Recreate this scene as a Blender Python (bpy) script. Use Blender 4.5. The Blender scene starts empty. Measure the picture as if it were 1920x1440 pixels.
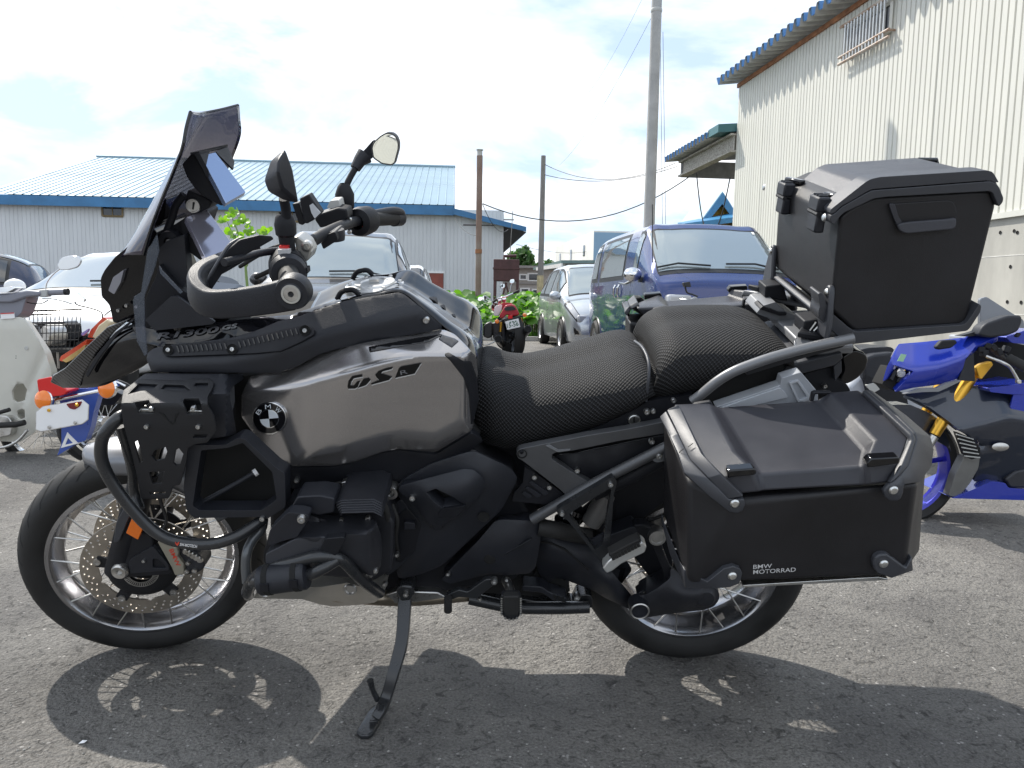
import bpy, bmesh, math, random
from mathutils import Vector, Matrix
from mathutils.geometry import delaunay_2d_cdt
random.seed(7)
R = math.radians
S = bpy.context.scene
COL = S.collection

# ------------------------------------------------------------------ camera
F, PITCH, ROLL, CH = 1420.0, R(6.43), R(0.9), 0.98      # focal length in photo pixels, camera height
CAM = Vector((0, 0, CH))
c_f = Vector((0, math.cos(PITCH), -math.sin(PITCH)))
c_r0 = Vector((1, 0, 0))
c_u0 = Vector((0, math.sin(PITCH), math.cos(PITCH)))
c_r = c_r0 * math.cos(ROLL) + c_u0 * math.sin(ROLL)
c_u = c_u0 * math.cos(ROLL) - c_r0 * math.sin(ROLL)
cam = bpy.data.cameras.new('camera')
cam.sensor_width = 36
cam.lens = 36 * F / 1920
cam.clip_end = 3000
cam.clip_start = 0.05
camo = bpy.data.objects.new('camera', cam)
COL.objects.link(camo)
mw = Matrix((c_r, c_u, -c_f)).transposed().to_4x4()
mw.translation = CAM
camo.matrix_world = mw
S.camera = camo

# ------------------------------------------------------------------ light
SUN_EL, SUN_AZ = R(50), R(-43)          # azimuth from +Y towards +X
to_sun = Vector((math.sin(SUN_AZ) * math.cos(SUN_EL), math.cos(SUN_AZ) * math.cos(SUN_EL), math.sin(SUN_EL)))
sun = bpy.data.lights.new('sun', 'SUN')
sun.energy = 3.2
sun.angle = R(0.6)
sun.color = (1, 0.95, 0.87)
suno = bpy.data.objects.new('sun', sun)
COL.objects.link(suno)
suno.rotation_euler = (-to_sun).to_track_quat('-Z', 'Y').to_euler()
suno.location = (0, 0, 30)

w = bpy.data.worlds.new('World')
S.world = w
w.use_nodes = True
nt = w.node_tree
for n in list(nt.nodes):
    nt.nodes.remove(n)
def N(t, **k):
    n = nt.nodes.new(t)
    for a, b in k.items():
        setattr(n, a, b)
    return n
L = lambda a, b: nt.links.new(a, b)
out = N('ShaderNodeOutputWorld')
bg = N('ShaderNodeBackground')
bg.inputs[1].default_value = 0.095
sky = N('ShaderNodeTexSky', sky_type='NISHITA')
sky.sun_disc = False
sky.sun_elevation = SUN_EL
sky.sun_rotation = SUN_AZ
sky.air_density = 1.0
sky.dust_density = 1.6
sky.ozone_density = 1.0
tc = N('ShaderNodeTexCoord')
sep = N('ShaderNodeSeparateXYZ')
L(tc.outputs['Generated'], sep.inputs[0])
zz = N('ShaderNodeMath', operation='MAXIMUM'); L(sep.outputs[2], zz.inputs[0]); zz.inputs[1].default_value = 0.0
za = N('ShaderNodeMath', operation='ADD'); L(zz.outputs[0], za.inputs[0]); za.inputs[1].default_value = 0.22
dx = N('ShaderNodeMath', operation='DIVIDE'); L(sep.outputs[0], dx.inputs[0]); L(za.outputs[0], dx.inputs[1])
dy = N('ShaderNodeMath', operation='DIVIDE'); L(sep.outputs[1], dy.inputs[0]); L(za.outputs[0], dy.inputs[1])
cmb = N('ShaderNodeCombineXYZ'); L(dx.outputs[0], cmb.inputs[0]); L(dy.outputs[0], cmb.inputs[1])
cmb.inputs[2].default_value = 3.7
nz = N('ShaderNodeTexNoise'); nz.inputs['Scale'].default_value = 1.7; nz.inputs['Detail'].default_value = 9
nz.inputs['Roughness'].default_value = 0.56; nz.inputs['Distortion'].default_value = 0.35
L(cmb.outputs[0], nz.inputs['Vector'])
rp = N('ShaderNodeValToRGB')
rp.color_ramp.elements[0].position = 0.40; rp.color_ramp.elements[0].color = (0, 0, 0, 1)
rp.color_ramp.elements[1].position = 0.62; rp.color_ramp.elements[1].color = (1, 1, 1, 1)
L(nz.outputs[0], rp.inputs[0])
nz2 = N('ShaderNodeTexNoise'); nz2.inputs['Scale'].default_value = 2.6; nz2.inputs['Detail'].default_value = 6
L(cmb.outputs[0], nz2.inputs['Vector'])
rp2 = N('ShaderNodeValToRGB')
rp2.color_ramp.elements[0].position = 0.3; rp2.color_ramp.elements[0].color = (6.4, 6.8, 7.4, 1)
rp2.color_ramp.elements[1].position = 0.6; rp2.color_ramp.elements[1].color = (9.6, 9.6, 9.5, 1)
L(nz2.outputs[0], rp2.inputs[0])
hz = N('ShaderNodeMix', data_type='RGBA'); hz.inputs[0].default_value = 0.78
L(sky.outputs[0], hz.inputs[6]); hz.inputs[7].default_value = (4.1, 5.2, 6.8, 1)
mx = N('ShaderNodeMix', data_type='RGBA')
L(rp.outputs[0], mx.inputs[0]); L(hz.outputs[2], mx.inputs[6]); L(rp2.outputs[0], mx.inputs[7])
L(mx.outputs[2], bg.inputs[0]); L(bg.outputs[0], out.inputs[0])

S.view_settings.view_transform = 'Standard'
S.view_settings.look = 'None'
S.view_settings.exposure = 0.93
S.view_settings.gamma = 1
S.view_settings.use_curve_mapping = False
S.render.engine = 'CYCLES'
S.cycles.max_bounces = 8
S.cycles.transparent_max_bounces = 12

# ------------------------------------------------------------------ pixel -> place helpers (photo pixels, 1920 x 1440)
def ray(px, py):
    return c_f + c_r * ((px - 960) / F) - c_u * ((py - 720) / F)
def G(px, py, z=0.0):                    # point of the ground (or of a level plane) seen at a pixel
    d = ray(px, py)
    return CAM + d * ((z - CH) / d.z)
def PY(px, py, y):                       # point of the upright plane at distance y
    d = ray(px, py)
    return CAM + d * (y / d.y)
def X_at(px, y, py=600):
    return PY(px, py, y).x
def Z_at(px, py, y):
    return PY(px, py, y).z

LEAN = R(16.5)
gr_, gf_ = G(1290, 1216), G(268, 1205)
BY = (gr_.y + gf_.y) / 2
BIKE_LOC = Vector((0, BY, 0))
RX = Matrix.Rotation(LEAN, 3, 'X')
RXI = RX.inverted()
_o = RXI @ (CAM - BIKE_LOC)
def B(px, py, w=0.0):                    # bike coordinates of the point seen at a pixel, w metres to the bike's left
    d = RXI @ ray(px, py)
    t = (-w - _o.y) / d.y
    return _o + d * t
def B3(p, w=0.0):
    return B(p[0], p[1], p[2] if len(p) > 2 else w)

# ------------------------------------------------------------------ materials
MATS = {}
def mat(name, col, rough=0.5, metal=0.0, coat=0.0, bump=0.0, bscale=250.0, var=0.0, vscale=6.0, spec=0.5, rvar=0.0,
        emit=None, coord='Object', stretch=(1, 1, 1), coat_rough=0.05, dirt=None):
    if name in MATS:
        return MATS[name]
    m = bpy.data.materials.new(name)
    m.use_nodes = True
    t = m.node_tree
    b = t.nodes['Principled BSDF']
    b.inputs['Base Color'].default_value = (*col, 1)
    b.inputs['Roughness'].default_value = rough
    b.inputs['Metallic'].default_value = metal
    b.inputs['Coat Weight'].default_value = coat
    b.inputs['Coat Roughness'].default_value = coat_rough
    b.inputs['Specular IOR Level'].default_value = spec
    if emit:
        b.inputs['Emission Color'].default_value = (*col, 1)
        b.inputs['Emission Strength'].default_value = emit
    vec = None
    if bump or var or rvar or dirt:
        c = t.nodes.new('ShaderNodeTexCoord')
        mp = t.nodes.new('ShaderNodeMapping')
        mp.inputs['Scale'].default_value = stretch
        t.links.new(c.outputs[coord], mp.inputs['Vector'])
        vec = mp.outputs[0]
    if var or rvar or dirt:
        n = t.nodes.new('ShaderNodeTexNoise')
        n.inputs['Scale'].default_value = vscale
        n.inputs['Detail'].default_value = 6
        n.inputs['Roughness'].default_value = 0.6
        t.links.new(vec, n.inputs['Vector'])
        if var or dirt:
            r = t.nodes.new('ShaderNodeValToRGB')
            r.color_ramp.elements[0].position = 0.3
            r.color_ramp.elements[1].position = 0.7
            lo = tuple(max(0, x * (1 - var)) for x in col)
            hi = dirt if dirt else tuple(min(1, x * (1 + var)) for x in col)
            r.color_ramp.elements[0].color = (*lo, 1)
            r.color_ramp.elements[1].color = (*hi, 1)
            t.links.new(n.outputs[0], r.inputs[0])
            t.links.new(r.outputs[0], b.inputs['Base Color'])
        if rvar:
            q = t.nodes.new('ShaderNodeMapRange')
            q.inputs['From Min'].default_value = 0.3
            q.inputs['From Max'].default_value = 0.7
            q.inputs['To Min'].default_value = max(0.01, rough - rvar)
            q.inputs['To Max'].default_value = min(1, rough + rvar)
            t.links.new(n.outputs[0], q.inputs['Value'])
            t.links.new(q.outputs[0], b.inputs['Roughness'])
    if bump:
        n = t.nodes.new('ShaderNodeTexNoise')
        n.inputs['Scale'].default_value = bscale
        n.inputs['Detail'].default_value = 3
        t.links.new(vec, n.inputs['Vector'])
        bn = t.nodes.new('ShaderNodeBump')
        bn.inputs['Strength'].default_value = bump
        bn.inputs['Distance'].default_value = 0.002
        t.links.new(n.outputs[0], bn.inputs['Height'])
        t.links.new(bn.outputs[0], b.inputs['Normal'])
    MATS[name] = m
    return m

def glassy(name, tint, opacity, rough=0.02):
    """Thin tinted sheet: part see-through, part gloss."""
    m = bpy.data.materials.new(name)
    m.use_nodes = True
    t = m.node_tree
    b = t.nodes['Principled BSDF']
    b.inputs['Base Color'].default_value = (*tint, 1)
    b.inputs['Roughness'].default_value = rough
    b.inputs['Coat Weight'].default_value = 0.3
    tr = t.nodes.new('ShaderNodeBsdfTransparent')
    tr.inputs[0].default_value = (0.75, 0.74, 0.8, 1)
    mxs = t.nodes.new('ShaderNodeMixShader')
    mxs.inputs[0].default_value = opacity
    t.links.new(tr.outputs[0], mxs.inputs[1])
    t.links.new(b.outputs[0], mxs.inputs[2])
    t.links.new(mxs.outputs[0], t.nodes['Material Output'].inputs[0])
    MATS[name] = m
    return m

m_rubber = mat('rubber', (0.019, 0.0185, 0.018), 0.66, spec=.35, bump=0.25, bscale=300, var=0.35, vscale=9, rvar=0.12)
m_plastic = mat('matte_plastic', (0.0092, 0.0098, 0.0130), 0.55, spec=.32, bump=0.25, bscale=900, rvar=0.08, vscale=14, var=0.2)
m_plastic2 = mat('grained_plastic', (0.0150, 0.0163, 0.0215), 0.46, spec=.4, bump=0.35, bscale=700, rvar=0.06, vscale=10, var=0.15)
m_gloss = mat('gloss_black', (0.004, 0.004, 0.005), 0.08, coat=0.25, spec=.4, rvar=0.03, vscale=20)
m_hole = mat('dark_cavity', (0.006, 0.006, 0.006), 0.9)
m_case = mat('case_black', (0.0118, 0.0112, 0.0128), 0.44, spec=.4, bump=0.3, bscale=1100, rvar=0.10, vscale=5, var=0.3)
m_caselid = mat('case_lid', (0.028, 0.0285, 0.035), 0.38, spec=.45, bump=0.3, bscale=1100, rvar=0.09, vscale=6, var=0.22)
m_caseframe = mat('case_frame', (0.038, 0.040, 0.047), 0.42, bump=0.2, bscale=900, rvar=0.06, vscale=9, var=0.12)
m_greymetal = mat('grey_frame_paint', (0.105, 0.107, 0.112), 0.42, metal=0.55, bump=0.15, bscale=700, var=0.1, rvar=0.06, vscale=12)
m_rack = mat('rack_grey', (0.20, 0.205, 0.215), 0.42, metal=0.3, bump=0.15, bscale=700, var=0.08, vscale=9)
m_alu = mat('aluminium', (0.62, 0.62, 0.60), 0.30, metal=1.0, var=0.15, rvar=0.1, vscale=15)
m_steel = mat('brushed_steel', (0.55, 0.54, 0.52), 0.35, metal=1.0, var=0.2, rvar=0.12, vscale=25)
m_disc = mat('brake_disc_steel', (0.42, 0.38, 0.33), 0.38, metal=0.9, var=0.12, vscale=30, rvar=0.08)
m_bolt = mat('bolt_steel', (0.55, 0.55, 0.54), 0.34, metal=1.0)
m_engine = mat('engine_magnesium', (0.031, 0.032, 0.038), 0.40, metal=0.35, spec=.5, bump=0.4, bscale=600, var=0.15, rvar=0.06, vscale=11)
m_crash = mat('crash_bar_black', (0.020, 0.021, 0.023), 0.28, coat=0.15, bump=0.08, bscale=600, rvar=0.06, vscale=14)
m_guard = mat('powder_black', (0.0115, 0.012, 0.0145), 0.5, spec=.4, bump=0.3, bscale=1300, var=0.15, vscale=9)
m_tank = mat('tank_bronze_grey', (0.36, 0.347, 0.345), 0.17, metal=0.85, coat=0.35, var=0.035, rvar=0.04, vscale=3.0, bump=0.04, bscale=400, stretch=(1, 1, 9), coat_rough=0.03)
m_white = mat('white_paint', (0.8, 0.8, 0.8), 0.4)
m_silverfender = mat('silver_fender', (0.20, 0.205, 0.22), 0.38, metal=0.5, coat=0.4)
m_orange = mat('orange_reflector', (0.75, 0.16, 0.01), 0.25, coat=0.3, bump=0.3, bscale=400)
m_red = mat('red_paint', (0.55, 0.02, 0.02), 0.3, coat=0.4)
m_redlens = mat('red_lens', (0.62, 0.012, 0.012), 0.12, coat=0.6, bump=0.2, bscale=160)
m_orangelens = mat('orange_lens', (0.85, 0.2, 0.01), 0.12, coat=0.6, bump=0.2, bscale=160)
m_chrome = mat('chrome', (0.75, 0.75, 0.75), 0.08, metal=1.0, rvar=0.03, vscale=20)
m_gold = mat('gold_anodised', (0.75, 0.42, 0.06), 0.28, metal=0.9)
m_text = mat('silver_print', (0.55, 0.55, 0.55), 0.45)
m_darkprint = mat('grey_print', (0.16, 0.16, 0.17), 0.4)
m_screen = mat('lcd_sky_tint', (0.30, 0.38, 0.55), 0.07, metal=0.7, coat=0.4)  # blue metallic base puts the sky reflection into the display colour
m_mirror = mat('mirror_glass', (0.85, 0.86, 0.83), 0.01, metal=1.0)
m_tint = glassy('tinted_screen', (0.022, 0.014, 0.034), 0.70)
m_clear = glassy('clear_plastic', (0.35, 0.4, 0.45), 0.16)

# ------------------------------------------------------------------ mesh helpers
def smooth(me, ang=35):
    me.polygons.foreach_set('use_smooth', [True] * len(me.polygons))
    me.set_sharp_from_angle(angle=R(ang))
def link(name, me, parent=None, loc=None):
    o = bpy.data.objects.new(name, me)
    COL.objects.link(o)
    if parent is not None:
        o.parent = parent
    if loc is not None:
        o.location = loc
    return o
def empty(name, loc=(0, 0, 0), rot=(0, 0, 0), parent=None):
    o = link(name, None, parent, loc)
    o.rotation_euler = rot
    o.empty_display_size = 0.1
    return o
def tag(o, label=None, cat=None, group=None, kind=None):
    if label: o['label'] = label
    if cat: o['category'] = cat
    if group: o['group'] = group
    if kind: o['kind'] = kind
    return o
def mesh(name, verts, faces, m, parent=None, ang=35, bevel=0, seg=2, solid=0, sub=0, flip=False, loc=None, off=-1):
    me = bpy.data.meshes.new(name)
    me.from_pydata([tuple(v) for v in verts], [], faces)
    me.validate()
    if m: me.materials.append(m)
    bm = bmesh.new(); bm.from_mesh(me)
    bmesh.ops.remove_doubles(bm, verts=bm.verts, dist=1e-6)
    bmesh.ops.recalc_face_normals(bm, faces=bm.faces)
    if flip: bmesh.ops.reverse_faces(bm, faces=bm.faces)
    bm.to_mesh(me); bm.free()
    smooth(me, ang)
    o = link(name, me, parent, loc)
    if sub:
        s = o.modifiers.new('sub', 'SUBSURF'); s.levels = s.render_levels = sub
    if solid:
        s = o.modifiers.new('solid', 'SOLIDIFY'); s.thickness = solid; s.offset = off
    if bevel:
        s = o.modifiers.new('bevel', 'BEVEL'); s.width = bevel; s.segments = seg; s.limit_method = 'ANGLE'; s.angle_limit = R(28)
        s.harden_normals = False
    return o
class MB:
    """Collects simple solids that make ONE part."""
    def __init__(s): s.v = []; s.f = []
    def add(s, v, f):
        n = len(s.v); s.v += [Vector(x) for x in v]; s.f += [tuple(i + n for i in q) for q in f]; return s
    def box(s, c, d, rot=None):
        c = Vector(c); h = Vector(d) / 2
        v = [Vector((x * h.x, y * h.y, z * h.z)) for x in (-1, 1) for y in (-1, 1) for z in (-1, 1)]
        if rot: v = [rot @ x for x in v]
        return s.add([c + x for x in v], [(0, 1, 3, 2), (4, 6, 7, 5), (0, 4, 5, 1), (2, 3, 7, 6), (0, 2, 6, 4), (1, 5, 7, 3)])
    def tube(s, pts, r, n=10, closed=False, cap=True, smooth_n=0):
        pts = [Vector(p) for p in pts]
        if smooth_n: pts, r = spline(pts, smooth_n, closed, r)
        rr = r if isinstance(r, (list, tuple)) else [r] * len(pts)
        k = len(pts); v = []; prev = None
        for i, p in enumerate(pts):
            a = pts[(i - 1) % k] if (closed or i) else p
            b = pts[(i + 1) % k] if (closed or i < k - 1) else p
            t = (b - a)
            t = t.normalized() if t.length > 1e-9 else Vector((0, 0, 1))
            if prev is None:
                q = Vector((0, 0, 1)) if abs(t.z) < 0.9 else Vector((0, 1, 0))
                x = t.cross(q).normalized()
            else:
                x = (prev - t * prev.dot(t)).normalized()
            prev = x
            y = t.cross(x)
            v += [p + (x * math.cos(2 * math.pi * j / n) + y * math.sin(2 * math.pi * j / n)) * rr[i] for j in range(n)]
        f = []
        for i in range(k if closed else k - 1):
            for j in range(n):
                f.append((i * n + j, i * n + (j + 1) % n, ((i + 1) % k) * n + (j + 1) % n, ((i + 1) % k) * n + j))
        if cap and not closed:
            f.append(tuple(range(n))[::-1]); f.append(tuple((k - 1) * n + j for j in range(n)))
        return s.add(v, f)
    def lathe(s, prof, c, ax, n=24, closed=False):
        """prof: list of (radius, offset along axis)."""
        c = Vector(c); ax = Vector(ax).normalized()
        q = Vector((0, 0, 1)) if abs(ax.z) < 0.9 else Vector((1, 0, 0))
        x = ax.cross(q).normalized(); y = ax.cross(x)
        v = []
        for (r, h) in prof:
            for j in range(n):
                a = 2 * math.pi * j / n
                v.append(c + ax * h + (x * math.cos(a) + y * math.sin(a)) * max(r, 1e-5))
        f = []; k = len(prof)
        for i in range(k if closed else k - 1):
            for j in range(n):
                f.append((i * n + j, i * n + (j + 1) % n, ((i + 1) % k) * n + (j + 1) % n, ((i + 1) % k) * n + j))
        return s.add(v, f)
    def out(s, name, m, parent=None, **k):
        return mesh(name, s.v, s.f, m, parent, **k)
def spline(pts, n, closed=False, r=None):
    k = len(pts); o = []; ro = []
    rr = r if isinstance(r, (list, tuple)) else None
    for i in range(k if closed else k - 1):
        p0 = pts[(i - 1) % k] if (closed or i) else pts[0] * 2 - pts[1]
        p1 = pts[i]; p2 = pts[(i + 1) % k]
        p3 = pts[(i + 2) % k] if (closed or i < k - 2) else pts[-1] * 2 - pts[-2]
        for j in range(n):
            t = j / n
            o.append(cr(p0, p1, p2, p3, t))
            if rr: ro.append(rr[i] * (1 - t) + rr[(i + 1) % k] * t)
    if not closed:
        o.append(pts[-1])
        if rr: ro.append(rr[-1])
    return o, (ro if rr else r)
def cr(p0, p1, p2, p3, t):
    return 0.5 * ((2 * p1) + (p2 - p0) * t + (2 * p0 - 5 * p1 + 4 * p2 - p3) * t * t + (3 * p1 - p0 - 3 * p2 + p3) * t ** 3)
def tri2d(outline, holes=()):
    loops = [outline] + list(holes)
    vs = []; es = []
    for l in loops:
        n = len(vs)
        vs += [Vector((p[0], p[1])) for p in l]
        es += [(n + i, n + (i + 1) % len(l)) for i in range(len(l))]
    ov, oe, of, a, b, c = delaunay_2d_cdt(vs, es, [], 1, 1e-7)
    return loops, ov, drop_holes(ov, of, holes), a
def in_poly(l, x, y):
    c = False
    for i in range(len(l)):
        a, b = l[i], l[i - 1]
        if (a[1] > y) != (b[1] > y) and x < (b[0] - a[0]) * (y - a[1]) / (b[1] - a[1]) + a[0]: c = not c
    return c
def drop_holes(ov, of, holes):
    if not holes: return of
    bb = [(min(p[0] for p in h), max(p[0] for p in h), min(p[1] for p in h), max(p[1] for p in h), h) for h in holes]
    o = []
    for f in of:
        x = sum(ov[i].x for i in f) / len(f); y = sum(ov[i].y for i in f) / len(f)
        if not any(b[0] < x < b[1] and b[2] < y < b[3] and in_poly(b[4], x, y) for b in bb): o.append(f)
    return o
def round_poly(pts, r, n=3):
    """Round the corners of a 2-D polygon (r in the same unit)."""
    o = []; k = len(pts)
    for i in range(k):
        p = Vector(pts[i][:2]); a = Vector(pts[i - 1][:2]); b = Vector(pts[(i + 1) % k][:2])
        da = (a - p); db = (b - p)
        d = min(r, da.length * 0.45, db.length * 0.45)
        p1 = p + da.normalized() * d; p2 = p + db.normalized() * d
        w = pts[i][2] if len(pts[i]) > 2 else None
        for j in range(n + 1):
            t = j / n
            q = p1 * (1 - t) ** 2 + p * 2 * t * (1 - t) + p2 * t * t
            o.append((q.x, q.y) if w is None else (q.x, q.y, w))
    return o
def prism(name, outline, fmap, thick, m, parent=None, holes=(), bevel=0.0015, seg=2, ang=35, taper=None, **k):
    """Plate with an outline (and holes); fmap(point) -> 3-D point on its front face; thick = Vector to the back face."""
    loops, ov, of, orig = tri2d(outline, holes)
    flat = [p for l in loops for p in l]
    fr = []
    for i, p in enumerate(ov):
        src = flat[orig[i][0]] if orig[i] else (p.x, p.y)
        fr.append(fmap(src))
    bk = [p + Vector(thick) for p in fr]
    n = len(fr)
    faces = [tuple(f) for f in of] + [tuple(i + n for i in f)[::-1] for f in of]
    cnt = {}
    for f in of:
        for i in range(len(f)):
            e = (f[i], f[(i + 1) % len(f)])
            cnt[e] = 1
    for (a, b) in list(cnt):
        if (b, a) not in cnt:
            faces.append((b, a, a + n, b + n))
    me = bpy.data.meshes.new(name)
    me.from_pydata([tuple(v) for v in fr + bk], [], faces)
    if m: me.materials.append(m)
    bm = bmesh.new(); bm.from_mesh(me)
    bmesh.ops.recalc_face_normals(bm, faces=bm.faces)
    bmesh.ops.dissolve_limit(bm, angle_limit=R(1), verts=bm.verts, edges=bm.edges) if not holes else None
    bm.to_mesh(me); bm.free()
    smooth(me, ang)
    o = link(name, me, parent)
    if bevel:
        s = o.modifiers.new('bevel', 'BEVEL'); s.width = bevel; s.segments = seg; s.limit_method = 'ANGLE'; s.angle_limit = R(40)
    return o
def grid_surface(rows, nu, nv, closed_v=False):
    """Dense Catmull-Rom surface through a grid of 3-D control points."""
    dense = [spline(r, nv, closed_v)[0] for r in rows]
    cols = []
    m_ = len(dense[0])
    for j in range(m_):
        cols.append(spline([d[j] for d in dense], nu)[0])
    k = len(cols[0])
    v = [cols[j][i] for i in range(k) for j in range(m_)]
    f = []
    for i in range(k - 1):
        for j in range(m_ if closed_v else m_ - 1):
            f.append((i * m_ + j, i * m_ + (j + 1) % m_, (i + 1) * m_ + (j + 1) % m_, (i + 1) * m_ + j))
    return v, f, k, m_
def text_mesh(name, body, fmap, m, parent=None, depth=None, shear=0.0, bold=0.0, space=1.0):
    """Flat lettering: fmap((x, y)) maps unit text space (cap height 1, x from 0 to 1 over the word) to 3-D."""
    cu = bpy.data.curves.new('tmp', 'FONT')
    cu.body = body; cu.size = 1; cu.shear = shear; cu.offset = bold; cu.space_character = space
    cu.resolution_u = 3
    ob = bpy.data.objects.new('tmp', cu); COL.objects.link(ob)
    dg = bpy.context.evaluated_depsgraph_get()
    me = bpy.data.meshes.new_from_object(ob.evaluated_get(dg))
    bpy.data.objects.remove(ob); bpy.data.curves.remove(cu)
    xs = [v.co.x for v in me.vertices]; ys = [v.co.y for v in me.vertices]
    x0, x1, y0, y1 = min(xs), max(xs), min(ys), max(ys)
    for v in me.vertices:
        v.co = fmap(((v.co.x - x0) / (x1 - x0), (v.co.y - y0) / (y1 - y0)))
    me.name = name
    me.materials.clear(); me.materials.append(m)
    o = link(name, me, parent)
    if depth:
        s = o.modifiers.new('solid', 'SOLIDIFY'); s.thickness = depth; s.offset = 0
    return o
# ------------------------------------------------------------------ ground
def asphalt():
    m = bpy.data.materials.new('asphalt'); m.use_nodes = True
    t = m.node_tree; b = t.nodes['Principled BSDF']
    A = lambda ty, **k: _n(t, ty, **k)
    c = A('ShaderNodeTexCoord'); Lk = t.links.new
    big = A('ShaderNodeTexNoise'); big.inputs['Scale'].default_value = 0.8; big.inputs['Detail'].default_value = 7
    med = A('ShaderNodeTexNoise'); med.inputs['Scale'].default_value = 34; med.inputs['Distortion'].default_value = 1.2; med.inputs['Detail'].default_value = 6; med.inputs['Roughness'].default_value = 0.65
    fine = A('ShaderNodeTexNoise'); fine.inputs['Scale'].default_value = 150; fine.inputs['Detail'].default_value = 4; fine.inputs['Roughness'].default_value = 0.7
    vo = A('ShaderNodeTexVoronoi'); vo.inputs['Scale'].default_value = 105; vo.inputs['Randomness'].default_value = 1
    vo2 = A('ShaderNodeTexVoronoi'); vo2.inputs['Scale'].default_value = 42
    for n in (big, med, fine, vo, vo2): Lk(c.outputs['Object'], n.inputs['Vector'])
    # base colour: patches of dust, single pale and dark stones
    r1 = A('ShaderNodeValToRGB'); e = r1.color_ramp.elements
    e[0].position = 0.32; e[0].color = (0.145, 0.140, 0.133, 1); e[1].position = 0.68; e[1].color = (0.245, 0.236, 0.223, 1)
    Lk(big.outputs[0], r1.inputs[0])
    r2 = A('ShaderNodeValToRGB'); e = r2.color_ramp.elements
    e[0].position = 0.33; e[0].color = (0.60, 0.59, 0.58, 1); e[1].position = 0.66; e[1].color = (1.28, 1.27, 1.25, 1)
    Lk(fine.outputs[0], r2.inputs[0])
    mu = A('ShaderNodeMix', data_type='RGBA', blend_type='MULTIPLY'); mu.inputs[0].default_value = 1
    Lk(r1.outputs[0], mu.inputs[6]); Lk(r2.outputs[0], mu.inputs[7])
    sep = A('ShaderNodeSeparateColor'); Lk(vo.outputs['Color'], sep.inputs[0])
    st = A('ShaderNodeValToRGB'); e = st.color_ramp.elements     # a few pale stones
    e[0].position = 0.975; e[0].color = (0, 0, 0, 1); e[1].position = 0.99; e[1].color = (1, 1, 1, 1)
    Lk(sep.outputs[0], st.inputs[0])
    dm = A('ShaderNodeMath', operation='LESS_THAN'); dm.inputs[1].default_value = 0.42; Lk(vo.outputs['Distance'], dm.inputs[0])
    mm = A('ShaderNodeMath', operation='MULTIPLY'); Lk(st.outputs[0], mm.inputs[0]); Lk(dm.outputs[0], mm.inputs[1])
    mx = A('ShaderNodeMix', data_type='RGBA'); Lk(mm.outputs[0], mx.inputs[0]); Lk(mu.outputs[2], mx.inputs[6]); mx.inputs[7].default_value = (0.42, 0.40, 0.38, 1)
    # broad stains and worn patches
    bs = A('ShaderNodeTexNoise'); bs.inputs['Scale'].default_value = 2.3; bs.inputs['Detail'].default_value = 5; bs.inputs['Distortion'].default_value = .8; Lk(c.outputs['Object'], bs.inputs['Vector'])
    rb_ = A('ShaderNodeValToRGB'); e = rb_.color_ramp.elements
    e[0].position = 0.36; e[0].color = (0.74, 0.74, 0.75, 1); e[1].position = 0.56; e[1].color = (1.04, 1.04, 1.03, 1); Lk(bs.outputs[0], rb_.inputs[0])
    ms_ = A('ShaderNodeMix', data_type='RGBA', blend_type='MULTIPLY'); ms_.inputs[0].default_value = 1; Lk(mx.outputs[2], ms_.inputs[6]); Lk(rb_.outputs[0], ms_.inputs[7]); mx = ms_
    # dark pits between stones
    pit = A('ShaderNodeValToRGB'); e = pit.color_ramp.elements
    e[0].position = 0.34; e[0].color = (0.25, 0.25, 0.25, 1); e[1].position = 0.47; e[1].color = (1, 1, 1, 1)
    Lk(med.outputs[0], pit.inputs[0])
    m2 = A('ShaderNodeMix', data_type='RGBA', blend_type='MULTIPLY'); m2.inputs[0].default_value = 0.8
    Lk(mx.outputs[2], m2.inputs[6]); Lk(pit.outputs[0], m2.inputs[7])
    Lk(m2.outputs[2], b.inputs['Base Color'])
    b.inputs['Roughness'].default_value = 0.82; b.inputs['Specular IOR Level'].default_value = 0.35
    a1 = A('ShaderNodeMath', operation='MULTIPLY'); a1.inputs[1].default_value = -0.55; Lk(vo.outputs['Distance'], a1.inputs[0])
    a2 = A('ShaderNodeMath', operation='MULTIPLY_ADD'); a2.inputs[1].default_value = 0.7; Lk(fine.outputs[0], a2.inputs[0]); Lk(a1.outputs[0], a2.inputs[2])
    a3 = A('ShaderNodeMath', operation='MULTIPLY_ADD'); a3.inputs[1].default_value = 1.6; Lk(med.outputs[0], a3.inputs[0]); Lk(a2.outputs[0], a3.inputs[2])
    a4 = A('ShaderNodeMath', operation='MULTIPLY_ADD'); a4.inputs[1].default_value = -0.35; Lk(vo2.outputs['Distance'], a4.inputs[0]); Lk(a3.outputs[0], a4.inputs[2])
    bp = A('ShaderNodeBump'); bp.inputs['Strength'].default_value = 0.85; bp.inputs['Distance'].default_value = 0.012
    Lk(a4.outputs[0], bp.inputs['Height']); Lk(bp.outputs[0], b.inputs['Normal'])
    return m
def _n(t, ty, **k):
    n = t.nodes.new(ty)
    for a, v in k.items(): setattr(n, a, v)
    return n
m_asphalt = asphalt()
o = mesh('ground', [(-400, -60, 0), (400, -60, 0), (400, 900, 0), (-400, 900, 0)], [(0, 1, 2, 3)], m_asphalt)
tag(o, 'grey worn asphalt of the parking lot with the bike shadow on it', 'ground', kind='structure')

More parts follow.
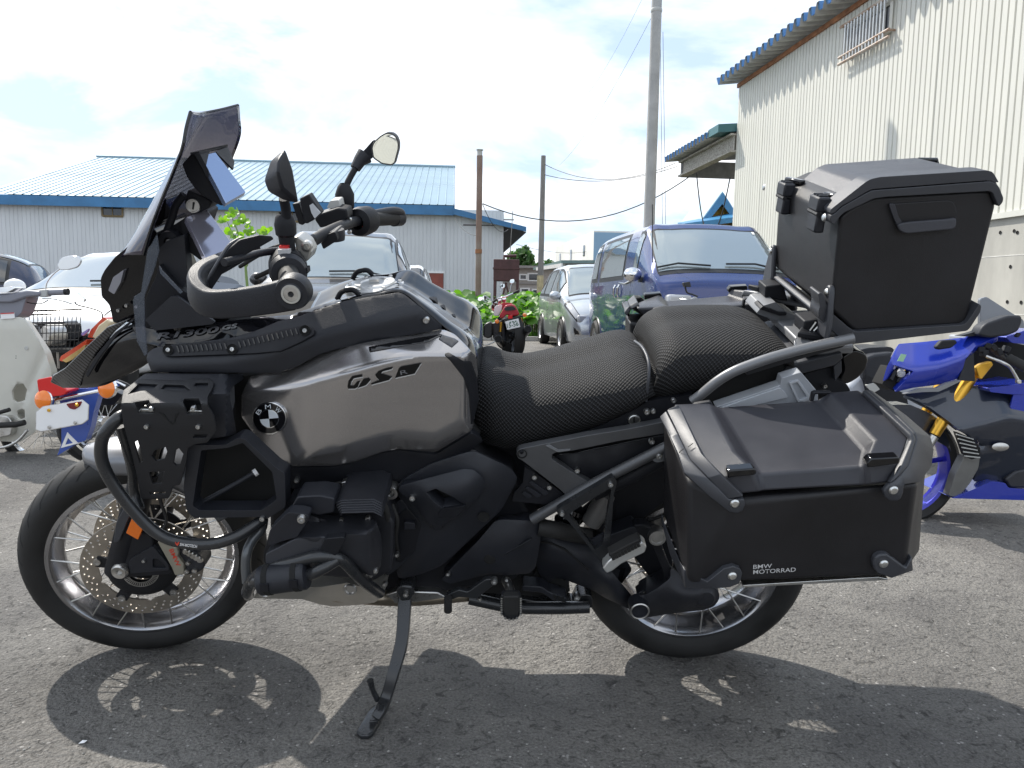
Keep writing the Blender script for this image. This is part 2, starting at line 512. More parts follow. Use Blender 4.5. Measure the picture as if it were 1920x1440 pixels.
rg_ = random.Random(11); gm_ = MB()
for i in range(900):                                      # loose grit lying on the asphalt
    p = G(rg_.uniform(-100, 2020), rg_.uniform(860, 1460)); r = rg_.uniform(.0012, .0042)
    q = [p + Vector((rg_.uniform(.6, 1) * r * x, rg_.uniform(.6, 1) * r * y, r * z)) for x, y, z in ((1, 0, .4), (0, 1, .4), (-1, 0, .4), (0, -1, .4), (0, 0, 1), (0, 0, 0))]
    gm_.add(q, [(0, 1, 4), (1, 2, 4), (2, 3, 4), (3, 0, 4), (1, 0, 5), (2, 1, 5), (3, 2, 5), (0, 3, 5)])
tag(gm_.out('loose_grit', mat('grit', (.30, .29, .27), .8, var=.5, vscale=40), ang=20), 'loose pale grit scattered over the asphalt', 'grit', kind='stuff')
sc_ = G(155, 1394); tag(mesh('paper_scrap', [sc_ + Vector(q) for q in ((-.008, -.003, .001), (.006, -.004, .004), (.009, .003, .006), (-.005, .004, .002), (0, 0, .008))], [(0, 1, 4), (1, 2, 4), (2, 3, 4), (3, 0, 4)], m_white), 'tiny white paper scrap on the asphalt at lower left', 'litter')
m_kerb = mat('kerb_concrete', (0.34, 0.33, 0.31), 0.85, bump=0.6, bscale=60, var=0.25, vscale=5)
m_soil = mat('soil', (0.07, 0.06, 0.04), 0.95, bump=0.8, bscale=30, var=0.3)
KY = 17.75
kerb = empty('kerb', (0, KY, 0)); tag(kerb, 'low grey concrete kerb in front of the green leafy plants', 'kerb', kind='structure')
ks = MB().box((0, 0, 0.055), (0.592, 0.15, 0.11)).out('kerb_stone', m_kerb, kerb, bevel=0.015)
for i in range(40):
    k = ks if i == 0 else ks.copy()
    if i: COL.objects.link(k)
    k.location = (-14 + i * 0.6, random.uniform(-.004, .004), random.uniform(-.004, .002))
bed = mesh('soil_bed', [(-16, KY + .08, .08), (11, KY + .08, .08), (11, 29, .12), (-16, 29, .12)], [(0, 1, 2, 3)], m_soil)
tag(bed, 'dark soil strip behind the concrete kerb', 'soil', kind='structure')

# ------------------------------------------------------------------ leafy ground cover behind the kerb
def leaf_mat(name, a, b_):
    m = bpy.data.materials.new(name); m.use_nodes = True
    t = m.node_tree; p = t.nodes['Principled BSDF']
    g = _n(t, 'ShaderNodeNewGeometry'); r = _n(t, 'ShaderNodeValToRGB')
    r.color_ramp.elements[0].color = (*a, 1); r.color_ramp.elements[1].color = (*b_, 1)
    t.links.new(g.outputs['Random Per Island'], r.inputs[0]); t.links.new(r.outputs[0], p.inputs['Base Color'])
    p.inputs['Roughness'].default_value = 0.45
    tr = _n(t, 'ShaderNodeBsdfTranslucent'); mx = _n(t, 'ShaderNodeMixShader'); mx.inputs[0].default_value = 0.42
    hs = _n(t, 'ShaderNodeHueSaturation'); hs.inputs['Value'].default_value = 2.2; hs.inputs['Saturation'].default_value = 1.15
    t.links.new(r.outputs[0], hs.inputs['Color']); t.links.new(hs.outputs[0], tr.inputs[0])
    t.links.new(p.outputs[0], mx.inputs[1]); t.links.new(tr.outputs[0], mx.inputs[2])
    t.links.new(mx.outputs[0], t.nodes['Material Output'].inputs[0])
    return m
m_leaf = leaf_mat('broad_leaf', (0.045, 0.13, 0.018), (0.13, 0.26, 0.045))
m_leaf2 = leaf_mat('tree_leaf', (0.022, 0.060, 0.018), (0.060, 0.11, 0.035))
m_leaf3 = leaf_mat('young_leaf', (0.10, 0.22, 0.02), (0.20, 0.34, 0.05))
m_stem = mat('green_stem', (0.16, 0.24, 0.07), 0.6)
m_bark = mat('bark', (0.10, 0.075, 0.05), 0.9, bump=0.8, bscale=40, var=0.3)
def leaf_shape(mb, c, r, nrm, yaw, n=9, fold=0.25, heart=True):
    nrm = nrm.normalized(); q = Vector((math.cos(yaw), math.sin(yaw), 0))
    x = (q - nrm * q.dot(nrm)).normalized(); y = nrm.cross(x)
    v = [c]
    for j in range(n):
        a = 2 * math.pi * j / n + 0.35
        rr = r * (1 - (0.45 if heart and j == n - 1 else 0)) * random.uniform(0.86, 1.1)
        v.append(c + x * math.cos(a) * rr + y * math.sin(a) * rr + nrm * fold * r * (abs(math.sin(a)) - 0.35 + random.uniform(-.12, .12)))
    mb.add(v, [(0, 1 + j, 1 + (j + 1) % n) for j in range(n)])
mb = MB(); ms = MB()
for i in range(2600):
    y = 18.05 + abs(random.gauss(0, 2.4))
    if y > 26: continue
    x = random.uniform(-13, 9) if i % 3 == 0 else random.uniform(-3.6, 2.6)
    bump_ = 0.16 * math.sin(x * 2.1) + 0.1 * math.sin(x * 5.3 + 1)
    h = min(1.0, 0.30 + 0.40 * (y - 18) ** 0.5 + bump_) * random.uniform(0.55, 1.0) + 0.1
    r = random.uniform(0.09, 0.2)
    nrm = Vector((random.gauss(0, .5), random.gauss(-.35, .5), 1))
    leaf_shape(mb, Vector((x, y, h)), r, nrm, random.uniform(0, 6.3))
    if i % 2 == 0:
        ms.tube([(x + random.uniform(-.1, .1), y + .05, .1), (x, y, h)], 0.009, 3, cap=False)
o = mb.out('leafy_ground_cover', m_leaf, ang=180); tag(o, 'bright green broad leafy plants growing behind the concrete kerb', 'plants', kind='stuff')
o = ms.out('leaf_stems', m_stem, o); o['kind'] = 'stuff'
mb = MB()
for i in range(5000):                                     # grass fringe along the kerb
    x = random.uniform(-6, 5); y = random.uniform(17.86, 18.5); h = random.uniform(.08, .26)
    a = random.uniform(0, 6.3); d = Vector((math.cos(a), math.sin(a), 0)) * .008; t = Vector((random.gauss(0, .06), random.gauss(0, .06), h))
    c = Vector((x, y, .08)); mb.add([c - d, c + d, c + t], [(0, 1, 2)])
o = mb.out('grass_fringe', m_leaf, ang=180); tag(o, 'fringe of short green grass along the concrete kerb', 'grass', kind='stuff')

# ------------------------------------------------------------------ buildings
def plane_hit(px, py, p0, d):
    n = Vector((-d.y, d.x, 0)); r = ray(px, py)
    return CAM + r * ((p0 - CAM).dot(n) / r.dot(n))
def ribbed(width, h, prof, depth_sign=1):
    """verts of a ribbed sheet in (s, out, z): prof = [(s, out)...] repeated over the width."""
    v = []; f = []
    for i, (s_, o_) in enumerate(prof):
        v += [(s_, o_, 0), (s_, o_, h)]
        if i: f.append((2 * i - 2, 2 * i, 2 * i + 1, 2 * i - 1))
    return v, f
m_barnwall = mat('barn_siding', (0.58, 0.60, 0.62), 0.5, var=0.07, vscale=1.2, stretch=(1, 1, .3), rvar=0.08)
m_barnroof = mat('barn_roof', (0.26, 0.365, 0.425), 0.3, metal=0.25, var=0.12, vscale=0.7, rvar=0.06)
m_blue = mat('blue_trim', (0.035, 0.16, 0.34), 0.42, var=0.18, vscale=2)
m_window = mat('dark_window', (0.02, 0.022, 0.028), 0.08, coat=0.5)
m_frame = mat('brass_window_frame', (0.22, 0.16, 0.08), 0.5, var=0.2)
m_rustdoor = mat('rust_red_door', (0.22, 0.055, 0.04), 0.55, var=0.25, vscale=3)
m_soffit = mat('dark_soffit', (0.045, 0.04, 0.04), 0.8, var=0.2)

bb = R(4.5)
bd = Vector((-math.cos(bb), -math.sin(bb), 0)); bn = Vector((math.sin(bb), -math.cos(bb), 0))  # along the wall to the left; outward normal
bp0 = PY(849, 500, 30); bp0.z = 0
barn = empty('warehouse', bp0); tag(barn, 'long pale grey corrugated warehouse with pale blue metal roof and blue fascia', 'warehouse')
def bw(s_, out, z): return bd * s_ + bn * out + Vector((0, 0, z))
def barn_s(px, py):
    return (plane_hit(px, py, bp0, bd) - bp0).dot(bd), plane_hit(px, py, bp0, bd).z
sR = barn_s(943, 500)[0]; sL = 16.9
eave = barn_s(700, 389)[1]; DEP = 9.2
ridge_z = PY(848, 314, 30 + DEP).z
pw = 0.9; prof = []
for k in range(6):
    a = k * 0.15
    prof += [(a, 0.012), (a + .118, 0.012), (a + .124, 0), (a + .144, 0)]
prof.append((pw, .012))
v, f = ribbed(pw, eave, prof)
rot = Matrix((bd, bn, Vector((0, 0, 1)))).transposed()
vv = [rot @ Vector(p) for p in v]
first = None; s_ = sR
while s_ < sL - .01:
    if first is None:
        first = mesh('wall_panel', vv, f, m_barnwall, barn, ang=20); q = first
    else:
        q = first.copy(); COL.objects.link(q)
    q.location = bw(s_, random.uniform(-.003, .003), 0)
    s_ += pw
# aisle end (right) and back walls, plain
aisle_z1 = barn_s(851, 398)[1]; aisle_z2 = barn_s(943, 421)[1]
mesh('end_wall', [bw(sR, 0, 0), bw(sR, -2 * DEP, 0), bw(sR, -2 * DEP, aisle_z2), bw(sR, 0, aisle_z2)], [(0, 1, 2, 3)], m_barnwall, barn)
mesh('back_wall', [bw(sR, -2 * DEP, 0), bw(sL, -2 * DEP, 0), bw(sL, -2 * DEP, eave), bw(sR, -2 * DEP, aisle_z2)], [(0, 1, 2, 3)], m_barnwall, barn)
for s0, nm in ((0.0, 'gable_wall'), (sL, 'gable_wall')):
    mesh(nm, [bw(s0, -.05, 0), bw(s0, -2 * DEP, 0), bw(s0, -2 * DEP, eave), bw(s0, -DEP, ridge_z), bw(s0, -.05, eave)], [(0, 1, 2, 3, 4)], m_barnwall, barn)
# main roof: sheets with standing ribs
ov = 0.35
e1 = bw(0, ov, eave + .12); rz = bw(0, -DEP, ridge_z)
sl = rz - e1; sn = sl.normalized(); up_ = bd.cross(sn); up_ = up_ if up_.z > 0 else -up_
SW = 0.62
prof = [(0, .0), (.03, .035), (.06, 0), (.31, 0), (.34, .035), (.37, 0), (SW, 0)]
v = []; f = []
for i, (a, h) in enumerate(prof):
    v += [bd * a + up_ * h, bd * a + up_ * h + sl]
    if i: f.append((2 * i - 2, 2 * i, 2 * i + 1, 2 * i - 1))
first = None; s_ = -0.05
while s_ < sL + .2:
    if first is None: first = q = mesh('roof_sheet', v, f, m_barnroof, barn, ang=10)
    else:
        q = first.copy(); COL.objects.link(q)
    q.location = bd * s_ + e1 + up_ * random.uniform(0, .004); s_ += SW
s_end = s_
mesh('roof_back', [bd * -.05 + rz, bd * s_end + rz, bw(s_end, -2 * DEP - ov, eave + .1), bw(-.05, -2 * DEP - ov, eave + .1)], [(0, 1, 2, 3)], m_barnroof, barn)
MB().tube([bd * -.08 + rz + Vector((0, 0, .03)), bd * s_end + rz + Vector((0, 0, .03))], .07, 8).out('ridge_cap', m_barnroof, barn)
fz = 0.36
def slab(name, pts, m, th, parent, bevel=0):
    """flat panel with thickness: pts 3-D quad/polygon, th vector."""
    n = len(pts); v = [Vector(p) for p in pts] + [Vector(p) + Vector(th) for p in pts]
    return mesh(name, v, [tuple(range(n)), tuple(range(n, 2 * n))[::-1]] + [(i, (i + 1) % n, (i + 1) % n + n, i + n) for i in range(n)], m, parent, bevel=bevel)
slab('fascia', [bw(-.06, ov, eave + .10), bw(s_end, ov, eave + .10), bw(s_end, ov, eave + .10 - fz), bw(-.06, ov, eave + .10 - fz)], m_blue, -bn * .06, barn)
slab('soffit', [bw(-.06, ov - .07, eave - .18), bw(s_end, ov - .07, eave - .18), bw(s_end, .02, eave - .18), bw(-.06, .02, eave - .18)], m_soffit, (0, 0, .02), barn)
slab('verge_board', [e1 + bd * -.06, rz + bd * -.06, rz + bd * -.06 - Vector((0, 0, .3)), e1 + bd * -.06 - Vector((0, 0, .3))], m_blue, bd * .05, barn)
# side aisle roof, sloping down to the right
ar = barn_s(985, 430)
a0 = bw(-.0, ov, aisle_z1 + .05); a1 = bw(ar[0], ov, ar[1])
slab('aisle_roof', [a0, a1, a1 - bn * 2 * DEP, a0 - bn * 2 * DEP], m_barnroof, (0, 0, .05), barn)
slab('aisle_fascia', [a0 + bn * .05 + Vector((0, 0, .06)), a1 + bn * .05 + Vector((0, 0, .06)), a1 + bn * .05 - Vector((0, 0, .12)), a0 + bn * .05 - Vector((0, 0, .17))], m_blue, -bn * .05, barn)
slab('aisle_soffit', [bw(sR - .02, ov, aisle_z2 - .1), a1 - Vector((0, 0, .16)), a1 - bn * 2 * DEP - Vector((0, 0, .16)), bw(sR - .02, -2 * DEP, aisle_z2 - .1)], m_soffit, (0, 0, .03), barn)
def barn_window(x0, y0, x1, y1):
    a = barn_s(x0, y0); b = barn_s(x1, y1)
    s0, s1, z0, z1 = b[0], a[0], b[1], a[1]
    fr = MB()
    for (c, d) in (((s0 + s1) / 2, z0), ((s0 + s1) / 2, z1)):
        fr.box(bw(c, .03, d), (1, 1, 1), None) if 0 else None
    def bar(sa, za, sb, zb, t=.035):
        p = [bw(sa, .05, za), bw(sb, .05, zb)]
        fr.tube(p, t, 4)
    bar(s0, z0, s1, z0); bar(s0, z1, s1, z1); bar(s0, z0, s0, z1); bar(s1, z0, s1, z1); bar((s0 + s1) / 2, z0, (s0 + s1) / 2, z1, .02)
    wn = fr.out('window', m_frame, barn)
    sm_ = (s0 + s1) / 2
    for (sa, sb) in ((s0, sm_), (sm_, s1)):
        mesh('pane', [bw(sa, .035, z0), bw(sb, .035, z0), bw(sb, .035, z1), bw(sa, .035, z1)], [(0, 1, 2, 3)], m_window, wn)
barn_window(192, 380, 231, 406); barn_window(372, 384, 402, 411); barn_window(530, 390, 567, 416)
a = barn_s(803, 512); b = barn_s(831, 556)
slab('door', [bw(a[0], .06, 0.05), bw(b[0], .06, 0.05), bw(b[0], .06, a[1]), bw(a[0], .06, a[1])], m_rustdoor, -bn * .03, barn)
slab('door_lintel', [bw(a[0] + .05, .08, a[1]), bw(b[0] - .05, .08, a[1]), bw(b[0] - .05, .08, a[1] + .07), bw(a[0] + .05, .08, a[1] + .07)], m_white, -bn * .06, barn)
a = barn_s(833, 500)
MB().tube([bw(a[0], .03, 0), bw(a[0], .03, eave - .3)], .022, 6).out('corner_trim', m_barnwall, barn)

# ---- cream warehouse on the right
m_cream = mat('cream_siding', (0.61, 0.605, 0.55), 0.5, var=0.06, vscale=1.0, stretch=(1, 1, .25), rvar=0.08, bump=.1, bscale=8)
m_conc = mat('concrete_wall', (0.42, 0.41, 0.37), 0.85, bump=0.5, bscale=25, var=0.22, vscale=1.6, stretch=(1, 1, .35))
m_blueroof = mat('blue_folded_roof', (0.07, 0.20, 0.40), 0.4, var=0.2, vscale=4)
m_greyunder = mat('roof_underside', (0.42, 0.42, 0.40), 0.6, var=0.25, vscale=3)
m_rust = mat('rust_trim', (0.30, 0.13, 0.06), 0.75, var=0.4, vscale=6, bump=.4, bscale=50)
wd = Vector((0.113, -1, 0)).normalized(); wn_ = Vector((-1, -0.113, 0)).normalized()
wp0 = PY(1376, 400, 20); wp0.z = 0
ware = empty('warehouse', wp0); tag(ware, 'tall cream corrugated warehouse with blue folded roof edge on concrete base', 'warehouse')
def ww(s_, out_, z): return wd * s_ + wn_ * out_ + Vector((0, 0, z))
def ws(px, py):
    h = plane_hit(px, py, wp0, wd); return (h - wp0).dot(wd), h.z
W_L = 17.5
base_z = ws(1895, 405)[1]; eave_w = ws(1500, 82)[1]
pw = 0.78; prof = []
for k in range(6):
    a = k * 0.13
    prof += [(a, .022), (a + .098, .022), (a + .106, 0), (a + .122, 0)]
prof.append((pw, .022))
v, f = ribbed(pw, eave_w - base_z, prof)
rot = Matrix((wd, wn_, Vector((0, 0, 1)))).transposed()
vv = [rot @ Vector(p) for p in v]
first = None; s_ = 0.0
while s_ < W_L:
    if first is None: first = q = mesh('wall_panel', vv, f, m_cream, ware, ang=20)
    else:
        q = first.copy(); COL.objects.link(q)
    q.location = ww(s_, random.uniform(-.004, .004), base_z); s_ += pw
W_L = s_
slab('concrete_base', [ww(0, .0, 0), ww(W_L, .0, 0), ww(W_L, .0, base_z), ww(0, .0, base_z)], m_conc, -wn_ * .25, ware)
slab('base_flashing', [ww(-.02, .05, base_z - .02), ww(W_L, .05, base_z - .02), ww(W_L, .05, base_z + .06), ww(-.02, .05, base_z + .06)], m_cream, -wn_ * .05, ware)
slab('end_wall', [ww(0, .02, 0), ww(0, -9, 0), ww(0, -9, eave_w + 2), ww(0, .02, eave_w)], m_cream, wd * .04, ware)
slab('end_wall', [ww(W_L, .02, 0), ww(W_L, -9, 0), ww(W_L, -9, eave_w + 2), ww(W_L, .02, eave_w)], m_cream, -wd * .04, ware)
slab('eave_trim', [ww(-.05, .06, eave_w - .08), ww(W_L, .06, eave_w - .08), ww(W_L, .06, eave_w + .02), ww(-.05, .06, eave_w + .02)], m_rust, -wn_ * .06, ware)
def folded_roof(parent, at_, s0, s1, out0, back, z, slope, pitch=.30, hgt=.19):
    """trapezoid sheets; the ends over the eave stay open below and are closed by blue flaps."""
    n = int((s1 - s0) / pitch); top = []; flaps = MB(); sh = MB()
    for i in range(n):
        a = s0 + i * pitch
        pr = [(a, hgt), (a + pitch * .30, hgt), (a + pitch * .52, 0), (a + pitch * .80, 0), (a + pitch, hgt)]
        vb = []
        for (s_, h) in pr:
            vb += [at_(s_, out0, z + h), at_(s_, out0 - back, z + h + slope * back)]
        q = mesh('roof_sheet', vb + [p - Vector((0, 0, .012)) for p in vb],
                 [(2 * j, 2 * j + 2, 2 * j + 3, 2 * j + 1) for j in range(4)] + [(10 + 2 * j, 11 + 2 * j, 13 + 2 * j, 12 + 2 * j) for j in range(4)], None, parent, ang=10)
        q.data.materials.append(m_blueroof); q.data.materials.append(m_greyunder)
        for p in q.data.polygons:
            p.material_index = 1 if p.index >= 4 else 0
        fl = mesh('end_flap', [at_(a - pitch * .18, out0 - .03, z + hgt - .005), at_(a + pitch * .30, out0 - .03, z + hgt - .005), at_(a + pitch * .12, out0 - .05, z + .05), at_(a + pitch * .02, out0 - .05, z + .05)], [(0, 1, 2, 3)], m_blueroof, q)
folded_roof(ware, ww, -.35, W_L, .5, 5.0, eave_w + .03, .12)
# barred window
a = ws(1597, 55); b = ws(1672, 100); zt = ws(1632, 32)[1]; zb = ws(1632, 82)[1]
s0, s1 = a[0], b[0]
win = MB()
for (pa, pb) in (((s0, zb), (s1, zb)), ((s0, zt), (s1, zt)), ((s0, zb), (s0, zt)), ((s1, zb), (s1, zt))):
    win.tube([ww(pa[0], .05, pa[1]), ww(pb[0], .05, pb[1])], .035, 4)
wo = win.out('window', m_cream, ware)
mesh('pane', [ww(s0, .03, zb), ww(s1, .03, zb), ww(s1, .03, zt), ww(s0, .03, zt)], [(0, 1, 2, 3)], m_window, wo)
m_bar = mat('galvanised_bar', (0.55, 0.56, 0.56), 0.4, metal=0.6, var=.1)
m_rail = mat('rusty_rail', (0.55, 0.50, 0.44), 0.6, dirt=(0.30, 0.16, 0.09), vscale=9)
grid_ = MB()
for z in (zt + .06, zb - .02, zb - .14):
    grid_.tube([ww(s0 - .14, .15, z), ww(s1 + .12, .15, z)], .026, 6)
for s_ in (s0 - .1, s1 + .08):
    for z in (zt + .06, zb - .02): grid_.tube([ww(s_, .0, z), ww(s_, .15, z)], .02, 6)
go = grid_.out('window_grille', m_rail, ware)
for i in range(13):
    s_ = s0 + (s1 - s0) * (i + .5) / 13
    MB().tube([ww(s_, .15, zb - .14), ww(s_, .15, zt + .06)], .022, 6).out('bar', m_bar, go)
for (x, y) in ((1902, 433), (1895, 500), (1889, 566), (1876, 436), (1915, 567), (1908, 436)):   # formwork tie holes
    p = ws(x, y); c = ww(p[0], .002, p[1])
    MB().lathe([(0, 0), (.022, 0), (.026, .004)], c, wn_, 10).out('tie_hole', m_hole, ware)
for z in (ws(1890, 480)[1], ws(1890, 590)[1]):
    slab('formwork_joint', [ww(0, .003, z), ww(W_L, .003, z), ww(W_L, .003, z + .012), ww(0, .003, z + .012)], mat('lime_streak', (.62, .61, .57), .8, var=.2), -wn_ * .01, ware)
# open shed roof continuing behind it
def ww2(s_, o_, z): return ww(s_, o_, z)
sn0 = -.6; sn1 = -4.5; zc = PY(1366, 243, 20.6).z - .2
shed = empty('shed_roof', wp0); tag(shed, 'open lean-to with blue folded roof and peeling white beam beside the cream warehouse', 'shed')
folded_roof(shed, ww2, sn1, sn0, .52, 3.5, zc, .10, pitch=.27, hgt=.17)
slab('capping', [ww(sn0 - .15, .5, zc + .2), ww(sn0 + .55, .5, zc + .2), ww(sn0 + .55, -3, zc + .5), ww(sn0 - .15, -3, zc + .5)], mat('teal_cap', (.05, .15, .17), .5), (0, 0, -.2), shed)
m_peel = mat('peeling_beam', (0.60, 0.58, 0.52), 0.75, dirt=(0.16, 0.13, 0.11), vscale=14, stretch=(1, 1, 2))
bm_ = MB()
for z, hh, ww_ in ((zc - .02, .05, .2), (zc - .44, .05, .2)):
    for k in range(1): bm_.add([ww(sn1 + .4, .18, z), ww(sn0 + .6, .18, z), ww(sn0 + .6, -.06, z), ww(sn1 + .4, -.06, z), ww(sn1 + .4, .18, z - hh), ww(sn0 + .6, .18, z - hh), ww(sn0 + .6, -.06, z - hh), ww(sn1 + .4, -.06, z - hh)],
        [(0, 1, 2, 3), (4, 7, 6, 5), (0, 4, 5, 1), (1, 5, 6, 2), (2, 6, 7, 3), (3, 7, 4, 0)])
bm_.add([ww(sn1 + .4, .07, zc - .05), ww(sn0 + .6, .07, zc - .05), ww(sn0 + .6, .07, zc - .45), ww(sn1 + .4, .07, zc - .45)], [(0, 1, 2, 3)])
bm_.out('beam', m_peel, shed)
slab('cross_beam', [ww(sn1 + .4, .1, zc - .02), ww(sn1 + .4, -3, zc - .02), ww(sn1 + .4, -3, zc - .5), ww(sn1 + .4, .1, zc - .5)], mat('grey_beam', (.2, .2, .2), .7, var=.2), wd * .15, shed)
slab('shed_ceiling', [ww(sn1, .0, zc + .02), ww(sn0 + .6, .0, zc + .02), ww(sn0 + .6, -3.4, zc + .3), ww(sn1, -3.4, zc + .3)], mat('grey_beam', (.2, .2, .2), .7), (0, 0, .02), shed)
for s_ in (sn1 + .5,):
    MB().box(ww(s_, -3.0, zc / 2), (.2, .2, zc)).out('post', m_greyunder, shed)

# ---- yellow house behind
m_yellow = mat('yellow_plaster', (0.62, 0.38, 0.07), 0.8, var=.1); m_brown = mat('brown_boards', (0.10, 0.065, 0.05), 0.8, var=.3)
m_house_blue = mat('house_blue_roof', (0.04, 0.19, 0.36), 0.4, var=.15)
m_palesteel = mat('pale_blue_roof', (0.38, 0.52, 0.60), .35, metal=.3)
hy = 34
ho = PY(1345, 500, hy); ho.z = 0
house = empty('house', ho); tag(house, 'small yellow house with blue roof half hidden behind the cream warehouse', 'house')
zr = Z_at(1345, 360, hy); ze = Z_at(1305, 412, hy); xl = X_at(1303, hy) - ho.x; zs = Z_at(1281, 422, hy)
gw = -xl * 2
slab('gable_wall', [(xl + .1, .3, 0), (-xl + 1.5, .3, 0), (-xl + 1.5, .3, ze - .1), (0, .3, zr - .55), (xl + .4, .3, ze - .1)], m_yellow, (0, 5, 0), house)
for sg in (-1, 1):
    slab('roof_slope', [(0, -.3, zr), (xl * -sg * 1.15, -.3, ze - .25), (xl * -sg * 1.15, 5.3, ze - .25), (0, 5.3, zr)], m_palesteel, (0, 0, -.08), house)
    slab('verge_board', [(0, -.3, zr - .06), (xl * -sg * 1.12, -.3, ze - .28), (xl * -sg * 1.0, -.3, ze - .50), (0, -.3, zr - .55)], m_house_blue, (0, -.06, 0), house)
slab('skirt_roof', [(xl - .9, -1.2, zs - .05), (3.2, -1.4, zs + .65), (3.2, .2, zs + 1.1), (xl - .9, .2, zs + .12)], m_house_blue, (0, 0, -.22), house)
slab('lower_wall', [(xl - .2, -.1, 0), (3.2, -.1, 0), (3.2, -.1, zs + .2), (xl - .2, -.1, zs - .2)], m_brown, (0, .25, 0), house)

# ---- white and blue factory far behind
m_fw = mat('factory_white', (0.66, 0.66, 0.62), .6, var=.05, vscale=.5); m_fb = mat('factory_blue', (0.20, 0.33, 0.46), .6, var=.06, vscale=.5)
c = PY(1112, 500, 55); c.z = 0; l_ = PY(1041, 500, 72); l_.z = 0; zt = Z_at(1112, 435, 55)
fac = empty('factory', c); tag(fac, 'distant flat-roofed white and blue factory behind the vans', 'factory')
lv = l_ - c; rv = Vector((9, 1.2, 0))
slab('white_wall', [(0, 0, 0), lv, lv + Vector((0, 0, zt)), Vector((0, 0, zt))], m_fw, (.3, .05, 0), fac)
slab('blue_wall', [(0, 0, 0), rv, rv + Vector((0, 0, zt)), Vector((0, 0, zt))], m_fb, (0, .3, 0), fac)
slab('flat_roof', [Vector((0, 0, zt)), lv + Vector((0, 0, zt)), lv + rv + Vector((0, 0, zt)), rv + Vector((0, 0, zt))], m_fw, (0, 0, .1), fac)
fn = Vector((lv.y, -lv.x, 0)).normalized(); fn = fn if fn.x < 0 else -fn
for k, zz_ in ((.32, .68), (.66, .6)):
    p = lv * k + fn * .4 + Vector((0, 0, zt * zz_))
    MB().box(p, (.8, 1.6, .15), Matrix.Rotation(R(-18), 3, 'Z')).box(p - Vector((0, 0, .45)) - fn * .3, (.25, 1.3, .75)).out('window_hood', m_fw, fac)
for k in (.2, .52, .84):
    p = lv * k + fn * .03 + Vector((0, 0, zt * .74)); d = lv.normalized() * .35
    mesh('window', [p - d, p + d, p + d + Vector((0, 0, .8)), p - d + Vector((0, 0, .8))], [(0, 1, 2, 3)], m_window, fac)

# ---- low grey house far behind, with windows
hy = 46; a = PY(968, 540, hy); b = PY(1032, 540, hy)
low = empty('house', (a.x, hy, 0)); tag(low, 'low grey flat-roofed house between the rusty tank and the concrete pole', 'house')
wdt = b.x - a.x + 3; zt = Z_at(1000, 503, hy)
m_lowh = mat('grey_plaster', (0.36, 0.33, 0.31), .8, var=.12)
slab('wall', [(-2, 0, 0), (wdt, 0, 0), (wdt, 0, zt), (-2, 0, zt)], m_lowh, (0, 6, 0), low)
slab('roof', [(-2.2, -.4, zt), (wdt + .2, -.4, zt), (wdt + .2, -.4, zt + .14), (-2.2, -.4, zt + .14)], mat('grey_roof', (.28, .26, .25), .7), (0, 6.6, 0), low)
zb_ = Z_at(1000, 533, hy)
slab('band', [(-2, -.06, zb_), (wdt, -.06, zb_), (wdt, -.06, zb_ + .1), (-2, -.06, zb_ + .1)], mat('grey_roof', (.28, .26, .25), .7), (0, .06, 0), low)
for (x0, y0, x1, y1) in ((976, 516, 986, 523), (992, 514, 1008, 525), (978, 542, 990, 558), (1000, 544, 1009, 556)):
    p = PY(x0, y0, hy - .05); q = PY(x1, y1, hy - .05); ox = a.x
    fr = slab('window', [(p.x - ox - .1, -.05, q.z - .08), (q.x - ox + .1, -.05, q.z - .08), (q.x - ox + .1, -.05, p.z + .08), (p.x - ox - .1, -.05, p.z + .08)], m_white, (0, .05, 0), low)
    mesh('pane', [(p.x - ox, -.06, q.z), (q.x - ox, -.06, q.z), (q.x - ox, -.06, p.z), (p.x - ox, -.06, p.z)], [(0, 1, 2, 3)], m_window, fr)

# ---- carport behind the silver van
hy = 31
cp = empty('carport', (X_at(1060, hy), hy, 0)); tag(cp, 'low carport with grey green roof edge behind the silver van', 'carport')
zt = Z_at(1075, 494, hy); x0 = X_at(1050, hy) - cp.location.x; x1 = x0 + 5
m_cp = mat('carport_green', (.16, .24, .24), .5, var=.15)
slab('roof', [(x0, 0, zt), (x1, 0, zt + .1), (x1, 5, zt + .1), (x0 - 1.0, 5, zt - .1)], m_cp, (0, 0, .12), cp)
slab('rafter', [(x0, -.02, zt), (x0 - .9, 4, zt - .02), (x0 - .9, 4, zt - .16), (x0, -.02, zt - .16)], m_white, (.06, 0, 0), cp)
for x in (x0 + .1, x0 + 2.3, x1 - .1):
    MB().tube([(x, .1, 0), (x, .1, zt)], .05, 8).out('post', m_greyunder, cp)

# ---- rusty tank on legs
hy = 25.5
tk = empty('oil_tank', (X_at(948, hy), hy, 0)); tag(tk, 'dark rust brown steel tank on tall legs beside the warehouse', 'tank')
m_tankr = mat('rust_brown_steel', (0.075, 0.030, 0.032), 0.6, var=.35, vscale=3, bump=.3, bscale=30)
x0 = X_at(924, hy) - tk.location.x; x1 = X_at(972, hy) - tk.location.x; z0 = Z_at(948, 527, hy); z1 = Z_at(948, 486, hy)
MB().box(((x0 + x1) / 2, .4, (z0 + z1) / 2), (x1 - x0, .8, z1 - z0)).out('tank_body', m_tankr, tk, bevel=.02)
zm = z0 + (z1 - z0) * .55
slab('seam_band', [(x0 - .02, -.03, zm), (x1 + .02, -.03, zm), (x1 + .02, -.03, zm + .05), (x0 - .02, -.03, zm + .05)], m_tankr, (0, .86, 0), tk)
MB().tube([(x0 + .35, .4, z1), (x0 + .35, .4, z1 + .12), (x1 - .1, .4, z1 + .14)], .05, 8).out('pipe', m_tankr, tk)
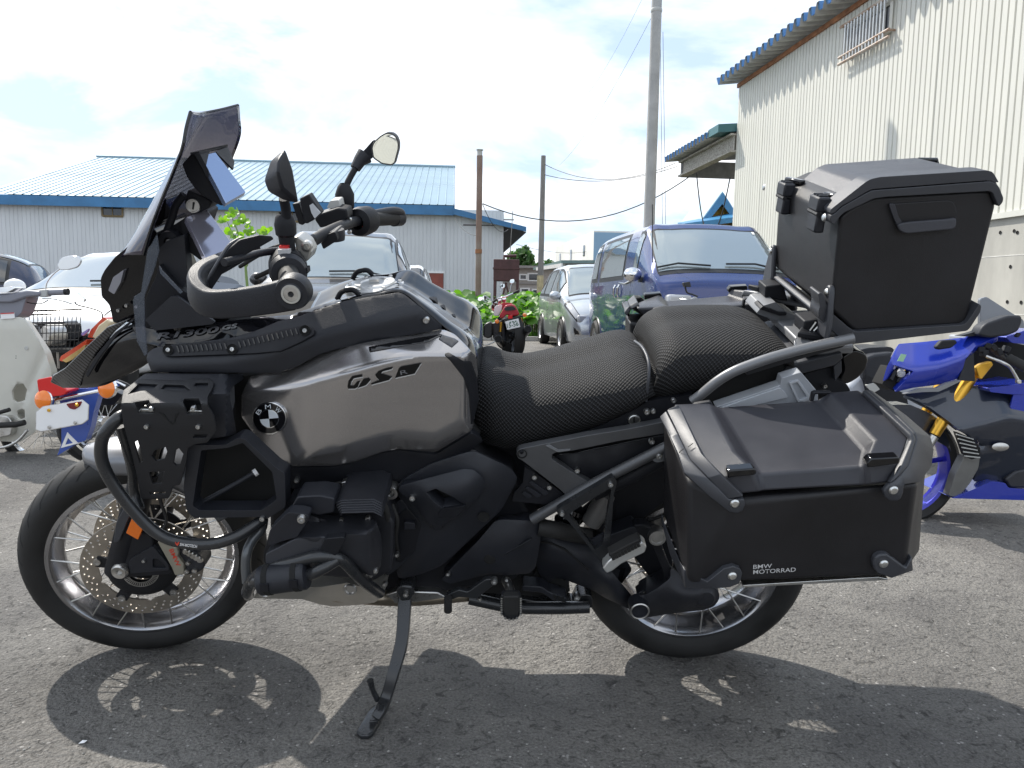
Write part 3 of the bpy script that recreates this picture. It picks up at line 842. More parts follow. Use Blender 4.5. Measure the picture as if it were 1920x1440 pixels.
for (x, y) in ((x0 + .05, .05), (x1 - .05, .05), (x0 + .05, .75), (x1 - .05, .75)):
    MB().box((x, y, z0 / 2), (.09, .09, z0)).out('leg', m_tankr, tk)
MB().tube([(x0 + .08, .03, .3), (x0 + .45, .03, z0 - .05)], .03, 5).tube([(x1 - .08, .03, .3), (x1 - .45, .03, z0 - .05)], .03, 5).out('brace', m_tankr, tk)

# ------------------------------------------------------------------ poles and wires
m_cpole = mat('concrete_pole', (0.36, 0.36, 0.35), .85, var=.15, vscale=3, bump=.3, bscale=30)
m_dpole = mat('weathered_pole', (0.22, 0.21, 0.20), .85, var=.3, vscale=5, stretch=(1, 1, .3))
m_flue = mat('rusted_pipe', (0.30, 0.26, 0.23), .7, dirt=(.16, .07, .045), vscale=1.1, stretch=(1, 1, .6), metal=.2)
m_wire = mat('black_cable', (0.03, 0.03, 0.03), .6)
def pole(name, top, bot, y, r0, r1, m, label, cat, grow=1.0, n=16):
    a = PY(top[0], top[1], y); b = PY(bot[0], bot[1], y)
    d = (a - b) / (a.z - b.z)
    base = b - d * b.z; tp = base + d * (a.z * grow)
    o = empty(name, base); tag(o, label, cat)
    MB().tube([(0, 0, 0), (tp - base) / 2, tp - base], [r0, (r0 + r1) / 2, r1], n).out('shaft', m, o)
    return o, base, tp
flue, fb, ft = pole('flue_pipe', (899.5, 292), (896.5, 560), 22, .085, .085, m_flue, 'rusted grey steel pipe stack standing in front of the warehouse', 'pipe')
k = MB(); k.lathe([(.075, .02), (.075, .2), (.10, .2), (.10, .22), (0, .22)], ft - fb - Vector((0, 0, .05)), (0, 0, 1), 14); k.out('cap', m_greyunder, flue)
MB().lathe([(.10, 0), (.10, .12)], Vector((0, 0, 2.25)), (0, 0, 1), 14).out('collar', m_rust, flue)
MB().tube([(-.45, 0, 3.05), (.45, 0, 3.05)], .02, 6).out('bracket', m_soffit, flue)
p1, p1b, p1t = pole('utility_pole', (1019, 292), (1012.5, 560), 30, .125, .09, m_dpole, 'thin dark utility pole left of the silver van', 'utility pole')
MB().lathe([(.13, 0), (.13, .9)], Vector((0, 0, 1.0)), (0, 0, 1), 12).out('marker_band', mat('band_yellow', (.5, .42, .25), .6, var=.3), p1)
p2, p2b, p2t = pole('utility_pole', (1231.5, 0), (1217, 420), 17, .132, .104, m_cpole, 'thick pale concrete utility pole behind the blue van', 'utility pole', grow=1.35, n=24)
k = MB(); k.lathe([(.116, 0), (.124, .02), (.124, .06), (.116, .08)], (p2t - p2b) * .715, (0, 0, 1), 24); k.out('band', m_greyunder, p2)
p3, p3b, p3t = pole('utility_pole', (942.5, 402), (942, 480), 75, .15, .12, m_dpole, 'small far utility pole with a crossarm above the rusty tank', 'utility pole')
MB().tube([p3t - p3b + Vector((-1.1, 0, -.5)), p3t - p3b + Vector((1.1, 0, -.5))], .07, 6).tube([p3t - p3b + Vector((-.7, 0, -.9)), p3t - p3b + Vector((.7, 0, -.9))], .05, 6).out('crossarm', m_dpole, p3)
p4, p4b, p4t = pole('antenna_mast', (961.5, 396), (956, 480), 28, .02, .012, m_dpole, 'thin bare mast rising behind the warehouse end', 'mast')
def wire(a, b, sag, r, label, n=18):
    a = Vector(a); b = Vector(b)
    pts = [a.lerp(b, i / n) - Vector((0, 0, sag * 4 * (i / n) * (1 - i / n))) for i in range(n + 1)]
    o = MB().tube(pts, r, 5).out('power_cable', m_wire); tag(o, label, 'cable', 'overhead cables'); return o
wire(PY(1019, 307, 30), PY(1266, 306, 25), .55, .012, 'upper thin cable from the dark utility pole to the lean-to roof')
wire(PY(1019, 327, 30), PY(1270, 312, 25), .35, .012, 'lower thin cable from the dark utility pole to the lean-to roof')
wire(PY(905, 382, 22), PY(1300, 326, 24), .9, .016, 'thick black cable sagging from the rusted pipe stack to the lean-to')
wire(PY(1306, 325, 23), PY(1369, 333, 21), 1.7, .018, 'looped cables hanging under the lean-to beam')
wire(PY(1243, 60, 17), PY(1248, 420, 17), 0, .005, 'thin upright wire close beside the thick concrete pole')
wire(PY(1238, 60, 17), PY(1242, 420, 17), 0, .005, 'thin upright wire touching the thick concrete pole')
wire(PY(1203, 0, 26), PY(1103, 175, 38), .2, .004, 'faint upper diagonal wire left of the concrete pole')
wire(PY(1224, 28, 17), PY(1048, 310, 40), .4, .004, 'faint lower diagonal wire from the concrete pole top')
wire(PY(849, 402, 30), PY(895, 442, 22), .2, .008, 'thin cable from the warehouse eave to the pipe stack')
wire(PY(905, 383, 22), PY(953, 430, 29), .35, .01, 'thin cable from the pipe stack to the warehouse end')
wire(PY(968, 458, 40), PY(1110, 470, 60), .3, .012, 'far thin cable above the low grey house')

# ------------------------------------------------------------------ trees
def tree(px, py_top, py_bot, y, w_px, label, m, n=1700, leaf=.16, seed=1, conifer=False):
    rnd = random.Random(seed)
    base = PY(px, 560, y); base.z = 0
    z1 = Z_at(px, py_top, y); z0 = Z_at(px, py_bot, y); rw = w_px / F * y / 2
    o = empty('tree', base); tag(o, label, 'tree')
    tr = MB().tube([(0, 0, 0), (.05, 0, z0), (0, .05, (z0 + z1) / 2)], [.25, .18, .06], 8)
    blobs = []
    for i in range(13):
        a = rnd.uniform(0, 6.3); k = rnd.uniform(0, .62); zz = rnd.uniform(.15, .85)
        c = Vector((math.cos(a) * rw * k, math.sin(a) * rw * k, z0 + (z1 - z0) * zz))
        blobs.append((c, rnd.uniform(.32, .5) * rw)); tr.tube([(0, 0, z0 * .9), c], [.07, .03], 5)
    tr.out('trunk', m_bark, o)
    mb = MB()
    for i in range(n):
        c, r = rnd.choice(blobs)
        d = Vector((rnd.gauss(0, 1), rnd.gauss(0, 1), rnd.gauss(0, .8))).normalized() * r * rnd.uniform(.55, 1.05)
        p = c + d; q = Vector((rnd.gauss(0, 1), rnd.gauss(0, 1), rnd.gauss(.6, .6))).normalized()
        x = q.orthogonal().normalized() * leaf * rnd.uniform(.7, 1.4); yv = q.cross(x)
        mb.add([p - x, p + yv * .5, p + x, p - yv * .5], [(0, 1, 2, 3)])
    mb.out('crown', m, o, ang=180)
    return o
tree(981, 464, 520, 70, 60, 'rounded dark green tree behind the rusty tank', m_leaf2, 1500, .3, 3)
tree(1026, 488, 520, 85, 26, 'small dark tree right of the thin utility pole', m_leaf2, 500, .3, 5)
tree(1004, 494, 520, 95, 34, 'low dark bush behind the grey house roof', m_leaf2, 500, .3, 8)
# young maple sprig behind the windscreen
sap = empty('sapling', (X_at(455, 18.4), 18.4, .1)); tag(sap, 'young sapling with bright green leaves behind the windscreen', 'sapling')
sx, sy = sap.location.x, 18.4
mb = MB(); tb = MB(); rnd = random.Random(4)
stem_top = []
def sp(px, py, dy=0): p = PY(px, py, sy + dy); return Vector((p.x - sx, p.y - sy, p.z - .1))
tb.tube([sp(470, 600) * 1.0, sp(462, 520), sp(458, 470), sp(448, 440), sp(436, 410)], [.04, .034, .027, .02, .01], 6)
tb.tube([(0, 0, 0), sp(470, 600)], .042, 6)
tb.tube([sp(462, 500), sp(480, 450), sp(500, 435)], [.024, .017, .01], 5)
tb.tube([sp(460, 480), sp(440, 445), sp(425, 415)], [.02, .014, .008], 5)
for (x, y, k) in ((428, 404, 10), (440, 398, 10), (450, 410, 9), (461, 420, 9), (470, 432, 7), (432, 437, 9), (446, 442, 9), (460, 440, 6), (500, 432, 10), (493, 438, 6), (418, 412, 5), (440, 420, 5)):
    for i in range(k):
        c = sp(x + rnd.uniform(-7, 7), y + rnd.uniform(-6, 6), rnd.uniform(-.4, .4))
        leaf_shape(mb, c, rnd.uniform(.04, .085), Vector((rnd.gauss(0, .6), -1, rnd.gauss(.5, .6))), rnd.uniform(0, 6), 7, .3, False)
tb.out('stem', m_stem, sap); mb.out('leaves', m_leaf3, sap, ang=180)
# ================================================================== the touring motorcycle in front
import numpy as np
bike = empty('motorcycle', BIKE_LOC, (LEAN, 0, 0))
tag(bike, 'bronze grey touring motorcycle with black panniers and top case leaning on its side stand', 'motorcycle')
def K(ox, oy, s, pts):                    # points read off an enlarged crop of the photo
    return [(p[0] / s + ox, p[1] / s + oy) + tuple(p[2:]) for p in pts]
Y_ = lambda t: Vector((0, t, 0))
def plate(name, pts, w, th, m, parent=bike, holes=(), r=0, bevel=.0015, seg=2, ang=35):
    wf = w if callable(w) else None
    f = (lambda p: B(p[0], p[1], p[2] if len(p) > 2 else (wf(p[0], p[1]) if wf else w)))
    if r: pts = round_poly(pts, r); holes = [round_poly(h, r * .6, 2) for h in holes]
    return prism(name, pts, f, Y_(th), m, parent, holes, bevel, seg, ang)
def tps(ctrl, lam=0.0):
    c = np.array([(a[0] / 100, a[1] / 100) for a in ctrl]); z = np.array([a[2] for a in ctrl]); n = len(c)
    def U(d2): return np.where(d2 > 1e-12, d2 * np.log(d2 + 1e-12), 0)
    d2 = ((c[:, None] - c[None]) ** 2).sum(-1)
    A = np.zeros((n + 3, n + 3)); A[:n, :n] = U(d2) + lam * np.eye(n); A[:n, n] = 1; A[:n, n + 1:] = c; A[n, :n] = 1; A[n + 1:, :n] = c.T
    s = np.linalg.solve(A, np.concatenate([z, np.zeros(3)]))
    def f(px, py):
        q = np.array((px / 100, py / 100)); d = ((c - q) ** 2).sum(-1)
        return float(U(d) @ s[:n] + s[n] + s[n + 1:] @ q)
    return f
SURF = {}
def relief(name, pts, ctrl, m, parent=bike, step=9, th=.02, r=4, holes=(), bevel=.003, lam=0.0, edge=0.0, seg=2, fmap=B):
    """Moulded panel: outline in photo pixels, sideways distance w from a thin-plate spline through ctrl (px, py, w)."""
    wf = ctrl if callable(ctrl) else tps(ctrl, lam)
    if r: pts = round_poly([p[:2] for p in pts], r)
    def resamp(pl):
        o = []
        for i, p in enumerate(pl):
            a = Vector(p[:2]); b = Vector(pl[(i + 1) % len(pl)][:2]); n = max(1, int((b - a).length / step))
            o += [a.lerp(b, j / n) for j in range(n)]
        return o
    loops = [resamp(pts)] + [resamp(h) for h in holes]
    vs = []; es = []
    for l in loops:
        n = len(vs); vs += l; es += [(n + i, n + (i + 1) % len(l)) for i in range(len(l))]
    x0 = min(v.x for v in loops[0]); x1 = max(v.x for v in loops[0]); y0 = min(v.y for v in loops[0]); y1 = max(v.y for v in loops[0])
    def inside(l, x, y):
        c = False
        for i in range(len(l)):
            a, b = l[i], l[i - 1]
            if (a.y > y) != (b.y > y) and x < (b.x - a.x) * (y - a.y) / (b.y - a.y) + a.x: c = not c
        return c
    y = y0 + step / 2; k = 0
    while y < y1:
        x = x0 + step / 2 + (k % 2) * step / 2
        while x < x1:
            if inside(loops[0], x, y) and not any(inside(h, x, y) for h in loops[1:]):
                if min((v - Vector((x, y))).length_squared for l in loops for v in l) > (step * .45) ** 2:
                    vs.append(Vector((x, y)))
            x += step
        y += step * .87; k += 1
    ov, oe, of, a, b, c = delaunay_2d_cdt(vs, es, [], 1, 1e-7); of = drop_holes(ov, of, [h for h in loops[1:]])
    me = bpy.data.meshes.new(name)
    me.from_pydata([tuple(fmap(p.x, p.y, wf(p.x, p.y))) for p in ov], [], [tuple(f) for f in of])
    me.materials.append(m)
    bm = bmesh.new(); bm.from_mesh(me); bmesh.ops.recalc_face_normals(bm, faces=bm.faces)
    if sum(f.normal.y for f in bm.faces) > 0: bmesh.ops.reverse_faces(bm, faces=bm.faces)
    bm.to_mesh(me); bm.free(); smooth(me, 40)
    o = link(name, me, parent)
    s = o.modifiers.new('solid', 'SOLIDIFY'); s.thickness = th; s.offset = -1
    if bevel:
        s = o.modifiers.new('bevel', 'BEVEL'); s.width = bevel; s.segments = seg; s.limit_method = 'ANGLE'; s.angle_limit = R(50)
    SURF[name] = wf
    return o
def tubep(name, pts, r, m, parent=bike, n=12, sm=5, **k):
    return MB().tube([B3(p) for p in pts], r, n, smooth_n=sm, **k).out(name, m, parent, ang=60)
_bolt = None
def bolt(px, py, w, d=.011, m=m_bolt, parent=bike, name='bolt', ax=None):
    """Button-head screw with a hex socket."""
    global _bolt
    if _bolt is None:
        k = MB(); k.lathe([(0, .15), (.22, .15), (.26, .42), (.42, .40), (.5, .18), (.5, -.5)], (0, 0, 0), (0, -1, 0), 14)
        o = k.out('bolt', m); _bolt = o.data
        bpy.data.objects.remove(o)
    me = _bolt
    if m is not m_bolt:
        me = _bolt.copy(); me.materials[0] = m
    o = link(name, me, parent, B(px, py, w)); o.scale = (d, d, d)
    if ax is not None: o.rotation_euler = Vector((0, -1, 0)).rotation_difference(Vector(ax)).to_euler()
    return o
def copy_tree(o, parent=None):
    c = o.copy(); COL.objects.link(c)
    if parent is not None: c.parent = parent
    for ch in list(o.children): copy_tree(ch, c)
    return c
def lettering(name, body, p0, p1, hpx, w, m, parent, off=.0006, shear=0.0, bold=0.0, slant=0.0, updir=None):
    """Text between two photo pixels on the plane w; hpx = cap height in pixels."""
    a = Vector(p0); b = Vector(p1); d = b - a; up = Vector((d.y, -d.x)).normalized() * hpx
    if updir: up = Vector(updir)
    wf = w if callable(w) else (lambda x, y: w)
    def f(q):
        p = a + d * q[0] + up * (q[1])
        return B(p.x, p.y, wf(p.x, p.y) + off)
    return text_mesh(name, body, f, m, parent, bold=bold, shear=shear)

# ---------------------------------------------------------------- wheels
def wheel(name, c, Rt, tw, rim_r, ndisc):
    wr = empty(name, c, parent=bike)
    h = tw / 2; AX = (0, -1, 0)
    dr = Rt - rim_r
    half = [(rim_r + .004, h * .80), (rim_r + dr * .22, h * .95), (rim_r + dr * .45, h * 1.0), (rim_r + dr * .62, h * .98), (rim_r + dr * .80, h * .80), (rim_r + dr * .92, h * .52), (Rt - .001, h * .25), (Rt, 0)]
    prof = half + [(r, -o) for r, o in half[-2::-1]] + [(rim_r - .004, -h * .7), (rim_r - .004, h * .7)]
    tyre = MB().lathe(prof, (0, 0, 0), AX, 96, closed=True).out('tyre', m_rubber, wr, ang=50)
    gr = MB()                                          # tread sipes: dark strips on the rubber that paint the shade of grooves
    import bisect
    def surf(o):                                       # radius at offset o
        for (r0, o0), (r1, o1) in zip(half, half[1:]):
            if o1 <= abs(o) <= o0 and r0 > rim_r + dr * .5: return r1 + (r0 - r1) * (abs(o) - o1) / (o0 - o1 + 1e-9)
        return Rt
    n = 30
    for i in range(n):
        for sg in (-1, 1):
            a0 = 2 * math.pi * (i + (.5 if sg > 0 else 0)) / n
            pts = []
            for t in range(7):
                o = sg * h * (.12 + .80 * t / 6); a = a0 + .20 * (t / 6) ** 1.4; r = surf(o) + .0006
                pts.append((a, o, r))
            wd_ = .0032
            v = []; f = []
            for (a, o, r) in pts:
                for sgn in (-1, 1):
                    aa = a + sgn * wd_ / Rt
                    v.append((math.cos(aa) * r, -o, math.sin(aa) * r))
            f = [(2 * t, 2 * t + 1, 2 * t + 3, 2 * t + 2) for t in range(6)]
            gr.add(v, f)
    g = gr.out('tread_grooves', m_hole, wr, ang=180)
    # rim
    e = h * .80
    rp_ = [(rim_r + .004, e), (rim_r - .006, e + .002), (rim_r - .014, e - .006), (rim_r - .018, e * .6), (rim_r - .030, e * .25), (rim_r - .032, 0)]
    rp_ = rp_ + [(r, -o) for r, o in rp_[-2::-1]]
    rim = MB().lathe(rp_, (0, 0, 0), AX, 96).out('rim', m_rim, wr, ang=40)
    hub = MB().lathe([(.012, -h * 1.25), (.03, -h * 1.2), (.034, -.045), (.058, -.042), (.058, -.03), (.036, -.02), (.036, .02), (.058, .03), (.058, .042), (.034, .045), (.03, h * 1.2), (.012, h * 1.25)], (0, 0, 0), AX, 32).out('hub', m_engine, wr)
    first = None
    for i in range(40):
        sd = 1 if i % 2 else -1; cr_ = 1 if (i // 2) % 2 else -1
        a = 2 * math.pi * i / 40
        if first is None or i < 4:
            p0 = Vector((math.cos(a) * (rim_r - .010), -sd * (e - .004), math.sin(a) * (rim_r - .010)))
            b = a + cr_ * .62
            p1 = Vector((math.cos(b) * .055, -sd * .037, math.sin(b) * .055))
            o = MB().tube([p0, p1], .0021, 6).out('spoke', m_steel, wr); first = first or {}; first[i] = o
        else:
            o = first[i % 4].copy(); COL.objects.link(o)
            o.rotation_euler = (0, -(2 * math.pi * (i - i % 4) / 40), 0)
    def brake(off, name='brake_disc', Rd=.147):
        out_ = [(math.cos(2 * math.pi * j / 96) * Rd, math.sin(2 * math.pi * j / 96) * Rd) for j in range(96)]
        inn = []
        for j in range(100):
            a = 2 * math.pi * j / 100; k = abs(((a / (2 * math.pi) * 10) % 1) - .5) * 2
            inn.append((math.cos(a) * (Rd - .036 - .008 * (1 if k > .25 else k / .25 - 0)), math.sin(a) * (Rd - .036 - .008 * (1 if k > .25 else k / .25))))
        hs = [inn]
        for row, (rr_, ph) in enumerate(((Rd - .008, 0), (Rd - .017, .33), (Rd - .026, .66))):
            for j in range(36):
                if row == 2 and j % 3 == 2: continue
                a = 2 * math.pi * (j + ph) / 36
                cx, cy = math.cos(a) * rr_, math.sin(a) * rr_
                hs.append([(cx + math.cos(2 * math.pi * q / 7) * .0032, cy + math.sin(2 * math.pi * q / 7) * .0032) for q in range(7)])
        sg = 1 if off > 0 else -1
        d = prism(name, out_, lambda p: Vector((p[0], -off, p[1])), Y_(.005 * sg), m_disc, wr, hs, bevel=0)
        k = MB()
        k.lathe([(.04, .012 * sg), (.065, .014 * sg), (.080, .006 * sg), (.086, .0), (.086, -.004 * sg), (.04, -.004 * sg)], (0, -off - .003 * sg, 0), (0, -1, 0), 40)
        for j in range(5):                              # arms to the floating bobbins
            a = 2 * math.pi * j / 5 + .3; c_ = Vector((math.cos(a) * .092, -off - .001 * sg, math.sin(a) * .092))
            k.box(c_, (.034, .006, .03), Matrix.Rotation(-a, 3, 'Y'))
        k.out('disc_carrier', m_guard, wr)
        for j in range(5):
            a = 2 * math.pi * j / 5 + .3
            MB().lathe([(0, .004), (.004, .004), (.005, .006), (.009, .006), (.010, 0)], Vector((math.cos(a) * .107, -off - .002 * sg, math.sin(a) * .107)), (0, -sg, 0), 14).out('bobbin', m_steel, wr)
        return d
    for off in ndisc: brake(off)
    return wr
m_rim = mat('gunmetal_rim', (0.36, 0.36, 0.375), 0.22, metal=0.95, var=.12, vscale=12, rvar=.08)
FW = Vector((-.965, 0, .308)); RW = Vector((.486, 0, .312))
STEER = R(14)
fw = wheel('front_wheel', FW, .303, .115, .229, (.072, -.072)); fw.rotation_euler = (0, 0, STEER)
k = MB()
for j in range(48):
    a = 2 * math.pi * j / 48; k.box((math.cos(a) * .036, -.097, math.sin(a) * .036), (.010, .002, .0022), Matrix.Rotation(-a, 3, 'Y'))
k.lathe([(.030, 0), (.031, .002), (.029, .002)], (0, -.096, 0), (0, -1, 0), 32).lathe([(.042, 0), (.043, .002), (.041, .002)], (0, -.096, 0), (0, -1, 0), 32)
k.out('abs_ring', m_steel, fw)
rw = wheel('rear_wheel', RW, .303, .150, .214, (-.06,))

# ---------------------------------------------------------------- fork and front end
fork = empty('fork', parent=bike)
for sg in (1, -1):
    w0 = .118 * sg
    p0 = Vector((-.985, -w0, .33)); p1 = Vector((-.70, -w0, 1.02))
    MB().tube([p0, p0.lerp(p1, .42)], .031, 20).out('fork_slider', m_plastic, fork)
    MB().tube([p0.lerp(p1, .40), p1], .027, 20).out('fork_tube', m_gloss, fork)
CD = lambda pts: K(130, 940, 6.4, pts)
plate('axle_clamp', CD([(510, 840), (530, 760), (600, 700), (640, 470), (760, 400), (960, 360), (1010, 500), (1000, 560), (1090, 590), (1190, 760), (1240, 880), (720, 915), (620, 930), (540, 910)]), .142, .045, m_plastic, fork, r=6, bevel=.004, seg=3)
plate('caliper_bracket', CD([(720, 700), (1000, 540), (1190, 760), (1200, 830), (720, 870)]), .147, .012, m_plastic2, fork, r=5, holes=[CD([(1000, 690), (1060, 690), (1150, 760), (1160, 810), (1000, 800)])])
plate('fork_guard', CD([(525, 490), (560, 250), (660, 70), (740, 150), (690, 260), (600, 480), (560, 500)]), .158, .02, m_caseframe, fork, r=4, bevel=.004)
plate('reflector', CD([(680, 382), (748, 210), (893, 300), (822, 462)]), .163, .012, m_orange, fork, r=1.5)
axn = B3(CD([(612, 832)])[0], .148)
MB().lathe([(0, .001), (.008, .001), (.008, .008), (.017, .010), (.020, .006), (.022, -.01)], axn, (0, -1, 0), 24).out('axle_nut', m_steel, fork)
bolt(*CD([(893, 716)])[0], .150, .009, parent=fork)
cal = plate('brake_caliper', CD([(1055, 490), (1100, 465), (1285, 560), (1312, 620), (1300, 665), (1372, 760), (1378, 875), (1268, 893), (1230, 800)]), .150, .035, mat('caliper_olive', (.34, .32, .26), .4, metal=.5, var=.1, bump=.2), bike, r=2, bevel=.003)
lettering('caliper_print', 'BMW', CD([(1196, 585)])[0], CD([(1290, 790)])[0], 8, .150, mat('red_print', (.6, .06, .03), .5), cal, bold=.02)
plate('caliper_body', CD([(1290, 540), (1420, 560), (1560, 640), (1620, 740), (1620, 800), (1560, 850), (1400, 890), (1370, 860), (1372, 760), (1310, 640)]), .140, .05, m_engine, cal, r=5, bevel=.005)
for (x, y, d) in ((1425, 740, .011), (1500, 830, .012), (1410, 840, .012), (1320, 855, .009)): bolt(*CD([(x, y)])[0], .145, d, parent=cal, m=m_steel)
for i in range(5):
    MB().lathe([(0, .004), (.007, .004), (.009, 0)], B3(CD([(1400 + i * 42, 600 + i * 25)])[0], .146), (0, -1, 0), 10).out('bolt', m_steel, cal)
far_cal = cal.copy(); COL.objects.link(far_cal); far_cal.scale = (1, -1, 1); far_cal.data = cal.data.copy(); far_cal.data.materials[0] = m_engine
tubep('brake_hose', [(300, 1000, .15), (312, 975, .13), (300, 930, .12), (315, 880, .1)], .004, m_rubber, fork)
# front mudguard over the tyre
rows = []
for i in range(8):
    a = R(108 - i * 11); r0 = .320
    taper = 1 if i else .55
    sec = [(.068 * taper, r0 - .050), (.069 * taper, r0 - .02), (.058 * taper, r0 - .004), (.03 * taper, r0 + .008), (0, r0 + .010)]
    sec = sec + [(-w_, r_) for w_, r_ in sec[-2::-1]]
    rows.append([FW + Vector((math.cos(a) * r_, -w_, math.sin(a) * r_)) for w_, r_ in sec])
v, f, _, _ = grid_surface(rows, 5, 3)
mesh('front_mudguard', v, f, m_silverfender, bike, solid=.004)
# crash bars round the radiators
cb = empty('upper_crash_bar', parent=bike)
tubep('crash_tube', [(236, 776, .31), (222, 784, .33), (204, 803, .34), (192, 822, .345), (190, 858, .345), (206, 898, .345), (248, 955, .345), (291, 997, .345), (335, 1016, .345), (393, 1020, .345), (437, 1009, .34), (470, 990, .32), (494, 974, .30)], .0125, m_crash, cb, n=14)
tubep('crash_tube', [(226, 800, .29), (240, 845, .29), (249, 885, .28), (252, 925, .28), (262, 955, .30)], .011, m_crash, cb, n=12)
lettering('bar_print', 'SW-MOTECH', (337, 1023.5), (369, 1027.5), 5.5, .358, m_white, cb, bold=.02)
plate('bar_emblem', [(328, 1016), (330.5, 1018), (331.5, 1021), (332.5, 1018), (336, 1016), (335.5, 1020), (332.5, 1024), (329.5, 1021)], .359, .001, mat('red_print', (.6, .06, .03), .5), cb, bevel=0)
GP = lambda pts: K(200, 680, 4.8, pts)
def gw(px, py): return .345 - max(0, 757 - py) * .0017 - max(0, py - 800) * .00012
gp = relief('guard_plate', GP([(130, 380), (150, 250), (290, 145), (660, 158), (690, 160), (780, 140), (925, 140), (965, 170), (955, 220), (910, 300), (905, 380), (960, 480), (990, 610), (905, 720), (790, 735), (730, 770), (715, 900), (660, 1100), (600, 1110), (560, 1220), (440, 1230), (310, 1225), (270, 1010), (235, 850), (150, 560)]), gw, m_guard, bike, r=3, step=7, th=.005,
    holes=[GP(h) for h in ([(190, 285), (290, 185), (460, 195), (415, 245), (300, 255)], [(485, 237), (520, 195), (690, 200), (755, 250), (650, 250)], [(785, 205), (800, 180), (915, 180), (905, 240), (865, 248)],
      [(250, 355), (380, 335), (405, 400), (428, 462), (285, 455)], [(685, 345), (700, 322), (830, 320), (850, 375), (858, 462), (722, 465)], [(245, 722), (278, 700), (300, 770), (325, 890), (297, 907)],
      [(772, 678), (790, 647), (915, 645), (890, 677)], [(400, 840), (430, 790), (530, 760), (545, 800), (520, 870), (440, 885)], [(600, 905), (620, 790), (650, 770), (690, 820), (660, 920), (622, 927)],
      [(378, 985), (520, 978), (490, 1090), (412, 1090)], [(378, 1155), (402, 1168), (530, 1162), (525, 1185), (392, 1190)])], bevel=.001)
plate('emblem', GP([(470, 450), (510, 456), (560, 528), (578, 532), (583, 545), (597, 545), (603, 530), (618, 462), (650, 450), (620, 505), (612, 540), (596, 560), (572, 545), (535, 505)]), lambda x, y: gw(x, y) + .001, .002, m_hole, gp, bevel=0)
for (x0, x1, y) in ((283, 427, 450), (720, 862, 463)):
    plate('mount_tab', GP([(x0, y - 4), (x0 + 25, y - 35), (x1, y - 28), (x1, y)]), .338, .03, m_alu, gp, bevel=.001)
for (x, y) in ((360, 575), (825, 575), (403, 415), (780, 412)): bolt(*GP([(x, y)])[0], .347, .010, parent=gp)
def cowl_w(x, y): return .302 - max(0, 738 - y) * .0016 - max(0, x - 425) * .0022
relief('radiator_cowl', GP([(300, 130), (350, 95), (1000, 100), (1265, 105), (1230, 150), (1130, 215), (1105, 300), (1140, 470), (1170, 640), (960, 685), (700, 690), (150, 560), (120, 420), (170, 240)]), cowl_w, m_plastic2, bike, step=8, th=.08)
sc = plate('air_scoop', K(200, 680, 4.8, [(740, 735), (830, 742), (1065, 740), (1185, 672), (1245, 690), (1520, 945), (1605, 1000), (1612, 1300), (1440, 1410), (1380, 1390), (790, 1400), (720, 1340), (690, 1130), (725, 800)]), .318, .04, m_plastic2, bike, r=5,
    holes=[K(200, 680, 4.8, [(850, 790), (1090, 768), (1225, 722), (1490, 985), (1530, 1235), (1390, 1330), (830, 1330), (775, 1290), (800, 1120)])], bevel=.005, seg=3)
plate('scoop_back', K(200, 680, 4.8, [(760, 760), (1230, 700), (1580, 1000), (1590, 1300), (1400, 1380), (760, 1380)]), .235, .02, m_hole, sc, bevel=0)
plate('scoop_floor', K(200, 680, 4.8, [(800, 1320, .30), (1400, 1330, .30), (1470, 1290, .24), (830, 1280, .24)]), .3, .004, m_hole, sc, bevel=0)  # near-black floor and back paint the shade inside the scoop
tubep('strut', [(379, 942, .285), (430, 914, .275), (478, 886, .262)], .0055, m_plastic2, sc, sm=2)
MB().tube([B(476, 888, .264), B(482, 884, .26)], .008, 10).out('strut_tip', m_white, sc)
bolt(492, 972, .320, .012)

# ---------------------------------------------------------------- nose, beak, screen
nose = empty('nose_fairing', parent=bike)
plate('nose_shell', [(188, 522), (196, 506), (215, 482), (240, 462), (262, 440), (285, 424), (297, 440), (300, 500), (318, 540), (345, 566), (402, 572), (440, 590), (420, 606), (320, 618), (262, 640), (246, 604), (212, 606), (205, 572), (190, 556)], .085, .17, m_gloss, nose, r=6, bevel=.02, seg=4, ang=50)
plate('headlight', [(203, 545), (212, 520), (232, 506), (226, 530), (214, 552)], .098, .19, mat('headlight_lens', (.25, .25, .28), .05, coat=1), nose, r=2, bevel=.003)
plate('side_panel', [(262, 590), (276, 552), (292, 520), (298, 496), (335, 540), (362, 556), (400, 600), (385, 604), (300, 612), (275, 625)], .125, .02, m_plastic, nose, r=3, bevel=.003)
plate('inner_panel', [(293, 470), (312, 452), (345, 440), (352, 520), (338, 552), (300, 500)], .110, .03, m_plastic2, nose, r=3, bevel=.004)
plate('lower_side_panel', [(282, 597), (318, 558), (330, 556), (392, 598), (402, 606), (290, 620)], .150, .012, m_plastic2, nose, r=3, bevel=.003)
for (x, y, w) in ((222, 582, .1), (237, 573, .1), (256, 575, .1)): bolt(x, y, w, .008, parent=nose)
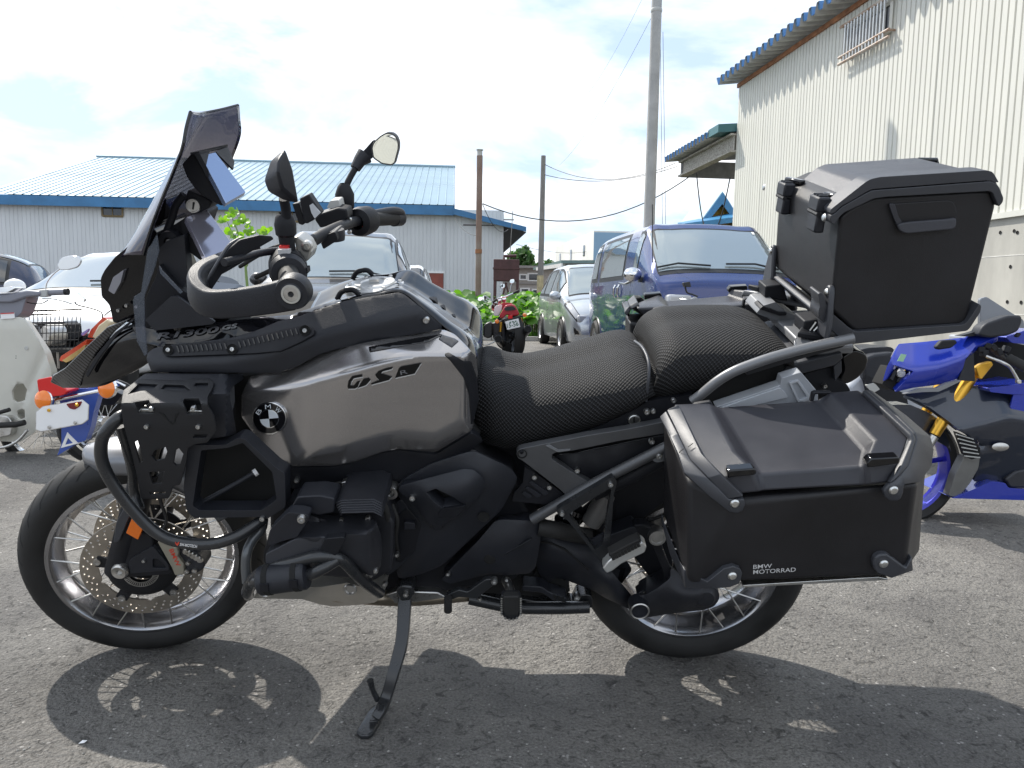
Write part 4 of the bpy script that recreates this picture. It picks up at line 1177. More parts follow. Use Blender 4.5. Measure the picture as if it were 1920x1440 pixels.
# black beak with carbon tip
rows = [
 [(97, 716, .018), (97, 708, .016), (98, 703, 0)],
 [(140, 727, .055), (128, 700, .058), (124, 692, 0)],
 [(190, 724, .095), (165, 672, .085), (160, 662, 0)],
 [(228, 708, .12), (205, 640, .105), (196, 630, 0)],
 [(262, 690, .14), (248, 615, .115), (240, 605, 0)],
 [(285, 672, .15), (300, 606, .12), (290, 596, 0)]]
def sym(rows):
    o = []
    for r in rows:
        h = [B3(p) for p in r]
        o.append(h + [Vector((p.x, -p.y, p.z)) for p in h[-2::-1]])
    return o
v, f, _, _ = grid_surface(sym(rows), 6, 5)
beak = mesh('beak', v, f, m_gloss, bike, solid=.006)
m_carbon = bpy.data.materials.new('carbon_weave'); m_carbon.use_nodes = True
t_ = m_carbon.node_tree; b_ = t_.nodes['Principled BSDF']
wv = _n(t_, 'ShaderNodeTexWave', wave_type='BANDS', bands_direction='DIAGONAL'); wv.inputs['Scale'].default_value = 62; wv.inputs['Distortion'].default_value = 1.2; wv.inputs['Detail'].default_value = 1
tcn = _n(t_, 'ShaderNodeTexCoord'); t_.links.new(tcn.outputs['Object'], wv.inputs['Vector'])
cr_ = _n(t_, 'ShaderNodeValToRGB'); cr_.color_ramp.elements[0].position = .3; cr_.color_ramp.elements[0].color = (.006, .006, .006, 1); cr_.color_ramp.elements[1].position = .7; cr_.color_ramp.elements[1].color = (.05, .05, .052, 1)
t_.links.new(wv.outputs[0], cr_.inputs[0]); t_.links.new(cr_.outputs[0], b_.inputs['Base Color']); b_.inputs['Roughness'].default_value = .25; b_.inputs['Coat Weight'].default_value = .5
plate('carbon_strip', [(94, 717, .03), (99, 704, .03), (122, 690, .075), (160, 652, .098), (200, 614, .112), (244, 597, .118), (214, 622, .112), (180, 662, .10), (158, 700, .085), (147, 728, .07), (118, 728, .045)], .1, .012, m_carbon, beak, bevel=.002)
plate('beak_edge', [(160, 702, .106), (182, 664, .118), (215, 624, .122), (247, 600, .125), (250, 602, .125), (218, 630, .122), (186, 672, .118), (164, 708, .106)], .12, .006, m_plastic2, beak, bevel=.001)
# clear wind deflector beside the tank
plate('wind_deflector', [(249, 566, .20), (251, 556, .20), (264, 548, .20), (276, 470, .185), (294, 440, .17), (298, 470, .17), (290, 500, .18), (270, 556, .2), (271, 612, .2), (276, 664, .2), (271, 668, .2), (256, 640, .2)], .2, .004, m_clear, nose, bevel=.001)
plate('wind_deflector', [(298, 498, .19), (304, 508, .19), (342, 548, .19), (338, 551, .19), (300, 512, .19)], .19, .003, m_clear, nose, bevel=0)
plate('wind_deflector', [(272, 600, .21), (320, 556, .20), (333, 556, .2), (372, 584, .2), (402, 602, .2), (398, 608, .2), (290, 620, .21)], .2, .003, m_plastic2, nose, bevel=0)
# the tall tinted screen: near edge, middle (pushed forward), mirrored far edge
scr = [((357, 210, .135), (368, 212, .07), (383, 211, 0)),
       ((349, 240, .15), (356, 250, .09), (358, 254, 0)),
       ((341, 280, .165), (334, 295, .10), (332, 300, 0)),
       ((322, 330, .17), (308, 345, .11), (305, 350, 0)),
       ((302, 378, .17), (284, 392, .11), (280, 396, 0)),
       ((284, 428, .165), (258, 440, .11), (252, 444, 0)),
       ((270, 478, .155), (235, 478, .11), (222, 484, 0))]
v, f, nk, nm = grid_surface(sym(scr), 6, 5)
screen = mesh('windscreen', v, f, m_tint, bike, solid=.004)
MB().tube([B3(p) for p in [r[0] for r in scr]] , .0032, 6, smooth_n=5).out('screen_edge', m_gloss, screen)
e_ = [Vector((p.x, -p.y, p.z)) for p in (B3(r[0]) for r in scr)]
MB().tube(e_, .0032, 6, smooth_n=5).tube([B3(scr[0][0]), B3(scr[0][1]), B3(scr[0][2]), Vector((B3(scr[0][1]).x, -B3(scr[0][1]).y, B3(scr[0][1]).z)), e_[0]], .003, 6, smooth_n=6).out('screen_edge', m_gloss, screen)
tubep('screen_strut', [(345, 365, .07), (330, 385, .07), (322, 410, .07), (305, 455, .08), (300, 480, .08)], .008, m_plastic, bike)
plate('screen_carrier', [(300, 375), (312, 372), (308, 410), (300, 428), (285, 440), (280, 470), (262, 480), (262, 455), (285, 415)], .03, .06, m_gloss, bike, r=4, bevel=.004)
plate('screen_carrier', [(298, 440), (352, 405), (362, 412), (352, 440), (320, 470), (300, 480)], .075, .15, m_plastic, bike, r=4, bevel=.004)
# instruments: navigation unit with sun hood above, main display below
nav = empty('navigation_unit', parent=bike)
plate('housing', [(341, 308), (358, 289), (374, 286), (392, 330), (422, 380), (414, 386), (396, 376), (380, 368), (364, 352), (350, 332)], .075, .05, m_plastic, nav, r=2, bevel=.003)
nq = [B(373, 291, .095), B(408, 285, -.055), B(461, 360, -.055), B(421, 383, .095)]
nq[1] = nq[1]
def quad_screen(name, px4, w4, m, parent, th=.012):
    """flat display: four photo pixels with their own sideways distances."""
    if not isinstance(w4, list):                            # all four on one plane leaning up and back to the rider
        c_ = B(*w4); nl = RXI @ Vector((.60, -.50, .62)); q = []
        for p in px4:
            d = RXI @ ray(p[0], p[1]); q.append(_o + d * ((c_ - _o).dot(nl) / d.dot(nl)))
    else: q = [B(p[0], p[1], w_) for p, w_ in zip(px4, w4)]
    n = (q[1] - q[0]).cross(q[3] - q[0]).normalized(); n = n if n.dot(_o - q[0]) > 0 else -n
    return slab(name, q, m, -n * th, parent, bevel=.001), n
q_, nn = quad_screen('display', [(376, 292), (404, 285), (461, 360), (424, 381)], (400, 335, .088), m_screen, nav)
quad_screen('hood', [(404, 284), (427, 275), (440, 303), (438, 318)], [.01, -.075, -.085, -.03], m_plastic, nav, .004)
quad_screen('hood', [(364, 289), (374, 286), (424, 381), (416, 386)], [.085, .08, .07, .072], m_plastic, nav, .012)
slab('hood_top', [B(357, 290, .085), B(427, 274, -.08), B(427, 278, -.08), B(374, 288, .08)], m_plastic, (0, 0, .004), nav)
plate('mount', [(352, 356), (380, 368), (398, 378), (392, 390), (372, 400), (356, 398), (345, 380)], .06, .08, m_plastic, nav, r=3, bevel=.004)
MB().lathe([(0, .001), (.011, .001), (.012, .003), (.014, .003), (.015, -.004)], B(362, 386, .066), (.1, -1, .1), 24).out('lock', m_alu, nav)
slab('lock_slot', [B(361.3, 379, .0695), B(364, 379.4, .0695), B(362.5, 393, .0695), B(360, 392.5, .0695)], m_hole, (0, .001, 0), nav)
tft = empty('dashboard_display', parent=bike)
quad_screen('display', [(348, 408), (386, 390), (434, 455), (392, 497)], (385, 445, .10), mat('lcd_sky_tint_pale', (.40, .385, .45), .12, metal=.7, coat=.3), tft)  # pale lavender metallic base carries the reflected sky in its colour
plate('housing', [(338, 415), (349, 406), (394, 497), (386, 496), (352, 470)], .086, .05, m_plastic, tft, r=2, bevel=.003)
bolt(318, 453, .10, .014)
MB().lathe([(.010, .006), (.022, .004), (.024, -.03)], B(318, 453, .095), (0, -1, 0), 20).out('screen_pivot', m_plastic, bike)

# ---------------------------------------------------------------- handlebar
bar = empty('handlebar', parent=bike)
tubep('bar_tube', [(545, 540, .44), (541, 505, .34), (546, 492, .28), (575, 460, .12), (610, 438, .02), (640, 424, -.10), (662, 416, -.22), (690, 412, -.30), (745, 409, -.47)], .013, m_plastic, bar, n=16)
tubep('grip', [(546, 545, .455), (541, 512, .35)], .0185, m_rubber, bar, n=20, sm=1)
tubep('grip', [(690, 412, -.31), (740, 409.5, -.455)], .0185, m_rubber, bar, n=20, sm=1)
k = MB()
for j in range(7):
    a = 2 * math.pi * j / 7
    p = B(542, 520, .37)
ax_ = (B(541, 505, .34) - B(546, 545, .455)).normalized()
MB().lathe([(.019, 0), (.030, .002), (.034, .012), (.034, .018), (.022, .026)], B(541, 514, .355), ax_, 28).out('grip_flange', m_plastic2, bar)
MB().lathe([(.020, 0), (.034, .004), (.035, .035), (.030, .065), (.018, .075)], B(541, 507, .335), ax_, 24).out('switch_housing', m_plastic, bar)
MB().box(B(534, 466, .325), (.016, .014, .012)).out('switch_red', m_red, bar)
MB().box(B(534, 474, .335), (.020, .014, .014)).out('switch_white', mat('switch_grey', (.5, .5, .5), .4), bar)
MB().box(B(570, 505, .33), (.018, .02, .01)).out('switch', m_plastic, bar)
plate('reservoir', K(400, 220, 4, [(600, 900), (640, 895), (700, 940), (735, 1010), (715, 1070), (690, 1085), (650, 1060), (620, 990)]), .30, .05, mat('silver_reservoir', (.45, .44, .41), .35, metal=.7), bar, r=4, bevel=.006, seg=3)
MB().lathe([(.006, .003), (.010, .002), (.010, -.01)], B(575, 462, .30), (0, -1, 0), 14).out('reservoir_cap', m_steel, bar)
tubep('clutch_lever', [(520, 470, .30), (490, 474, .33), (460, 482, .38), (420, 492, .44)], .007, m_plastic2, bar)
tubep('cable', [(590, 448, .1), (560, 470, .15), (520, 500, .15), (480, 520, .12)], .005, m_rubber, bar)
tubep('cable', [(575, 440, .1), (540, 455, .2), (500, 470, .2), (450, 500, .15)], .004, m_rubber, bar)
MB().lathe([(.0, -.012), (.028, -.012), (.030, 0), (.028, .012), (0, .012)], B(622, 440, 0), (0, 0, 1), 20).out('bar_clamp', m_plastic2, bar)
plate('bar_riser', [(598, 446), (628, 434), (634, 450), (606, 468)], .04, .08, m_plastic, bar, r=4, bevel=.006)
plate('master_cylinder', K(400, 220, 4, [(760, 770), (780, 730), (930, 680), (1000, 690), (1010, 760), (940, 800), (800, 830)]), -.13, .06, m_plastic, bar, r=3, bevel=.005)
plate('reservoir', K(400, 220, 4, [(850, 680), (875, 625), (940, 620), (955, 690)]), -.16, .05, mat('pale_reservoir', (.5, .5, .48), .5), bar, r=3, bevel=.004)
dsp = plate('display_unit', K(400, 220, 4, [(645, 610), (715, 575), (810, 720), (755, 770), (700, 800), (680, 790)]), .10, .03, m_plastic, bar, r=3, bevel=.003)
plate('display_face', K(400, 220, 4, [(720, 660), (745, 645), (805, 715), (760, 760), (735, 715)]), .102, .002, mat('pale_screen', (.55, .57, .6), .15, coat=1), dsp, r=1, bevel=0)
plate('display_bracket', K(400, 220, 4, [(590, 650), (640, 640), (690, 790), (670, 810), (640, 800)]), .08, .03, m_plastic, bar, r=2, bevel=.002)
# right switch housing and end weight
MB().lathe([(.02, 0), (.036, .004), (.038, .04), (.034, .065), (.018, .07)], B(690, 412, -.31), (B(645, 424, -.17) - B(690, 412, -.31)), 24).out('switch_housing', m_plastic, bar)
MB().box(B(685, 416, -.285), (.012, .03, .022)).out('switch_red', m_red, bar)
for (x, y) in ((655, 412), (655, 435)): bolt(x, y, -.16, .011, parent=bar)
# hand guards
def guard(sgn):
    pts = [(549, 550, .485), (500, 560, .485), (440, 568, .48), (395, 568, .47), (372, 552, .45), (368, 530, .42), (384, 510, .38), (420, 492, .33), (452, 476, .30), (480, 462, .27)]
    hh = [.0265, .0245, .0235, .023, .0225, .021, .019, .017, .014, .012]
    P = [B3(p) for p in pts]
    Q, hr = spline(P, 5, r=hh)
    vs = []; n = len(Q)
    for i, p in enumerate(Q):
        t = (Q[min(i + 1, n - 1)] - Q[max(i - 1, 0)]).normalized(); z = Vector((.1, 0, 1)); z = (z - t * z.dot(t)).normalized(); x = t.cross(z)
        hgt = hr[i]; th = .014
        for (a, b) in ((-.8, -1), (.3, -1), (1, -.6), (1.0, .5), (.5, 1), (-.8, 1), (-1, .6), (-1, -.6)):
            q = p + x * a * th + z * b * hgt
            vs.append(Vector((q.x, q.y * sgn, q.z)))
    f = [(i * 8 + j, i * 8 + (j + 1) % 8, (i + 1) * 8 + (j + 1) % 8, (i + 1) * 8 + j) for i in range(n - 1) for j in range(8)]
    f += [tuple(range(8)), tuple((n - 1) * 8 + j for j in range(8))]
    o = mesh('hand_guard', vs, f, m_plastic2, bar, ang=50, bevel=.004, seg=2)
    return o
hg = guard(1)
c_ = B(548, 549, .497)
MB().lathe([(0, .006), (.008, .006), (.009, .008), (.0165, .008), (.018, .006), (.026, .006), (.029, -.002), (.029, -.02)], c_, (0, -1, 0), 32).out('bar_end', m_plastic2, bar)
MB().lathe([(.0118, .0098), (.0156, .0098), (.0162, .006)], c_, (0, -1, 0), 32).out('bar_end_ring', mat('pale_metal', (.6, .6, .57), .3, metal=.7), bar)
MB().lathe([(0, .005), (.004, .005), (.005, .0092), (.0116, .0092)], c_, (0, -1, 0), 28).out('bar_end_bolt', m_steel, bar)
relief('wind_deflector', K(0, 180, 3, [(1250, 1000), (1190, 1090), (1170, 1040), (1200, 980), (1290, 860), (1350, 810), (1460, 783), (1530, 790), (1540, 805), (1480, 840), (1350, 910), (1290, 960)]),
       lambda x, y: .35 + (512 - x) * .0007, m_plastic, bar, step=6, th=.004, r=2, bevel=.001)
tubep('deflector_edge', [(390, 540, .43), (392, 522, .43), (405, 498, .425), (428, 462, .40), (448, 448, .38)], .003, m_caseframe, bar)
# far hand guard end loop, as seen
tubep('hand_guard', [(746, 409, -.48), (752, 404, -.48), (750, 398, -.47), (735, 396, -.43), (700, 402, -.36)], .012, m_plastic2, bar)
tubep('bar_end', [(738, 410, -.455), (750, 409, -.485)], .022, m_plastic2, bar, sm=1, n=20)
plate('grip_trim', [(724, 405), (734, 399), (748, 412), (735, 418), (726, 418)], -.44, .01, m_alu, bar, bevel=.001)
# mirrors
mir = empty('mirror', parent=bike)
MB().lathe([(.0145, 0), (.0185, .004), (.0195, .022), (.016, .036), (.010, .042)], B(537, 443, .31), (0, 0, 1), 20).lathe([(.013, -.045), (.0145, 0)], B(537, 443, .31), (0, 0, 1), 16).out('mirror_base', m_plastic, mir)
tubep('stalk', [(537, 415, .315), (536, 392, .32), (532, 372, .33)], .009, m_plastic, mir)
MV = [B3(q) for q in ((536, 276, .345), (507, 300, .325), (494, 338, .315), (502, 361, .322), (530, 376, .34), (564, 385, .35), (551, 318, .35), (521, 299, .378), (519, 322, .39), (526, 354, .378))]
mesh('mirror_shell', MV, [(0, 1, 7), (1, 2, 8, 7), (2, 3, 9, 8), (3, 4, 9), (0, 7, 8, 6), (6, 8, 9, 5), (9, 4, 5), (0, 6, 5, 4, 3, 2, 1)], m_plastic2, mir, bevel=.006, seg=3)
mir2 = empty('mirror', parent=bike)
MB().lathe([(.020, 0), (.022, .004), (.024, .035), (.016, .055), (.010, .062)], B(648, 391, -.24), (0, 0, 1), 20).lathe([(.016, -.04), (.018, 0)], B(648, 391, -.24), (0, 0, 1), 16).out('mirror_base', m_plastic, mir2)
tubep('stalk', [(649, 358, -.25), (651, 345, -.25), (658, 330, -.26), (668, 313, -.27)], .008, m_plastic, mir2)
MB().tube([B(666, 316, -.27), B(674, 302, -.28), B(684, 292, -.29)], [.013, .016, .022], 16).out('mirror_joint', m_plastic2, mir2)
MO = K(400, 220, 4, [(1183, 225), (1200, 185), (1250, 140), (1300, 112), (1345, 118), (1375, 145), (1392, 190), (1390, 240), (1360, 350), (1335, 362), (1260, 350), (1195, 305)])
def mw_(x, y): return -.30 - (x - 695) * .0022 + (y - 285) * .0007
plate('mirror_shell', round_poly(MO, 4), mw_, .03, m_plastic2, mir2, bevel=.008, seg=3)
MI = [((x - 724) * .90 + 724, (y - 280) * .91 + 280) for x, y in MO]
plate('mirror_glass', round_poly(MI, 4), lambda x, y: mw_(x, y) + .0015, .002, m_mirror, mir2, bevel=0)
plate('mirror_back', [(668, 308), (672, 292), (686, 278), (700, 262), (702, 290), (696, 298), (684, 306)], -.36, .025, m_plastic2, mir2, r=3, bevel=.008, seg=3)
# ---------------------------------------------------------------- tank and body panels
CC = lambda pts: K(440, 640, 3, pts)
CT = lambda pts: K(560, 460, 5.333, pts)
def softmin(k, *a):
    m = min(a); return m - k * math.log(sum(math.exp(-(x - m) / k) for x in a))
def lut(x, *p):
    xs = [q[0] for q in p]; return float(np.interp(x, xs, [q[1] for q in p]))
def tank_w(x, y):
    yb = lut(x, (450, 790), (553, 737), (600, 716), (640, 702), (700, 685), (773, 668), (835, 660), (900, 668))
    bt = lut(x, (450, 840), (545, 850), (630, 842), (718, 818), (760, 812), (817, 818), (883, 782))
    main = .284 - .00002 * (x - 640); left2 = .284 - .00016 * (633 - x); left = .2735 - .00050 * (562 - x)
    return softmin(.0042, main, left2, left, .284 - .0013 * (yb - y), .284 - .00085 * (y - bt), .284 - .0016 * (x - 868), .284 - .0022 * (668 - y) - .02 * (x < 0))
def cover_w(x, y):
    wl = lut(x, (270, .228), (400, .238), (520, .240), (600, .230), (700, .214), (785, .196), (830, .168))
    yc = lut(x, (270, 688), (420, 682), (500, 668), (560, 650), (600, 634), (680, 613), (785, 590), (830, 606))
    return softmin(.0032, wl, wl + .004 - .00095 * (yc - y), wl - .0008 * (285 - x))
side = relief('tank_side_panel', [(453, 740), (470, 704), (523, 698), (545, 692), (560, 684), (578, 674), (597, 665), (626, 656), (691, 641), (766, 628), (832, 618), (852, 626), (872, 645), (892, 668), (896, 700), (890, 745), (887, 800), (883, 808), (817, 848), (747, 842), (718, 847), (670, 864), (630, 873), (550, 874), (520, 860), (497, 843), (453, 782)],
    tank_w,
    m_tank, step=6, th=.012, r=5, bevel=.004)
tw = tps([(480, 760, .245), (500, 800, .248), (530, 780, .252), (480, 800, .243), (520, 760, .249)])
# roundel
rd = empty('roundel', parent=side)
rc = Vector((504.5, 785)); 
def ell(rx, ry, n=40): return [(rc.x + math.cos(2 * math.pi * i / n) * rx, rc.y + math.sin(2 * math.pi * i / n) * ry) for i in range(n)]
_tw = SURF['tank_side_panel']
_q = [_tw(504 + a, 785 + b) for a, b in ((0, 0), (24, 0), (-24, 0), (0, 24), (0, -24))]
def rw_(o): return lambda x, y: _q[0] + (x - 504) * (_q[1] - _q[2]) / 48 + (y - 785) * (_q[3] - _q[4]) / 48 + o + .002
plate('badge_ring', ell(32, 30.5), rw_(.003), .006, m_chrome, rd, bevel=.001)
plate('badge_black', ell(29.3, 27.8), rw_(.0042), .002, m_gloss, rd, bevel=0)
plate('badge_ring', ell(18.5, 17.6), rw_(.0048), .001, m_chrome, rd, bevel=0)
m_pale = mat('badge_pale', (.62, .66, .70), .3)
for qd in range(4):
    a0 = qd * 90
    pts = [(rc.x, rc.y)] + [(rc.x + math.cos(R(a0 + t * 10 - 5)) * 17, rc.y + math.sin(R(a0 + t * 10 - 5)) * 16.2) for t in range(10)]
    plate('badge_quarter', pts, rw_(.0054), .001, m_pale if qd in (1, 3) else m_gloss, rd, bevel=0)
for ch, an in (('B', -145), ('M', -95), ('W', -45)):
    c = rc + Vector((math.cos(R(an)) * 23.5, math.sin(R(an)) * 22.5)); d = Vector((-math.sin(R(an)), math.cos(R(an)))) * 5.4
    lettering('badge_letter', ch, c - d + d.orthogonal().normalized() * 0 + Vector((math.cos(R(an)), math.sin(R(an)))) * -4, c + d + Vector((math.cos(R(an)), math.sin(R(an)))) * -4, 8, rw_(.0046), m_pale, rd)
# GS lettering, cut shapes as on the panel
GS = [[(634, 256), (640, 222), (660, 196), (716, 186), (719, 199), (670, 208), (656, 228), (652, 247), (668, 252), (688, 226), (706, 222), (692, 258), (676, 266), (640, 267)],
      [(692, 262), (724, 212), (752, 206), (764, 218), (740, 246), (716, 255)],
      [(766, 238), (812, 218), (800, 206), (790, 188), (808, 168), (850, 152), (890, 144), (884, 156), (832, 170), (824, 180), (884, 200), (868, 218), (770, 244)],
      [(902, 206), (924, 150), (936, 142), (1050, 121), (1012, 182)]]
gm = mat('gs_print', (.006, .006, .006), .3, spec=.25)
gw3 = lambda x, y: .2845
def side_w(x, y):
    return gside(x, y)
gside = SURF['tank_side_panel']
for i, g in enumerate(GS):
    plate('model_lettering', CC(g), lambda x, y: gside(x, y) + .0022, .0015, gm, side, bevel=0)
    xs = [p for p in CC(g)]
    plate('lettering_edge', [(p[0] + .8, p[1] + 1.6) for p in xs], lambda x, y: gside(x, y) + .0012, .0008, m_text, side, bevel=0)
lettering('model_lettering', 'R', CC([(935, 190)])[0], CC([(975, 180)])[0], 8, lambda x, y: gside(x, y) + .0026, m_darkprint, side)
relief('slot_trim', CT([(705, 1062), (700, 1015), (1150, 930), (1430, 885), (1440, 895), (1300, 960), (720, 1062)]), lambda x, y: tank_w(x, y) + .002, m_gloss, side, r=1, step=6, th=.003, bevel=.001)
relief('slot_trim', CT([(1400, 935), (1430, 890), (1560, 930), (1600, 955), (1530, 1018)]), lambda x, y: tank_w(x, y) + .002, m_gloss, side, r=1, step=6, th=.003, bevel=.001)
relief('knee_trim', CC([(1180, 68), (1205, 62), (1285, 112), (1330, 112), (1362, 200), (1375, 330), (1350, 420), (1335, 470), (1322, 300), (1296, 215)]), lambda x, y: tank_w(x, y) + .003, m_plastic, side, r=2, step=6, th=.01, bevel=.002)
# lower belly trim
relief('belly_trim', CC([(290, 715), (575, 705), (835, 628), (925, 612), (1130, 640), (1335, 515), (1400, 560), (1230, 690), (950, 800), (800, 835), (560, 845), (320, 830), (285, 780)]),
    [(536, 880, .235), (632, 876, .24), (720, 850, .24), (820, 850, .235), (885, 812, .22), (900, 828, .21), (850, 870, .225), (756, 906, .225), (700, 918, .22), (600, 920, .22), (545, 916, .22), (650, 898, .235)], m_plastic, bike, step=10, th=.03)
bolt(557, 900, .233, .013)
# matte upper cover with a crease
up = relief('tank_upper_cover', [(274, 672), (278, 660), (290, 652), (330, 646), (430, 634), (480, 620), (520, 603), (560, 593), (597, 580), (635, 567), (690, 557), (747, 548), (757, 551), (795, 581), (829, 611), (827, 617), (766, 628), (691, 641), (626, 656), (597, 665), (560, 685), (525, 698), (480, 699), (284, 698)],
    cover_w, m_plastic2, bike, step=8, th=.02, r=5, bevel=.004)
pad = relief('knee_pad', [(302, 659), (308, 648), (330, 645), (430, 638), (480, 630), (530, 617), (568, 610), (588, 615), (590, 626), (565, 640), (527, 658), (480, 662), (430, 664), (320, 668), (310, 667)],
    lambda x, y: cover_w(x, y) + .006, m_plastic, bike, step=8, th=.008, r=5, bevel=.003)
pw_ = lambda x, y: cover_w(x, y) + .006
for i in range(26):
    t = i / 25
    if i in (11, 12): continue
    x = 330 + t * 222; yt = 648 - t * 14 - max(0, t - .5) * 36; yb = yt + 13 - t * 2
    plate('pad_rib', [(x, yt), (x + 3.2, yt), (x + 7.2, yb), (x + 4, yb)], lambda a, b: pw_(a, b) + .0025, .004, m_hole if i % 1 else m_gloss, pad, bevel=.0005)
for (x, y) in ((316, 656), (436, 655), (572, 620)):
    MB().lathe([(0, 0), (.009, .0005), (.011, .003)], B(x, y, pw_(x, y) + .0035), (0, -1, .5), 16).out('bolt_recess', m_hole, pad)
    bolt(x, y, pw_(x, y) + .004, .010, parent=pad, ax=(0, -1, .4))
bolt(799, 600, cover_w(799, 600) + .002, .014)
# glossy fairing side with the model name
gl = relief('upper_fairing', [(248, 612), (262, 640), (300, 650), (330, 648), (430, 638), (480, 624), (520, 607), (560, 596), (600, 583), (640, 568), (640, 560), (600, 572), (545, 590), (500, 594), (400, 604), (300, 616)],
    [(248, 612, .15), (275, 640, .165), (330, 646, .172), (430, 636, .163), (520, 605, .148), (640, 566, .14), (640, 560, .12), (545, 590, .12), (400, 604, .13), (300, 616, .14), (300, 632, .165), (420, 620, .155)], m_gloss, bike, step=8, th=.01, r=3)
gwf = SURF['upper_fairing']
lettering('fairing_lettering', 'R1300', (292, 637), (412, 623), 12, lambda x, y: gwf(x, y) + .0025, mat('fairing_grey', (.055, .055, .06), .35), gl, shear=.25, bold=.03)
lettering('fairing_lettering', 'GS', (417, 619), (446, 614), 8, lambda x, y: gwf(x, y) + .0025, mat('fairing_grey2', (.13, .13, .13), .35), gl, shear=.2, bold=.03)
# glossy tank top
TT = [[(548, 604, .115), (558, 597, .09), (568, 591, .045), (578, 585, 0)],
      [(600, 580, .11), (608, 573, .085), (616, 568, .045), (622, 563, 0)],
      [(650, 564, .10), (658, 556, .085), (666, 550, .045), (672, 544, 0)],
      [(700, 556, .092), (704, 549, .08), (706, 543, .04), (708, 537, 0)],
      [(750, 547, .09), (752, 542, .08), (752, 536, .04), (752, 530, 0)],
      [(792, 578, .10), (797, 571, .085), (800, 565, .045), (803, 558, 0)],
      [(830, 610, .122), (838, 602, .10), (843, 597, .05), (847, 591, 0)],
      [(862, 636, .145), (874, 629, .11), (880, 625, .055), (884, 620, 0)],
      [(888, 672, .16), (895, 666, .12), (899, 662, .06), (902, 658, 0)],
      [(894, 740, .16), (898, 738, .12), (902, 736, .06), (905, 734, 0)]]
v, f, _, _ = grid_surface(sym(TT), 6, 6)
top = mesh('tank_top', v, f, m_gloss, bike, solid=.006, ang=60)
capc = B(703, 538, 0) + Vector((0, 0, .004)); cax = Vector((-.06, 0, 1)).normalized()
fc = empty('filler_cap', parent=bike)
MB().lathe([(0, .006), (.030, .006), (.032, .009), (.046, .009), (.048, .005), (.050, .005), (.066, .003), (.069, -.002), (.069, -.012)], capc, cax, 48).out('cap_disc', mat('cap_satin', (.62, .62, .61), .35, metal=.85), fc)
MB().box(capc + cax * .012 + Vector((.0, 0, 0)), (.022, .012, .006)).out('lock_flap', m_steel, fc)
for j in range(6):
    a = j * math.pi / 3; p = capc + Vector((math.cos(a) * .058, math.sin(a) * .058, .0065 + math.cos(a) * .004))
    MB().lathe([(0, .003), (.004, .003), (.005, 0)], p, cax, 10).out('bolt', m_steel, fc)
for sg in (1, -1):
    pts = [B(632, 561, .085), B(640, 548, .085), B(652, 544, .085), B(663, 544, .085), B(674, 553, .085)]
    pts = [Vector((p.x, p.y * sg, p.z + (.0 if sg > 0 else 0))) for p in pts]
    MB().tube(pts, .006, 10, smooth_n=4).out('tank_loop', m_plastic, bike)
for (x, y) in ((812, 562), (828, 575), (848, 591), (864, 606)):
    plate('tank_vent', [(x - 9, y - 4), (x + 4, y + 2), (x + 10, y + 10), (x - 2, y + 5)], .0, .03, m_plastic, top, r=3, bevel=.002)

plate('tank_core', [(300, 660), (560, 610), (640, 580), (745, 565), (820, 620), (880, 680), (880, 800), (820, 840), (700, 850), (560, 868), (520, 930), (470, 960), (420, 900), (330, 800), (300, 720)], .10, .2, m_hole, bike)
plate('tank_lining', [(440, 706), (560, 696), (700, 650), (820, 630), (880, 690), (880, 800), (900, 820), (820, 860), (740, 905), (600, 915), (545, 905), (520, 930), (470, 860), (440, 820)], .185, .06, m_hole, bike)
# ---------------------------------------------------------------- engine
CE = lambda pts: K(420, 880, 2.769, pts)
eng = empty('engine', parent=bike)
plate('crankcase', [(505, 925), (700, 915), (760, 895), (880, 840), (960, 880), (985, 955), (1010, 985), (1010, 1050), (960, 1092), (830, 1112), (720, 1118), (570, 1108), (520, 1080), (505, 1000)], .16, .32, m_plastic, eng, r=8, bevel=.01)
plate('cylinder', [(530, 955), (600, 935), (712, 935), (738, 980), (735, 1070), (700, 1090), (540, 1075)], .30, .2, m_engine, eng, r=5, bevel=.01)
for i in range(6):
    plate('cooling_fin', [(628 + i * 2, 943 + i * 4.6), (640, 938 + i * 4.6), (700, 936 + i * 4.6), (717 - i * .4, 944 + i * 4.6), (717, 946.6 + i * 4.6), (700, 938.6 + i * 4.6), (641, 940.6 + i * 4.6), (629 + i * 2, 945.6 + i * 4.6)], .352 + i * .006, .14, m_engine, eng, bevel=.001)
def head_w(x, y):
    return softmin(.0015, .410 - .0002 * (x - 560), .410 - .0019 * (1012 - y), .412 - .0016 * (x - 672), .408 - .0012 * (y - 1030) - .0004 * (640 - x), .41 - .0015 * (524 - x))
head = relief('cylinder_head_cover', CE([(205, 440), (215, 400), (240, 310), (330, 225), (440, 240), (560, 235), (740, 232), (785, 262), (812, 330), (822, 400), (815, 500), (790, 555), (740, 548), (700, 520), (600, 470), (560, 455), (480, 455), (380, 480), (220, 500), (205, 480)]),
    head_w, m_engine, eng, step=7, th=.06, r=5, bevel=.004)
for pts, r in (([(632, 930, .2), (650, 915, .26), (690, 912, .28), (730, 920, .25)], .009), ([(560, 932, .3), (590, 918, .27), (640, 925, .25), (700, 930, .24)], .006), ([(705, 935, .3), (722, 950, .3), (728, 985, .29), (722, 1030, .27)], .007), ([(735, 945, .26), (745, 975, .27), (742, 1010, .26), (750, 1060, .22)], .005), ([(600, 916, .24), (640, 905, .25), (700, 902, .24), (760, 915, .22)], .004)):
    tubep('hose', pts, r, m_rubber, eng)
